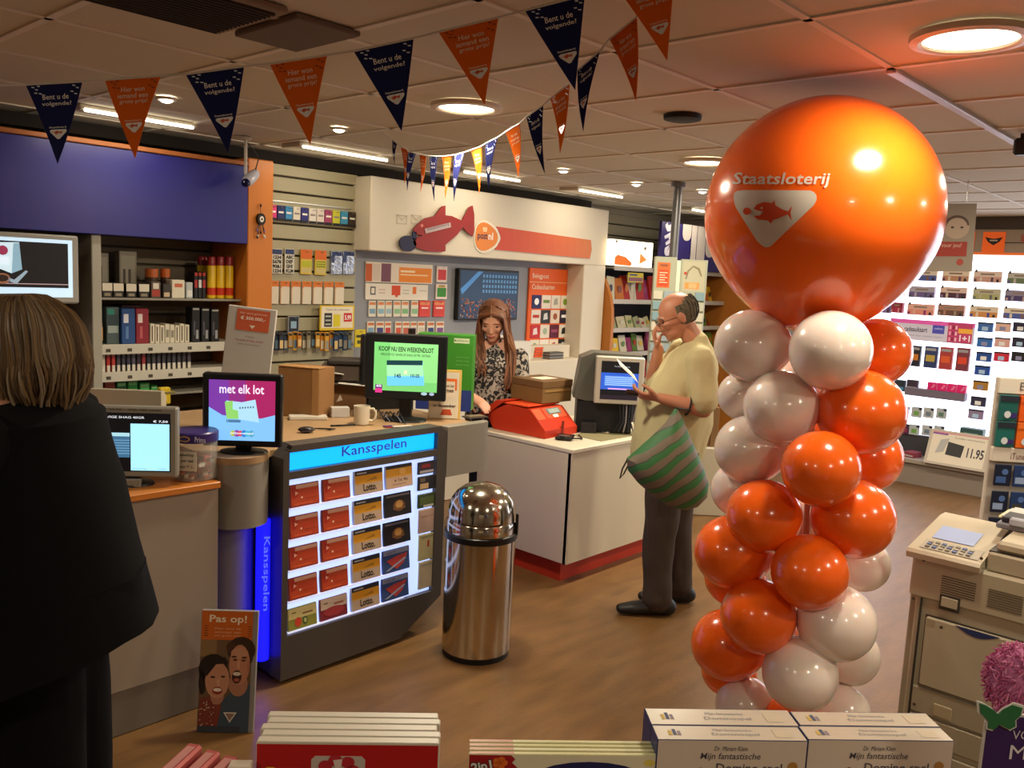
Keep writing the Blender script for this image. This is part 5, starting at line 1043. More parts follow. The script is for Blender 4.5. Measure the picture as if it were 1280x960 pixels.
for k, (a, b, c) in enumerate(((1190, 1218, 'e'), (1228, 1256, 'e'))):
    x0, za, x1, zb = XW(a, 290, b, 316, HX); mb = MB(FX(HX)).box(x0, 0, za, x1, .006, zb, M('#f0641a', em=.25)); cx, cz = (x0+x1)/2, (za+zb)/2+.01
    mb.poly([(cx-.07, cz+.035), (cx, cz+.02), (cx+.07, cz+.035), (cx+.045, cz-.005), (cx, cz-.035), (cx-.045, cz-.005)], -.001, M('#2a1a14')); mb.rect(cx-.03, cz, cx+.03, cz+.012, -.002, M('#c8b8a8'))
    solo('orange_sign', mb, ['orange sign partly behind the hanging poster above the lit wall', 'orange sign with dark badge above the lit wall'][k], 'sign')
s = MB(FX(HX)); x0, za, x1, zb = XW(1256, 296, 1285, 304, HX); s.rect(x0, za, x1, za+.008, 0, M('#4a3a30')); s.text('Spel', x0+.12, za+.0, x1, zb+.02, -.001, M('#c8341c'), bold=.02); part('lettering', s, t)
# rows of game boxes
boxc = [('cream', '#d8c8b0', '#c88a4a', '#3a4a98'), ('cream', '#d8ccb8', '#4a5aa0', '#7a5a4a'), ('cream', '#dcccb4', '#b88a6a', '#5a3a5a'), ('pale pink', '#dcc8b8', '#c89a8a', '#5a4a58'),
        ('grey', '#b8b4a8', '#6a7a58', '#5a5a88'), ('pink', '#d8b0a0', '#d84a3a', '#a85a6a'), ('lilac grey', '#aaa4b4', '#6a5a8a', '#4a4a6a'), ('pale rose', '#d8bcb0', '#4a2a3a', '#8a6a8a'),
        ('olive', '#b4b094', '#a8a870', '#6a6a68'), ('purple grey', '#8a8298', '#4a3a68', '#b89a98'), ('salmon', '#dca898', '#d88a7a', '#8a2a6a'), ('brown', '#a87a6a', '#6a4a3a', '#9a8a7a')]
def gamebox(px, py, w, h, cs, label, X=XB-.06, grp='game boxes on the lit wall'):
    n, c, d, e = cs; x0, za, x1, zb = XW(px, py, px+w, py+h, X); w_, h_ = x1-x0, zb-za
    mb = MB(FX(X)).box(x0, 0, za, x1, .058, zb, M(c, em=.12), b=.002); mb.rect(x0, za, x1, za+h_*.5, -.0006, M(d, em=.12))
    for k in range(5): mb.rect(x0+w_*(.03+.2*k), za+h_*.05, x0+w_*(.12+.2*k), za+h_*(.3+.15*(k % 2)), -.001, M([e, c, d, e, '#2a2430'][k % 5], em=.1))
    mb.rect(x0+w_*.25, za+h_*.65, x0+w_*.75, za+h_*.80, -.001, M('#8a7a6a', em=.1)); mb.rect(x0+w_*.04, zb-.01, x0+w_*.12, zb+.012, -.001, M('#3a3434'))
    return solo('game_box', mb, label, 'box', grp)
bx_ = [[(1100, 340, 30), (1137, 337, 34), (1178, 338, 33), (1217, 339, 35), (1259, 341, 36)],
       [(1096, 355, 34), (1136, 358, 32), (1175, 359, 33), (1216, 361, 34), (1256, 363, 36)],
       [(1134, 380, 33), (1172, 381, 33), (1212, 383, 35), (1254, 385, 36)]]
k = 0
for r_, row in enumerate(bx_):
    for c_, (a, b, w_) in enumerate(row):
        cs = boxc[k % 12]; k += 1
        gamebox(a, b, w_, 14, cs, '%s game box, %s of the lit wall, %s visible from left' % (cs[0], ['top row', 'middle row', 'third row'][r_], ORD[c_]))
for k, (a, w_, c) in enumerate(((1098, 14, ('dark blue', '#2a2c58', '#6a3a6a', '#8aa0c0')), (1114, 14, ('dark red', '#8a2038', '#a83048', '#d8a0a8')))): gamebox(a, 378, w_, 13, c, ['small dark blue box beside the big balloon on the lit wall', 'small dark red box beside the big balloon on the lit wall'][k])
# banner
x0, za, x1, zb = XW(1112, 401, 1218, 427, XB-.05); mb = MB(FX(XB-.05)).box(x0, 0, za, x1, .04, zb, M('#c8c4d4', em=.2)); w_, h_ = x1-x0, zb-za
mb.rect(x0, zb-.2*h_, x1, zb, -.001, M('#d85aa8', em=.25)); mb.text('cadeaukaart', x0+.18*w_, za+.42*h_, x0+.46*w_, za+.66*h_, -.0015, M('#2a2438', em=.05), bold=.01); mb.rect(x0+.52*w_, za+.4*h_, x0+.66*w_, za+.8*h_, -.0015, M('#4a4cb0', em=.2)); mb.text('cadeau', x0+.54*w_, za+.6*h_, x0+.64*w_, za+.7*h_, -.002, M('#c8c8f0', em=.2))
mb.text('je kunt hier meteen kopen', x0+.2*w_, za+.18*h_, x0+.64*w_, za+.28*h_, -.0015, M('#8a88a0', em=.1)); mb.rect(x0+.70*w_, za+.04*h_, x1-.02*w_, zb-.04*h_, -.0015, M('#b83a68', em=.2)); mb.rect(x0+.82*w_, za+.5*h_, x0+.98*w_, za+.72*h_, -.002, M('#e8a83a', em=.2)); mb.text('1+1', x0+.84*w_, za+.12*h_, x0+.96*w_, za+.42*h_, -.002, M('#f0e0e8', em=.2), bold=.03)
for q in range(9): mb.rect(x0+(.715+.035*(q % 3))*w_, za+(.1+.28*(q//3))*h_, x0+(.738+.035*(q % 3))*w_, za+(.28+.28*(q//3))*h_, -.0022, M(['#e89ab0', '#8a2448', '#e8b0c0'][q % 3], em=.2))
solo('gift_card_banner', mb, 'pink and lilac banner with gift card text across the lit wall', 'banner')
# lower products
def sp(px0, py0, px1, py1, c, pr, label, name='product_pack', cat='packet', X=XB-.05, grp=None, d=.045, tilt=0):
    x0, za, x1, zb = XW(px0, py0, px1, py1, X); w_, h_ = x1-x0, zb-za
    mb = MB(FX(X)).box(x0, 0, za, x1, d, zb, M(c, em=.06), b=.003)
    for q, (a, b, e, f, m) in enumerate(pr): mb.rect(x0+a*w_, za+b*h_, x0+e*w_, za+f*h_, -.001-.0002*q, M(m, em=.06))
    return solo(name, mb, label, cat, grp)
for k, (a, b, c, d) in enumerate(((1136, 1150, '#1c1c2c', '#c8782a'), (1155, 1171, '#2a3a6a', '#b8a04a'), (1174, 1190, '#a83a3a', '#d85a2c'), (1195, 1211, '#7a3440', '#d8442c'))):
    sp(a, 432+k, b, 458+k*2, c, [(.15, .3, .85, .6, d), (.1, .8, .9, .92, '#9a9aa0')], '%s upright book pack on the lit wall below the pink banner' % ['black and orange', 'blue and gold', 'red and orange', 'dark red and orange'][k], 'book_pack', 'book')
for k, (a, b, c) in enumerate(((1117, 1131, '#24303c'), (1133, 1147, '#3a2c3c'))): sp(a, 475, b, 489, c, [(.1, .1, .9, .4, ['#4a90b8', '#a8a0a0'][k])], ['dark box with a light blue band behind the grey tray', 'dark box with a pale band behind the grey tray'][k], X=XB-.05)
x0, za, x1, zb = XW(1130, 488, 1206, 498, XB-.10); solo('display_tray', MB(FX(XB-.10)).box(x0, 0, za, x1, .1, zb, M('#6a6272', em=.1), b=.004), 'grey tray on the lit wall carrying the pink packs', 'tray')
zt_ = zb
for k in range(4):
    a = 1159+k*12.3; x0, q0_, x1, q1_ = XW(a, 478+k*1.1, a+11, 490+k*1.2, XB-.09)
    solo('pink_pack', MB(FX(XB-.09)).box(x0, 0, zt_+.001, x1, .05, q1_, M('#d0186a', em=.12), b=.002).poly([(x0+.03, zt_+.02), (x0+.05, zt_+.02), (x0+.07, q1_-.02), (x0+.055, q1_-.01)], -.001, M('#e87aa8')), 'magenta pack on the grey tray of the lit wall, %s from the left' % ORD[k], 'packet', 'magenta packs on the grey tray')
for r_, (y, xs_) in enumerate(((508, (1128, 1139, 1154, 1170)), (530, (1128, 1136, 1152, 1167)))):
    for k, a in enumerate(xs_): sp(a, y+k*.8, a+(8 if k == 0 else 13), y+13+k*.8, ['#4a1c3c', '#a8b0b4', '#b0b4b8', '#a8aeb4'][k], [(.25, .2, .75, .6, ['#8a2a4a', '#6a9a4a', '#6a7a8a', '#5a7a6a'][k]), (.7, .75, 1, 1, '#2a2a34')], '%s blister card, %s row low on lit wall, %s from left' % (['dark', 'grey green', 'grey', 'grey'][k], ['upper', 'lower'][r_], ORD[k]), 'blister_card', 'packet', grp='blister cards low on the lit wall', d=.02)
for r_ in range(8):
    for c_ in range(3):
        y = [403, 422, 440, 457, 476, 496, 512][r_] if r_ < 7 else 530
        a = 1222+c_*22
        if r_ > 2 and c_ > 0: continue
        if r_ > 6: continue
        cc_ = [['#3a6ab0', '#e0b8a8', '#1c1c3c'], ['#2c6ab8', '#d8a8a0', '#1c1c34'], ['#1c4a98', '#c8203c', '#14141c'], ['#1c4aa0', '#c8203c', '#14141c'], ['#a87a2c'], ['#2c2c4a'], ['#8a7a98']][r_]
        x_ = a-[0, 1, 2, 4, 6, 9, 12][r_]
        sp(x_, y, x_+19, y+12, cc_[c_], [(.3, .15, .7, .55, ['#a8c8e8', '#8a8ab0', '#e8e8e8'][(r_+c_) % 3]), (0, .85, 1, 1, '#16161e')], 'small %s pack, right block of lit wall, %s row, %s from left' % (['blue', 'pink', 'black'][c_] if r_ < 3 else ['blue', 'gold', 'navy', 'lilac'][r_-3], ORD[r_], ORD[c_]), grp='small packs in the right block of the lit wall', d=.03)
# low offer sign
x0, za, x1, zb = XW(1158, 549, 1236, 590, 8.10); fr = FX(8.03)
XT = Matrix.Translation((0, 0, .24)) @ Matrix.Rotation(R(-24), 4, 'X'); w_, h_ = x1-x0, .32
mb = MB(fr).box(x0, 0, 0, x1, .012, h_, M('#b8b0a4'), X=XT).rect(x0+.05*w_, .02, x1-.05*w_, h_-.03, -.001, M('#d8d0c0'), X=XT)
mb.text('11.95', x0+.66*w_, .10, x0+.93*w_, .19, -.002, M('#3a3440'), bold=.03, X=XT).poly([(x0+.32*w_, .10), (x0+.58*w_, .09), (x0+.60*w_, .20), (x0+.33*w_, .22)], -.002, M('#1c1c20'), X=XT).poly([(x0+.15*w_, .10), (x0+.28*w_, .12), (x0+.34*w_, .25), (x0+.2*w_, .23)], -.0015, M('#a8a8a8'), X=XT)
mb.text('Scrabble rekenmachine', x0+.42*w_, .255, x0+.9*w_, .272, -.002, M('#5a544c'), X=XT).rect(x0+.05*w_, h_-.045, x0+.3*w_, h_-.03, -.002, M('#7a4a98'), X=XT).rect(x0+.05*w_, h_-.03, x1-.05*w_, h_-.02, -.002, M('#c87a88'), X=XT)
solo('offer_card', mb, 'large leaning white offer card reading 11.95 at the foot of the lit wall', 'sign')
sp(1199, 536, 1228, 554, '#2c4a48', [(.2, .5, .8, .7, '#6a8a80')], 'dark green box behind the leaning offer card', X=XB-.15, d=.1)
random.seed(8)
for k in range(5): 
    c = ['#4a5a5a', '#8a6a9a', '#6a6a70', '#a8a0b8', '#8a3a4a'][k]
    fr_k = FR(8.16, 2.98-k*.115, .236, -90+random.uniform(-20, 20)); solo('magazine', MB(fr_k).box(-.05, 0, 0, .05, .12, .03+.02*(k % 3), M(c), b=.003).box(-.04, -.001, .01, .04, 0, .02, M('#b8b8b8')), 'small pack lying in the low tray left of the offer card, %s from the left' % ORD[k], 'packet')
# hanging poster
q = on_d(1187, 297, 5.2); kk = 5.2/FPX; fr = FR(q.x, q.y, q.z, FACE) @ Matrix.Rotation(R(-2.5), 4, 'Y')
t = thing('hanging_poster', (q.x, q.y, q.z), 'grey hanging poster with a smiling child and red band behind the big balloon', 'poster')
W_, H_ = 31*kk, 42*kk
part('sheet', MB(fr).box(-1.6*W_, 0, -H_, W_, .006, H_, M('#968c80', .6)), t)
s = MB(fr); s.rect(-1.4*W_, -.55*H_, .72*W_, -.12*H_, -.001, M('#a03a30')); s.text('is voor jou?', -.5*W_, -.32*H_, .5*W_, -.16*H_, -.002, M('#d8b0a0'), bold=.01)
s.oval(.25*W_, .30*H_, .52*W_, .34*H_, -.001, M('#b8a494'), 20); s.poly([(.25*W_+.50*W_*math.cos(a), .36*H_+.30*H_*math.sin(a)) for a in [q_/8*3.1416 for q_ in range(9)]], -.0012, M('#5a4640')); s.oval(.26*W_, .32*H_, .42*W_, .26*H_, -.0015, M('#b8a494'), 20)
s.oval(.08*W_, .30*H_, .07*W_, .03*H_, -.002, M('#3a2c28'), 8); s.oval(.46*W_, .30*H_, .07*W_, .03*H_, -.002, M('#3a2c28'), 8); s.oval(-.35*W_, .52*H_, .20*W_, .18*H_, -.001, M('#8a4036'), 12); s.oval(-.25*W_, .42*H_, .12*W_, .12*H_, -.0011, M('#a04a3e'), 10); s.oval(.48*W_, -.72*H_, .14*W_, .10*H_, -.001, M('#a8483c'), 12)
part('print', s, t); part('cord', MB(fr).tube([(-.6*W_, .003, H_), (-.6*W_, .003, (CZ-q.z))], .002, METAL, 5).tube([(.6*W_, .003, H_), (.6*W_, .003, CZ-q.z)], .002, METAL, 5), t)
# gift card spinner right edge
q = on_d(1245, 600, 4.1); kk = 4.1/FPX; fr = FR(q.x, q.y, 0, FACE-4)
zt_ = on_d(1240, 470, 4.1).z
t = thing('gift_card_rack', (q.x, q.y, 0), 'white gift card rack reading Entertainment at the right edge', 'display')
CRD = M('#c3bcb2', .5)
part('back_board', MB(fr).box(-8*kk, .03, .05, 120*kk, .06, zt_, CRD, b=.004), t)
part('header', MB(fr).box(-8*kk, .015, zt_-20*kk, 120*kk, .03, zt_, M('#cfc8bd'), b=.003), t); part('lettering', MB(fr).text('Entertainment', 17*kk, zt_-15*kk, 80*kk, zt_-5*kk, .013, M('#3a342e')), t)
zm = zt_-87*kk
part('header', MB(fr).box(-8*kk, .0, zm-18*kk, 120*kk, .03, zm, M('#cfc8bd'), b=.003), t); part('lettering', MB(fr).text('iTunes', 14*kk, zm-14*kk, 34*kk, zm-6*kk, -.002, M('#6a3430')), t)
part('foot', MB(fr).box(-8*kk, -.05, 0, 120*kk, .12, .05, DGRY, b=.004), t)
gc = [('teal', '#1f5a58'), ('orange', '#d85a20'), ('green', '#2a8a4a'), ('purple', '#5a2a78')]; gc2 = [('teal', '#1f6460'), ('orange', '#dc6a24'), ('magenta', '#a82a78'), ('yellow', '#d8a828')]
for r_, (rw_, z_) in enumerate(((gc, zt_-53*kk), (gc2, zt_-86*kk))):
    for c_, (n, c) in enumerate(rw_):
        x_ = (-7+24*c_)*kk; mb = MB(fr).box(x_, -.006-.002*c_, z_, x_+22*kk, .012, z_+32*kk, M(c, .3), b=.002); mb.rect(x_, z_+24*kk, x_+22*kk, z_+31*kk, -.0085-.002*c_, M('#1c2434' if n == 'teal' else c)); mb.oval(x_+10*kk, z_+8*kk, 4*kk, 4.5*kk, -.009-.002*c_, M('#c8d0d8'), 12); mb.rect(x_+13*kk, z_+4*kk, x_+21*kk, z_+10*kk, -.0086-.002*c_, M('#34246a' if c_ != 1 else '#4a8a4a'))
        solo('gift_card', mb, '%s gift card in the %s row of the white card rack' % (n, ['upper', 'second'][r_]), 'gift card', None)
for r_ in range(3):
    for c_ in range(4):
        x_ = (-4+23*c_)*kk; z_ = zm-(48+34*r_)*kk; n = ['dark blue', 'blue', 'white', 'navy'][c_]; mb = MB(fr).box(x_, -.012, z_, x_+20*kk, -.002, z_+27*kk, M(['#1a2238', '#223a6a', '#b8b4b0', '#1c2030'][c_], .3), b=.002); mb.rect(x_+2*kk, z_+4*kk, x_+14*kk, z_+12*kk, -.013, M(['#3a5a98', '#8aa0c8', '#3a3a3a', '#c8a040'][(c_+r_) % 4])); mb.oval(x_+12*kk, z_+18*kk, 4*kk, 4*kk, -.0135, M('#4a6aa8'), 10)
        if z_ > .1: solo('gift_card', mb, '%s gift card below the second header, row %s, %s from the left' % (n, ORD[r_], ORD[c_]), 'gift card', 'dark gift cards on the lower rack')
# small black camera at the right edge of the ceiling
q = on_z(1279, 176, CZ-.03); t = thing('ceiling_sensor', (q.x, q.y, CZ-.08), 'small black sensor on the white ceiling rail at the right edge', 'sensor')
part('sensor_body', MB().box(q.x-.03, q.y-.03, CZ-.09, q.x+.03, q.y+.03, CZ-.02, BLK, b=.01), t); part('bracket', MB().box(q.x-.01, q.y-.01, CZ-.02, q.x+.01, q.y+.01, CZ, BLK), t)
# ================================================================ COPIER
CB_ = M('#aca189', .5, nm='copier_beige'); CB2 = M('#9c917a', .5); CDK = M('#3a342c', .6)
XC = 3.02; fr = FX(XC)
t = thing('photocopier', (3.35, .45, 0), 'large beige office photocopier at the right behind the game boxes', 'copier')
ly = -.885; ry = -.10
part('body', MB(fr).box(ly+.02, .012, .02, ry, .60, .80, CB_, b=.006), t)
part('side_cover', MB(fr).box(ly-.005, .04, .02, ly+.02, .58, .78, CB2, b=.006), t)
part('upper_panel', MB(fr).box(ly, .0, .70, ry, .60, .842, CB_, b=.008), t)
s = MB(fr)
def cp(px0, py0, px1, py1): return wr('x', XC, px0, py0, px1, py1)
def hz(px, py): q = on_x(px, py, XC); return -q.y, q.z
x0, z0 = hz(1158, 771); x1, z1 = hz(1280, 804); xb, zb0 = hz(1151, 855)
dz0, dz1 = (z0+z1)/2, zb0
part('front_door', MB(fr).box(x0, -.006, dz1, ry-.02, .02, dz0, CB_, b=.004), t, 'large front door')
part('door_gap', MB(fr).box(x0-.004, .004, dz1-.004, ry-.016, .014, dz0+.004, CDK), t)
hx, hzz = hz(1195, 781); hx2, _ = hz(1250, 796)
part('door_grip', MB(fr).prism([(hx, dz0-.001)]+[(hx+(hx2-hx)*k/8, dz0-.001-.022*math.sin(k/8*3.1416)) for k in range(1, 8)]+[(hx2, dz0-.001)], -.0075, -.005, M('#2a3560', .4)), t, 'dark blue grip recess')
for (a, b, c, d) in ((1176, 722, 1220, 748), (1234, 738, 1279, 766), (1292, 752, 1335, 780)):
    xa, za, xe, ze = cp(a, b, c, d)
    zc_ = (za+ze)/2
    for k in range(8): part('vent_slot', MB(fr).box(xa, -.002, zc_-.030+.008*k, xe, .006, zc_-.027+.008*k, M('#5a5240', .6)), t)
xa, za, xe, ze = cp(1174, 745, 1200, 764)
part('latch', MB(fr).box(xa, -.004, za, xe, .004, ze, CDK, b=.001).box(xa+.006, -.008, za+.012, xe-.006, .0, ze-.006, CB_, b=.002), t, 'square recessed latch')
for (a, b) in ((1155, 700), (1178, 783), (1227, 698), (1227, 710), (1142, 748), (1143, 880)):
    xq, zq = hz(a, b); part('screw', MB(fr).oval(xq, zq, .0055, .0055, -.0135 if b == 783 else -.0025, M('#4a4234', .4), 12), t)
part('door_tab', MB(fr).rect(x0+.005, dz0-.03, x0+.03, dz0-.004, -.0068, M('#9a8c72')), t)
for za in (dz1-.012, dz1-.11, dz1-.22): part('drawer', MB(fr).box(ly+.045, .0, za-.09, ry-.02, .02, za, CB2, b=.004), t)
xa, za, xe, ze = cp(1166, 882, 1190, 898); part('drawer_grip', MB(fr).box(xa, -.004, za, xe, .006, ze, M('#a8987a'), b=.003), t)
part('front_seam', MB(fr).box(ly+.04, -.001, .02, ly+.044, .02, .70, CDK), t)
part('scanner_body', MB(fr).box(ly+.22, .02, .842, ry, .58, .905, CB_, b=.006), t)
part('scanner_gap', MB(fr).box(ly+.221, .03, .903, ry-.01, .57, .909, CDK), t)
part('platen_lid', MB(fr).box(ly+.24, .03, .909, ry, .57, .945, M('#b8ad94', .45), b=.01), t)
part('control_panel', MB(fr).prismx([(-.035, .842), (-.04, .862), (-.03, .872), (.30, .925), (.36, .925), (.36, .842)], ly-.01, ly+.215, M('#b8ae98', .4)), t)
XT = Matrix.Translation((0, -.03, .8735)) @ Matrix.Rotation(math.atan2(.053, .33), 4, 'X')
k_ = MB(fr); k_.top(ly+.03, .12, ly+.16, .24, .0012, M('#8a96b8', em=.35), X=XT).top(ly+.02, .02, ly+.2, .10, .001, M('#a8a090'), X=XT)
for a in range(7):
    for b in range(3): k_.box(ly+.035+a*.021, .03+b*.02, .001, ly+.048+a*.021, .042+b*.02, .006, M(['#7a7468', '#5a6a98', '#a09a8c'][(a+b) % 3]), X=XT)
part('keys', k_, t)
q = on_x(1262, 640, 3.30); 
mb = MB(FX(3.22)); a0 = -q.y
mb.box(a0-.02, 0, .946, a0+.25, .14, .965, M('#7a7c86', .4), b=.004).box(a0-.01, .02, .965, a0+.24, .12, .985, M('#2c2e36', .4), b=.004).box(a0+.02, -.01, .965, a0+.2, .02, .99, M('#a8acb8', .3), b=.004)
solo('paper_punch', mb, 'grey and black office punch lying on the photocopier lid', 'punch')
mb = MB(FX(3.38)); 
for k in range(3): mb.box(a0-.05+.01*k, 0, .946+k*.006, a0+.1, .15, .950+k*.006, M(['#c8c090', '#c8c4b8', '#b8b4b0'][k]))
solo('paper_sheets', mb, 'cream papers under the card rack on the photocopier lid', 'papers')
# ================================================================ BALLOON COLUMN
BO = M('#ff6a18', .2, sp=.5, coat=.5, nm='orange_balloon', sub=.35); BW_ = M('#fbe6de', .2, sp=.5, coat=.5, nm='white_balloon', sub=.6)
BL_ = [ # px, py, r_px, colour, depth nudge
 (940, 432, 45, 'w', 0), (1038, 438, 50, 'w', -.06), (1095, 440, 42, 'o', .10), (928, 495, 30, 'w', .16), (977, 509, 46, 'w', -.04), (1076, 515, 53, 'o', .0),
 (938, 562, 43, 'w', 0), (1026, 586, 48, 'o', -.10), (1084, 572, 42, 'o', .14), (925, 612, 35, 'w', .16), (955, 645, 46, 'o', -.05), (1066, 648, 50, 'o', .0),
 (916, 690, 46, 'o', .06), (1012, 715, 47, 'o', -.10), (1077, 705, 34, 'w', .16), (918, 722, 36, 'o', .18), (948, 770, 46, 'o', -.06), (1045, 778, 48, 'w', .0), (910, 806, 44, 'o', .06),
 (1062, 820, 36, 'w', .15), (910, 838, 32, 'o', .20), (1000, 842, 46, 'w', -.10), (932, 882, 36, 'w', .06), (1050, 892, 36, 'w', .06), (1005, 655, 34, 'w', .20), (1010, 800, 34, 'w', .22), (1000, 480, 34, 'w', .22), (1010, 560, 34, 'o', .22),
 (985, 915, 42, 'o', -.04), (930, 950, 40, 'o', .1), (1040, 955, 40, 'w', .1), (985, 985, 42, 'w', -.02)]
prof = []
for k in range(1, 24):
    q = math.pi*k/24; r_ = math.sin(q); z_ = -math.cos(q)
    if z_ < -.2: r_ *= 1-.10*((-z_-.2)/.8)**1.6; z_ = z_*(1+.10*((-z_-.2)/.8)**2)
    prof.append((r_, z_))
prof = [(.045, -1.16), (.03, -1.12), (.06, -1.08)]+prof+[(.01, 1.0)]
bm_o = MB().lathe(prof, (0, 0, 0), BO, 40).mesh('balloon', Vector((0, 0, 0))); bm_w = MB().lathe(prof, (0, 0, 0), BW_, 40).mesh('balloon', Vector((0, 0, 0)))
base = on_d(1000, 860, 2.9); topc = on_d(1026, 268, 2.95)
axb = Vector((base.x+.02, base.y-.01, 0)); 
t = thing('balloon_column', (axb.x, axb.y, 0), 'tall column of twisted orange and white balloons with a giant orange balloon on top', 'balloons')
def axis(z): k = z/topc.z; return Vector((axb.x+(topc.x-axb.x)*k, axb.y+(topc.y-axb.y)*k, z))
part('base_plate', MB().cyl((axb.x, axb.y, 0), .20, .03, M('#3a3a3c', .4, .6), 32), t); part('pole', MB().tube([axis(.0), axis(1.62)], .012, M('#b8b0a8', .3), 10), t)
nb = 0
for px, py, rp, c, dn in BL_:
    D = min(2.97, max(2.80, .125*FPX/rp))+(dn*.6 if dn > 0 else dn); p = on_d(px, py, D); r_ = rp*D/FPX
    ax_ = axis(p.z); d = (p-ax_); d.z = 0
    if d.length < .02: d = -cf.copy(); d.z = 0
    d.normalize(); d = (d+Vector((0, 0, .05))).normalized()
    o = bpy.data.objects.new('balloon', bm_o if c == 'o' else bm_w); COL.objects.link(o); o.parent = t
    o.location = p-WP[t]; o.rotation_mode = 'QUATERNION'; o.rotation_quaternion = Vector((0, 0, 1)).rotation_difference(d); o.scale = (r_, r_, r_*1.03)
    o['label'] = 'orange balloon' if c == 'o' else 'white balloon'
RB = 142*2.95/FPX
bo = []
for k in range(1, 40):
    q = math.pi*k/40; r_ = math.sin(q); z_ = -math.cos(q)
    if z_ < -.3: r_ *= 1-.06*((-z_-.3)/.7); z_ = z_*(1+.05*((-z_-.3)/.7)**2)
    bo.append((r_*RB, z_*RB))
mb = MB().lathe([(.02, -RB*1.16), (.012, -RB*1.12)]+bo+[(.003, RB)], topc, BO, 72); part('giant_balloon', mb, t, 'giant orange balloon reading Staatsloterij')
gb = t.children[-1] if False else [o for o in COL.objects if o.name.startswith('giant_balloon')][0]
def sph(px, py, off):
    d = ray(px, py); oc = CAM-topc; A_ = d.dot(d); B_ = 2*oc.dot(d); C_ = oc.dot(oc)-(RB+off)**2; return CAM+d*((-B_-math.sqrt(max(0, B_*B_-4*A_*C_)))/(2*A_))
def decal(mb, pts, off, m, cuts=5):
    bm = bmesh.new(); bm.faces.new([bm.verts.new((a, b, 0)) for a, b in pts]); bm.normal_update(); bmesh.ops.triangulate(bm, faces=bm.faces[:], ngon_method='EAR_CLIP'); bmesh.ops.subdivide_edges(bm, edges=bm.edges[:], cuts=cuts, use_grid_fill=True)
    bm.verts.index_update(); mb.add([sph(v.co.x, v.co.y, off) for v in bm.verts], [[v.index for v in f.verts] for f in bm.faces], m); bm.free()
def cr(pts): return [(860+a/4, 120+b/4) for a, b in pts]
PW = M('#d4ccc2', .35); mb = MB()
decal(mb, cr([(228, 500), (233, 484), (245, 475), (270, 470), (610, 472), (630, 480), (642, 497), (643, 520), (630, 545), (430, 735), (415, 750), (400, 757), (385, 756), (370, 748), (345, 725), (240, 560), (231, 535)]), .0015, PW, 9); part('logo_triangle', mb, gb, 'white rounded triangle')
mb = MB(); decal(mb, cr([(328, 562), (345, 542), (380, 530), (420, 535), (432, 520), (437, 547), (470, 566), (500, 577), (522, 548), (512, 582), (518, 622), (498, 592), (450, 612), (425, 620), (415, 638), (400, 622), (350, 618), (328, 600), (360, 597), (376, 577), (345, 572)]), .004, M('#d0481c', .3), 4)
decal(mb, [(933.5+4.8*math.cos(q*.5236), 264+4.6*math.sin(q*.5236)) for q in range(12)], .004, M('#d0481c', .3), 3); decal(mb, [(937, 262), (939.5, 264.5), (938.5, 267)], .004, M('#d0481c', .3), 1)
decal(mb, [(952+1.5*math.cos(q*.8), 260+1.5*math.sin(q*.8)) for q in range(8)], .0055, PW, 1); part('fish_logo', mb, gb, 'orange fish')
mb = MB(); mb.text('Staatsloterij', 915.5, -235, 1038, -215.5, 0, PW, bold=.015, shear=.18, xform=lambda p: sph(p[0], -p[2], .002)); part('lettering', mb, gb)
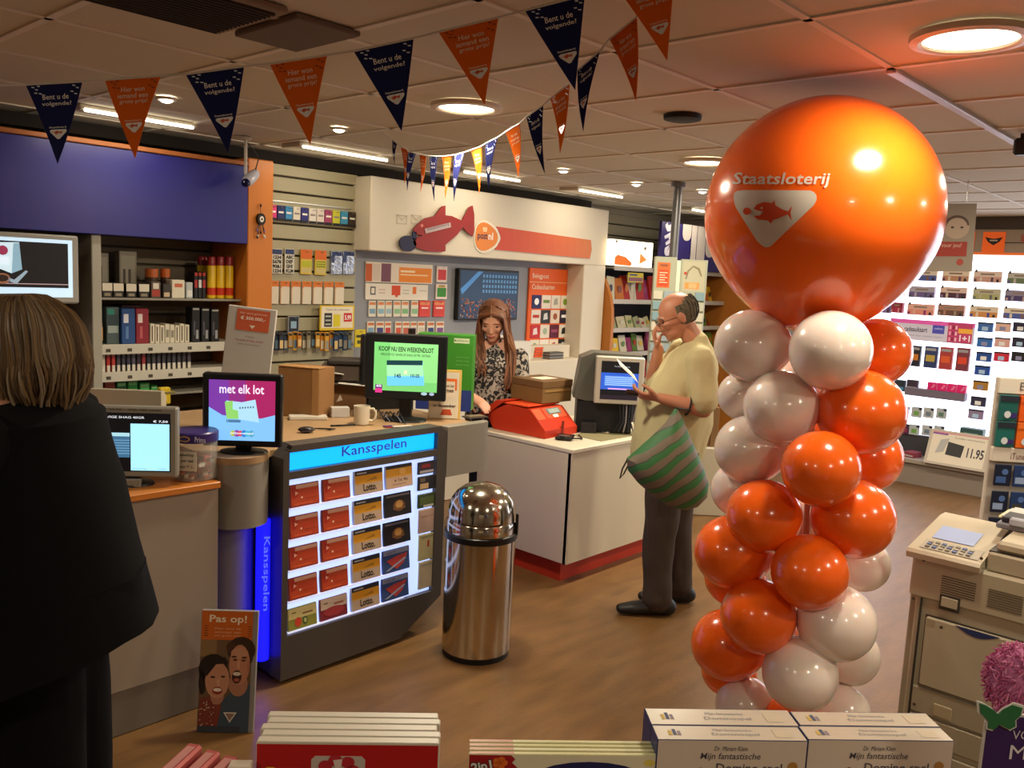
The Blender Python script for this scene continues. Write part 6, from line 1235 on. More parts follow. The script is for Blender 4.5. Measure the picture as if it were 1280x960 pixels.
# ================================================================ BUNTING
FN = M('#22254e', .9, sp=.0, nm='navy_flag'); FO = M('#d8641e', .9, sp=.0, nm='orange_flag'); FT = M('#e4e0dc', .9, sp=0); FTO = M('#ecd2bc', .9, sp=0)
t1 = thing('bunting_string', tuple(on_d(380, 80, 2.05)), 'near string of navy and orange pennants across the top left', 'bunting')
t2_ = thing('bunting_string', tuple(on_d(640, 150, 3.3)), 'far string of small navy and orange pennants sagging in the middle of the ceiling', 'bunting')
def flag(par, TLp, TRp, TPp, dL, dR, dT, c, i=0):
    TL, TR, TP = on_d(*TLp, dL), on_d(*TRp, dR), on_d(*TPp, dT); up = TR-TL; w_ = up.length; ex = up.normalized(); mid = (TL+TR)/2; dn = TP-mid; n = ex.cross(dn).normalized()
    if n.dot(CAM-mid) < 0: n = -n
    bend = n*.006*(1 if i % 2 else -1); f = FN if c == 'n' else FO; tx = FT if c == 'n' else FTO
    rows = 6; v = []; 
    def P(u, q, k=0): return TL+ex*(w_*u)+(TP-(TL+TR)/2)*q+bend*math.sin(q*3.1416)+n*k   # q down
    for r_ in range(rows):
        q = r_/rows; h_ = .5*(1-q); v += [P(.5-h_, q, .0004), P(.5+h_, q, .0004), P(.5-h_, q, -.0004), P(.5+h_, q, -.0004)]
    v += [P(.5, 1, .0004), P(.5, 1, -.0004)]; F_ = []
    for r_ in range(rows-1):
        a = r_*4; b = a+4; F_ += [(a, a+1, b+1, b), (a+2, b+2, b+3, a+3), (a, b, b+2, a+2), (a+1, a+3, b+3, b+1)]
    a = (rows-1)*4; F_ += [(a, a+1, 4*rows), (a+2, 4*rows+1, a+3), (a, 4*rows, 4*rows+1, a+2), (a+1, a+3, 4*rows+1, 4*rows), (0, 2, 3, 1)]
    o = part('pennant', MB().add(v, F_, f), par, 'navy pennant' if c == 'n' else 'orange pennant')
    s = MB(); xf = lambda p: P(p[0], p[2], .0012)
    lines = (('Bent u de', .28, .74, .13), ('volgende?', .26, .78, .22)) if c == 'n' else (('Hier won', .30, .72, .11), ('iemand een', .24, .78, .19), ('grote prijs!', .27, .77, .27))
    for L_, a, b, q in lines: s.text(L_, a, -(q+.065), b, -q, 0, tx, bold=.005, xform=lambda p: P(p[0], -p[2], .0012))
    s.text('Staatsloterij', .36, -.555, .66, -.525, 0, tx, bold=.01, xform=lambda p: P(p[0], -p[2], .0012))
    s.add([P(a, b, .0012) for a, b in ((.37, .575), (.40, .565), (.64, .565), (.67, .575), (.66, .60), (.54, .685), (.50, .685), (.38, .60))], [tuple(range(8))], M('#dcd8d4', .4))
    s.add([P(a, b, .0017) for a, b in ((.44, .60), (.50, .58), (.54, .595), (.59, .585), (.58, .62), (.53, .61), (.48, .63))], [tuple(range(7))], M('#c05030'))
    s.add([P(a, b, .0017) for a, b in ((.41, .60), (.425, .595), (.425, .61))], [(0, 1, 2)], M('#8a3a30'))
    for a, b in ((.10, .03), (.16, .06), (.2, .02), (.14, .10), (.22, .11), (.82, .03), (.78, .10), (.88, .06), (.84, .13)): s.add([P(a, b, .0012), P(a+.05, b+.004, .0012), P(a+.055, b+.02, .0012), P(a+.005, b+.014, .0012)], [(0, 1, 2, 3)], M('#c8d0dc' if c == 'n' else '#7a3018', .4))
    part('lettering', s, o); return TL, TR
F1 = [((32, 106), (103, 102), (72, 205), 2.12), ((131, 100), (201, 95), (169, 198), 2.10), ((232, 93), (305, 83), (285, 191), 2.07), ((337, 80), (409, 69), (388, 181), 2.03), ((442, 64), (517, 48), (502, 164), 1.99), ((548, 40), (623, 22), (606, 131), 1.95), ((656, 13), (731, -6), (719, 113), 1.91), ((772, -14), (843, -36), (834, 76), 1.87)]
pts = [on_d(-160, 112, 2.2), on_d(-20, 107, 2.14)]
for i, (a, b, c, d) in enumerate(F1): L_ = flag(t1, a, b, c, d, d-.01, d, 'no'[i % 2], i); pts += [L_[0], L_[1]]
e = on_z(905, -62, CZ-.01); pts.append(e)
part('tape', MB().tube(pts, .0028, M('#cfc6bc', .5), 6), t1)
F2 = [((762, 49), (796, 21), (795, 126), 2.18, 2.08, 'o'), ((722, 88), (750, 64), (729, 164), 2.35, 2.24, 'n'), ((688, 123), (712, 104), (700, 192), 2.75, 2.55, 'o'), ((658, 146), (679, 132), (681, 217), 2.95, 2.80, 'n'), ((632, 165), (650, 154), (648, 223), 3.35, 3.2, 'o'),
      ((607, 179.5), (622, 172), (611, 237), 3.5, 3.42, 'n'), ((589, 187.6), (602, 183), (599, 242), 3.62, 3.56, 'o'), ((568, 193.8), (580.6, 190.5), (567.5, 252), 3.74, 3.68, 'n'), ((552.6, 195.5), (564, 194.4), (556, 250), 3.82, 3.76, 'o'), ((537, 194.8), (547.4, 195.5), (543, 252), 3.90, 3.84, 'n'),
      ((524.4, 192.7), (532.5, 194.4), (525.5, 240), 4.02, 3.95, 'o'), ((510, 189.4), (520, 191.6), (509, 238.6), 4.12, 4.05, 'n'), ((501, 183.3), (509.5, 187), (505.6, 229), 4.3, 4.2, 'o'), ((490.5, 174.5), (496.4, 179.5), (493.6, 205), 4.5, 4.42, 'n')]
pts = [on_z(860, -35, CZ-.01)]
for i, (a, b, c, d, e_, col) in enumerate(F2): L_ = flag(t2_, a, b, c, d, e_, (d+e_)/2, col, i); pts += [L_[1], L_[0]]
pts.append(on_z(480, 166, CZ-.005)); part('tape', MB().tube(pts, .0028, M('#cfc6bc', .5), 6), t2_)
# ================================================================ FOREGROUND TABLE
ZT = .98
TBZ = .735
fa = on_z(640, 905, ZT)
FA = FACE+4
def gz(px, py, z=ZT): p = on_z(px, py, z); return p
frT = FR(0, 0, 0, FA); inv = frT.inverted()
def loc(px, py, z=ZT): p = inv @ on_z(px, py, z); return p.x, p.y
lx0, ly0 = loc(150, 960); lx1, ly1 = loc(1330, 930); _, lyb = loc(640, 880)
t = thing('display_table', tuple(frT @ Vector(((lx0+lx1)/2, lyb-.2, 0))), 'low display table carrying children books and game boxes in the foreground', 'table')
part('table_top', MB(frT).box(lx0-.05, lyb-.62, TBZ-.03, lx1+.1, lyb+.08, TBZ, M('#8a5a34', .5), b=.004), t)
for a in (lx0, lx1+.05):
    for b in (lyb-.58, lyb+.04): part('leg', MB(frT).box(a-.02, b-.02, 0, a+.02, b+.02, TBZ-.03, M('#5a5a5a', .4, .6)), t)
WSP = M('#c9bfae', .45); RC = M('#a81820', .35)
def upright(name, x0, x1, y0, y1, z1, base, topm, label, cat, group, prints=None, z0=TBZ):
    mb = MB(frT).box(x0, y0, z0+.001, x1, y1, z1, base, b=.0015); mb.top(x0+.002, y0+.001, x1-.002, y1-.001, z1+.0006, topm)
    if prints: prints(mb, x0, x1, y0, z1)
    return solo(name, mb, label, cat, group)
# red board books
xa, yf = loc(320, 928); xb2, _ = loc(549, 928); xc, yb = loc(320, 888); xd, _ = loc(544, 886)
n = 5; st_ = (yb-yf)/n
for k in range(n):
    y0 = yf+st_*k; dx = (xd-xb2)*k/n*.6; bxs = [0, .003, -.002, .004, .001][k]
    def pr(mb, x0, x1, y, z1, k=k):
        if k: return
        w_ = x1-x0; mb.rect(x0+.001, z1-.26, x1-.001, z1-.003, y-.0004, M('#b01c20', .3)); mb.rect(x0, z1-.003, x1, z1, y-.0006, WSP)
        def sqr(u0, u1, zz, c): mb.prism([(x0+u0*w_+.006, zz-.09), (x0+u1*w_-.006, zz-.09), (x0+u1*w_, zz-.084), (x0+u1*w_, zz-.006), (x0+u1*w_-.006, zz), (x0+u0*w_+.006, zz), (x0+u0*w_, zz-.006), (x0+u0*w_, zz-.084)], y-.0012, y-.0004, M(c, .35))
        sqr(.30, .595, z1-.022, '#b8b0a8'); sqr(.63, .93, z1-.042, '#c8a028'); sqr(0.0, .26, z1-.042, '#a83020')
        for q in range(7): mb.oval(x0+(.45+.08*math.cos(q*.9))*w_, z1-.046+.018*math.sin(q*.9), .011, .010, y-.0018, M('#b02a38', .3), 10)
        mb.poly([(x0+.42*w_, z1-.028), (x0+.47*w_, z1-.026), (x0+.46*w_, z1-.06), (x0+.44*w_, z1-.05)], y-.0022, M('#d8c8c0')); mb.oval(x0+.78*w_, z1-.055, .035, .012, y-.0018, M('#3a2418'), 12); mb.oval(x0+.08*w_, z1-.05, .014, .010, y-.0018, M('#e0b020'), 10)
    upright('board_book', xa+bxs+dx*.2, xb2+bxs+dx, y0+.0015, y0+st_-.0015, ZT, WSP, M('#d2c9b8', .4), ('red board book with fruit pictures on its cover, front of its row' if k == 0 else 'white-edged board book in the row with the red cover, %s from the front' % ORD[k]), 'book', 'board books on the display table', pr)
# yellow booklets
ZY = .95
xa, yf = loc(586, 943, ZY); xb2, _ = loc(855, 946, ZY); xc, yb = loc(584, 923, ZY); xd, _ = loc(846, 926, ZY)
n = 4; st_ = (yb-yf)/n; YC = M('#cfc896', .4); YW = M('#d8d2b8', .4)
for k in range(n):
    y0 = yf+st_*k; dx = (xd-xb2)*k/n
    mb = MB(frT).box(xa+.001*k, y0+.001, TBZ+.001, xb2+dx, y0+st_-.003, ZY, YC, b=.001); w_ = xb2-xa
    mb.top(xa+.002, y0+.0015, xa+w_*.21, y0+st_-.0035, ZY+.0006, M('#c8907a', .4)); mb.top(xa+w_*.21, y0+.0015, xb2+dx-.002, y0+st_-.0035, ZY+.0006, M(['#d2cc98', '#d8d4a8', '#ccc88e', '#d6d0a0'][k], .4))
    if k == 0:
        y = y0+.001; mb.rect(xa+.001, ZY-.2, xb2-.001, ZY-.001, y-.0003, YW); mb.poly([(xa+.001, ZY-.001), (xa+w_*.195, ZY-.001), (xa+w_*.215, ZY-.008), (xa+w_*.20, ZY-.014), (xa+w_*.225, ZY-.022), (xa+w_*.205, ZY-.03), (xa+w_*.215, ZY-.2), (xa+.001, ZY-.2)], y-.0006, M('#9a1c24', .35))
        for q in range(5): mb.oval(xa+w_*(.145+.02*math.cos(q*1.257)), ZY-.014+.006*math.sin(q*1.257), .006, .005, y-.001, M('#d86a28', .35), 8)
        XT = Matrix.Translation((xa+.006, 0, ZY-.032)) @ Matrix.Rotation(R(-12), 4, 'Y'); mb.text('2in1', 0, 0, .035, .018, y-.0014, M('#1c2430'), bold=.08, X=XT); mb.text('2in1', .001, .001, .034, .017, y-.0018, M('#d8d8d0'), bold=.03, X=XT)
        mb.poly([(xa+w_*(.56+.28*math.cos(q/10*3.1416)), ZY-.045+.034*math.sin(q/10*3.1416)) for q in range(11)], y-.0008, M('#1c2458', .35)); mb.oval(xa+w_*.84, ZY-.012, .010, .006, y-.0007, M('#d8c860'), 10)
    solo('activity_booklet', mb, 'yellow and red 2in1 booklet at the front of its row' if k == 0 else 'pale yellow booklet edge behind the 2in1 booklet, %s from the front' % ORD[k], 'book', 'booklets on the display table')
# domino game boxes
bb = [loc(822, 924.5), loc(1010, 924.5), loc(1191, 924.5), loc(814, 906), loc(1000, 907), loc(1175, 908.5), loc(808, 885), loc(987, 889), loc(1158, 890.5)]
DBW = M('#cdbfb0', .35); DBB = M('#26356e', .4); INK = M('#4a4650', .5)
def domino(x0, x1, y0, y1, front, label):
    z1 = ZT; mb = MB(frT).box(x0, y0, TBZ+.001, x1, y1, z1, DBB, b=.001); w_ = x1-x0; d_ = y1-y0
    mb.rect(x0+.0015, TBZ+.004, x1-.0015, z1-.0005, y0-.0005, DBW); mb.top(x0+.0015, y0+.0006, x1-.0015, y1-.003, z1+.0006, M('#d0c4b4', .25))
    def tp(s_, u0, v0, u1, v1, m): 
        X = Matrix.Translation((x0, y0, z1+.0012)) @ Matrix.Rotation(R(-90), 4, 'X'); mb.text(s_, u0*w_, v0*d_, u1*w_, v1*d_, 0, m, X=X)
    tp('Mijn fantastische', .40, .55, .66, .75, M('#8a8a94')); tp('Dominospel', .38, .25, .70, .48, M('#8a8a94'))
    for q in range(3): mb.top(x0+w_*(.09+.03*q), y0+d_*.3, x0+w_*(.112+.03*q), y0+d_*(.6+.1*(q % 2)), z1+.0012, M(['#c8a83a', '#3a4468', '#8a7a8a'][q]))
    mb.top(x0+w_*.80, y0+d_*.2, x0+w_*.92, y0+d_*.75, z1+.0011, M('#c8b8a0'))
    if front:
        y = y0-.001; mb.text('Dr. Miriam Klein', x0+.38*w_, z1-.018, x0+.60*w_, z1-.010, y, INK, shear=.15); mb.text('Mijn fantastische', x0+.29*w_, z1-.036, x0+.69*w_, z1-.0215, y, INK, bold=.005, shear=.15); mb.text('Domino spel', x0+.40*w_, z1-.060, x0+.84*w_, z1-.040, y, INK, bold=.01)
        mb.oval(x0+.91*w_, z1-.045, .0085, .0085, y, M('#a87a3a'), 14); mb.poly([(x0+.22*w_, z1-.055), (x0+.30*w_, z1-.047), (x0+.32*w_, z1-.056), (x0+.24*w_, z1-.064)], y, M('#8a4a34'))
        for q in range(4): mb.oval(x0+(.1+.2*q)*w_, z1-.14, .02, .02, y, M(['#c87a5a', '#5a8ac8', '#c8b04a', '#7ab06a'][q]), 12)
    solo('domino_game_box', mb, label, 'box', 'domino game boxes')
domino(bb[0][0], bb[1][0]-.002, bb[0][1], bb[3][1]-.001, True, 'white and blue domino game box, front left of four')
domino(bb[1][0], bb[2][0], bb[1][1], bb[4][1]-.001, True, 'white and blue domino game box, front right of four')
domino(bb[3][0], bb[4][0]-.002, bb[3][1]+.001, bb[6][1], False, 'domino game box, rear left of four, only its top showing')
domino(bb[4][0], bb[5][0], bb[4][1]+.001, bb[7][1], False, 'domino game box, rear right of four, only its top showing')
# pink packs
ZP = .955; PK_ = M('#b85a5a', .22, coat=.3); PK2 = M('#8a2430', .25)
x0, y0 = loc(272, 930, .95); solo('white_tray', MB(frT).box(loc(284, 940)[0], loc(300, 940)[1], TBZ+.001, loc(316, 940)[0]-.003, loc(300, 930)[1], .955, M('#c8b8a8'), b=.002), 'small white carton behind the pink packs', 'box')
for k, (a, b) in enumerate(((245, 927), (268, 932), (291, 936), (311, 941))):
    x_, y_ = loc(a, b, .96); X = Matrix.Translation((x_, y_, 0)) @ Matrix.Rotation(R(-16), 4, 'Z')
    w_ = .026 if k < 3 else .020
    mb = MB(frT).box(-w_/2, -.16, TBZ+.001, w_/2, 0, .958-.004*k, PK_, b=.004, X=X).box(-w_/2-.001, -.159, TBZ+.004, w_/2+.001, -.002, .935-.004*k, PK2, b=.002, X=X)
    mb.top(-w_/2+.006, -.15, w_/2-.006, -.012, .9588-.004*k, M('#c88a86', .2), X=X); solo('pink_sweet_pack', mb, 'glossy pink pack at bottom left of display table, %s from the left' % ORD[k], 'packet', 'pink packs on the display table')
# purple sign with butterfly
q = on_d(1262, 900, 1.28); kk = 1.28/FPX; fr = FR(q.x, q.y, 0, FACE+2)
def sg_(px, py): p = fr.inverted() @ on_d(px, py, 1.28); return p.x, p.z
t = thing('butterfly_sign', (q.x, q.y, TBZ), 'purple sign with white edge and a green butterfly at the bottom right corner', 'sign')
a = sg_(1230, 960); b = sg_(1234, 903); c = sg_(1240, 895); d = sg_(1395, 902)
part('white_edge', MB(fr).prism([(a[0]-.002, TBZ), (d[0]+.02, TBZ), (d[0]+.02, d[1]+.003), (c[0]-.001, c[1]+.004), (b[0]-.003, b[1])], 0, .004, M('#c8c0b8')), t)
part('panel', MB(fr).prism([(a[0]+.001, TBZ), (d[0]+.018, TBZ), (d[0]+.018, d[1]), (c[0]+.001, c[1]), (b[0], b[1])], -.001, 0, M('#38225a', .4)), t)
bf = [(1220, 875), (1228, 878), (1238, 884), (1244, 890), (1250, 884), (1262, 878), (1274, 882), (1272, 892), (1266, 898), (1267, 906), (1260, 910), (1252, 906), (1247, 903), (1240, 910), (1233, 908), (1233, 900), (1228, 894), (1222, 888)]
cx, cz = sg_(1247, 894); ptsb = [sg_(*p) for p in bf]
part('butterfly_edge', MB(fr).prism([(cx+(u-cx)*1.13, cz+(v-cz)*1.16) for u, v in ptsb], -.004, -.002, M('#c8c8be')), t); part('butterfly', MB(fr).prism(ptsb, -.006, -.004, M('#2c6a42', .4)), t, 'green butterfly')
x_, z_ = sg_(1266, 925); s = MB(fr); s.text('VOOR', x_, z_, x_+.055, z_+.014, -.002, M('#c8c0c8')); x_, z_ = sg_(1264, 958); s.text('MEISJES', x_, z_, x_+.12, z_+.030, -.002, M('#d8d0d8')); part('lettering', s, t)
q = on_d(1272, 850, 1.62); mb = MB(); random.seed(31)
for k in range(700):
    d = Vector((random.gauss(0, 1), random.gauss(0, 1), random.gauss(0, 1))).normalized()
    p0 = q+Vector((d.x*.04, d.y*.04, d.z*.055)); d2 = (d+Vector((random.gauss(0, .4), random.gauss(0, .4), random.gauss(0, .4)))).normalized(); mb.tube([p0, p0+d*.012, p0+d2*.022+Vector((0, 0, -.004))], .0016, M(['#c86a98', '#d88ab0', '#b85a8a'][k % 3], .8), 4)
mb.ell(q, (.05, .05, .065), M('#c070a0', .8), 16, 12)
mb.cyl((q.x, q.y, TBZ+.001), .03, q.z-TBZ-.05, M('#7a7a88', .5), 12); mb.box(q.x+.005, q.y-.07, q.z-.02, q.x+.05, q.y-.02, q.z+.04, M('#8a94a8', .3), b=.008)
solo('pink_fluffy_toy', mb, 'pink fluffy toy with grey clasp above the purple sign', 'toy')
# ---- PEOPLE
nh = Vector((math.cos(YAW), math.sin(YAW), 0)); Lh = Vector((-math.sin(YAW), math.cos(YAW), 0))
class Fig:
    """local axes: a = towards picture left, t = towards the entrance, z = up"""
    def __init__(s, B): s.B = Vector(B)
    def __call__(s, a, t, z): return s.B+Lh*a-nh*t+Vector((0, 0, z))
def sphere_geo(c, rad, ax=None, seg=16, rings=12):
    """ellipsoid; ax = three world axes"""
    ax = ax or (Vector((1, 0, 0)), Vector((0, 1, 0)), Vector((0, 0, 1))); v = []; f = []
    for j in range(1, rings):
        p = math.pi*j/rings
        for i in range(seg):
            q = 6.283185*i/seg; v.append(c+ax[0]*(rad[0]*math.sin(p)*math.cos(q))+ax[1]*(rad[1]*math.sin(p)*math.sin(q))+ax[2]*(rad[2]*math.cos(p)))
    n = len(v); v += [c+ax[2]*rad[2], c-ax[2]*rad[2]]
    for j in range(rings-2):
        for i in range(seg): k = (i+1) % seg; f.append((j*seg+i, (j+1)*seg+i, (j+1)*seg+k, j*seg+k))
    for i in range(seg): k = (i+1) % seg; f.append((n, i, k)); f.append((n+1, (rings-2)*seg+k, (rings-2)*seg+i))
    return v, f
def fused(name, geos, m, par, voxel=.009, smooth=3, label=None, wob=0, seed=1):
    V_ = []; F_ = []
    for v, f in geos:
        n = len(V_); V_ += list(v); F_ += [tuple(n+i for i in q) for q in f]
    me = bpy.data.meshes.new('x'); me.from_pydata(V_, [], F_); me.update()
    bm = bmesh.new(); bm.from_mesh(me); bmesh.ops.recalc_face_normals(bm, faces=bm.faces); bm.to_mesh(me); bm.free()
    o = bpy.data.objects.new('x', me); COL.objects.link(o)
    r_ = o.modifiers.new('r', 'REMESH'); r_.mode = 'VOXEL'; r_.voxel_size = voxel; s_ = o.modifiers.new('s', 'SMOOTH'); s_.iterations = smooth; s_.factor = .6
    me2 = bpy.data.meshes.new_from_object(o.evaluated_get(bpy.context.evaluated_depsgraph_get())); bpy.data.objects.remove(o)
    mb = MB(); vs = [v.co.copy() for v in me2.vertices]
    if wob:
        from mathutils import noise
        ns = [v.normal.copy() for v in me2.vertices]
        vs = [p+nn*(wob*(noise.noise(Vector((p.x*9+seed, p.y*9, p.z*3.5)))+.5*noise.noise(Vector((p.x*22, p.y*22, p.z*9+seed))))) for p, nn in zip(vs, ns)]
    mb.v = vs; mb.f = [tuple(p.vertices) for p in me2.polygons]; mb.m = [m]; mb.mi = [0]*len(mb.f)
    xs = [p.x for p in vs]; ys = [p.y for p in vs]; zs = [p.z for p in vs]; org = Vector(((min(xs)+max(xs))/2, (min(ys)+max(ys))/2, min(zs)))
    me = mb.mesh(name, org); me.polygons.foreach_set('use_smooth', [True]*len(mb.f))
    if 'sharp_edge' in me.attributes: me.attributes.remove(me.attributes['sharp_edge'])
    ob = link(name, me, org, par)
    if label: ob['label'] = label
    return ob
def hand(wrist, dirn, palm_n, thumb_side, curl=.5, sc=1.0, spread=.12):
    """palm and five fingers. dirn: towards the fingertips; palm_n: the way the palm faces; thumb_side: unit vector to the thumb edge"""
    d = dirn.normalized(); n = (palm_n-d*palm_n.dot(d)).normalized(); s = d.cross(n); s = s if s.dot(thumb_side) > 0 else -s
    g = [loft([wrist-d*.02*sc, wrist+d*.02*sc, wrist+d*.055*sc, wrist+d*.088*sc], [(.022*sc, .026*sc), (.030*sc, .018*sc), (.038*sc, .015*sc), (.036*sc, .012*sc)], 12, side=s)]
    for k, (off, ln) in enumerate(((.027, .070), (.009, .080), (-.009, .074), (-.026, .058))):
        p = wrist+d*.078*sc+s*off*sc; q = [p]; dd = (d+s*off*spread*8).normalized(); ang = 0
        for L in (ln*.42, ln*.33, ln*.25):
            ang += curl*.75; e = dd*math.cos(ang)+n*math.sin(ang); q.append(q[-1]+e*L*sc)
        g.append(loft(q, [.0095*sc, .0088*sc, .008*sc, .0068*sc], 8))
    p = wrist+d*.022*sc+s*.022*sc; td = (d*.6+s*.75+n*.35).normalized(); q1 = p+td*.034*sc; q2 = q1+(d*.85+s*.25+n*.45).normalized()*.03*sc; q3 = q2+(d*.9+n*.5).normalized()*.022*sc
    g.append(loft([p, q1, q2, q3], [.0135*sc, .0115*sc, .010*sc, .008*sc], 8)); return g
def head(c, fwd, up, sc=1.0, jaw=1.0, fem=0):
    f_ = fwd.normalized(); u = (up-f_*up.dot(f_)).normalized(); s = f_.cross(u); A = (f_, s, u)
    P = lambda x, y, z: c+f_*x*sc+s*y*sc+u*z*sc
    g = [sphere_geo(P(-.012, 0, .03), (.096*sc, .077*sc, .088*sc), A), sphere_geo(P(.015, 0, -.01), (.078*sc, .066*sc, .085*sc), A), sphere_geo(P(.035, 0, -.062), (.050*sc, .048*sc*jaw, .045*sc), A), sphere_geo(P(.062, 0, -.088), (.024*sc, .026*sc, .020*sc), A),
         sphere_geo(P(.083-.006*fem, 0, .018), (.012*sc, .05*sc, .010*sc), A), loft([P(.080, 0, .008), P(.103-.010*fem, 0, -.022), P(.108-.011*fem, 0, -.034)], [.008*sc, (.0125-.003*fem)*sc, (.012-.0025*fem)*sc], 8), sphere_geo(P(.096-.010*fem, .013-.004*fem, -.036), (.010*sc, .008*sc, .007*sc), A), sphere_geo(P(.096-.010*fem, -.013+.004*fem, -.036), (.010*sc, .008*sc, .007*sc), A),
         sphere_geo(P(.060, .036, -.02), (.026*sc, .022*sc, .022*sc), A), sphere_geo(P(.060, -.036, -.02), (.026*sc, .022*sc, .022*sc), A), sphere_geo(P(.083, 0, -.055), (.012*sc, .022*sc, .006*sc), A), sphere_geo(P(.081, 0, -.066), (.012*sc, .020*sc, .006*sc), A)]
    for y in (.078, -.078): g += [sphere_geo(P(-.012, y, -.008), (.018*sc, .008*sc, .031*sc), A), sphere_geo(P(-.008, y*1.07, .004), (.019*sc, .006*sc, .022*sc), A)]
    return g, P, A
def face_bits(P, A, par, sc, eye='#3a2c24', brow='#6a5a4a', lip='#a85a50', th=.0036):
    e = MB(); 
    for y in (.031, -.031): v, f = sphere_geo(P(.0775, y, .0), (.0075*sc, .014*sc, .0055*sc), A, 10, 8); e.add(v, f, M(eye, .3))
    part('eye', e, par); b = MB()
    for y in (1, -1): v, f = loft([P(.088, .014*y, .020), P(.089, .030*y, .025), P(.080, .048*y, .019)], .6*th*sc+.4*th, 6); b.add(v, f, M(brow, .8))
    part('eyebrow', b, par); l_ = MB(); v, f = sphere_geo(P(.0885, 0, -.060), (.007*sc, .021*sc, .0055*sc), A, 12, 8); l_.add(v, f, M(lip, .5)); part('lips', l_, par)
def strands(name, roots, m, par, r=.004, label=None, base=None):
    mb = MB()
    for pts in roots:
        q = [pts[0]]
        for a, b in zip(pts, pts[1:]): q += [a.lerp(b, .25), a.lerp(b, .75)]
        pts = q+[pts[-1]]; v, f = loft(pts, [r*.8]+[r]*(len(pts)-2)+[r*.35], 4, cap=False); mb.add(v, f, m[random.randrange(len(m))] if isinstance(m, list) else m)
    return part(name, mb, par, label)
# ---------------------------------------------------------------- standing man
G = Fig((3.80, 2.34, 0))
t = thing('person', (3.80, 2.34, 0), 'balding man in cream T-shirt and dark trousers reading a letter, one hand at his glasses', 'person')
SKM = M('#b87e62', .5, sub=.08, nm='skin_tan', var=.06, vs=20)
hf = (Lh*.92+Vector((0, 0, -.40))-nh*.0).normalized()
hg, HP, HA = head(G(.020, 0, 1.545), hf, Vector((0, 0, 1)), 1.02, 1.1)
Ls, Le, Lw = G(-.075, .185, 1.335), G(-.105, .225, 1.105), G(.115, .19, 1.150)
Rs, Re, Rw = G(-.06, -.18, 1.335), G(.09, -.19, 1.155), G(.085, -.10, 1.375)
geos = hg+[loft([G(-.12, 0, 1.36), G(-.075, 0, 1.43), G(-.03, 0, 1.50)], [(.062, .060), (.056, .054), (.052, .050)], 12), loft([G(-.095, 0, 1.36), G(-.085, 0, 1.29), G(-.03, 0, 1.05), G(0, 0, .88)], [(.045, .09), (.08, .13), (.13, .15), (.12, .15)], 14, side=Lh),
      loft([Ls, (Ls+Le)/2, Le], [.050, .046, .040], 12), loft([Le, Le.lerp(Lw, .35), Lw], [.041, .041, .026], 12), loft([Rs, (Rs+Re)/2, Re], [.050, .044, .040], 12), loft([Re, Re.lerp(Rw, .35), Rw], [.040, .039, .026], 12),
      loft([G(.02, .09, .86), G(.04, .10, .46), G(.05, .10, .09)], [.07, .05, .035], 10), loft([G(-.05, -.08, .86), G(-.075, -.085, .46), G(-.095, -.09, .09)], [.07, .05, .035], 10)]
geos += hand(Lw, (Lh*.95+Vector((0, 0, .05))+nh*.15), Vector((0, 0, 1))*.8+nh*.5, -nh*0+Vector((0, 0, 1)), .55)
geos += hand(Rw, (Vector((0, 0, 1))*.85+Lh*.35-nh*.25), (-Lh*.9-nh*.2+Vector((0, 0, .1))), -Lh*.2-nh, .55)
body = fused('body', geos, SKM, t, .0065, 3)
face_bits(HP, HA, body, 1.0, brow='#7a6a60')
SHT = M('#b8ac82', .85, var=.05, vs=6, nm='cream_cotton', bump=.25, bs=35)
tor = loft([G(-.095, 0, 1.425), G(-.095, 0, 1.385), G(-.080, 0, 1.325), G(-.045, 0, 1.20), G(-.010, 0, 1.05), G(.020, 0, .90), G(.030, 0, .80)], [(.062, .068), (.085, .135), (.125, .19), (.165, .195), (.195, .20), (.188, .205), (.178, .205)], 24, side=Lh)
sl1 = loft([Ls+Vector((0, 0, .02)), Ls.lerp(Le, .55), Ls.lerp(Le, .82)], [.072, .070, .074], 14); sl2 = loft([Rs+Vector((0, 0, .02)), Rs.lerp(Re, .55), Rs.lerp(Re, .85)], [.072, .068, .070], 14)
fused('t_shirt', [tor, sl1, sl2], SHT, t, .010, 3, 'cream T-shirt', wob=.014, seed=3)
TR_ = M('#3c3028', .85, var=.06, vs=8, bump=.25, bs=30, nm='dark_trousers')
fused('trousers', [loft([G(.02, 0, .93), G(.015, 0, .84), G(.0, 0, .78)], [(.16, .175), (.175, .185), (.165, .175)], 20, side=Lh), loft([G(.03, .085, .84), G(.04, .095, .62), G(.045, .10, .42), G(.04, .10, .22), G(.035, .10, .085)], [(.105, .10), (.092, .088), (.080, .078), (.076, .074), (.082, .078)], 16, side=Lh),
      loft([G(-.05, -.075, .84), G(-.070, -.08, .62), G(-.080, -.085, .42), G(-.10, -.09, .22), G(-.105, -.09, .09)], [(.105, .10), (.092, .088), (.080, .078), (.074, .072), (.078, .074)], 16, side=Lh)], TR_, t, .010, 3, wob=.012, seed=8)
SHO = M('#151212', .5)
for a, tt in ((.0, .10), (-.14, -.09)):
    fused('shoe', [loft([G(a-.03, tt, .045), G(a+.06, tt, .042), G(a+.16, tt+.01, .035), G(a+.225, tt+.01, .028)], [(.045, .043), (.048, .040), (.047, .033), (.035, .024)], 14, side=nh), loft([G(a-.02, tt, .05), G(a+.02, tt, .10)], [.045, .042], 12)], SHO, t, .007, 2)
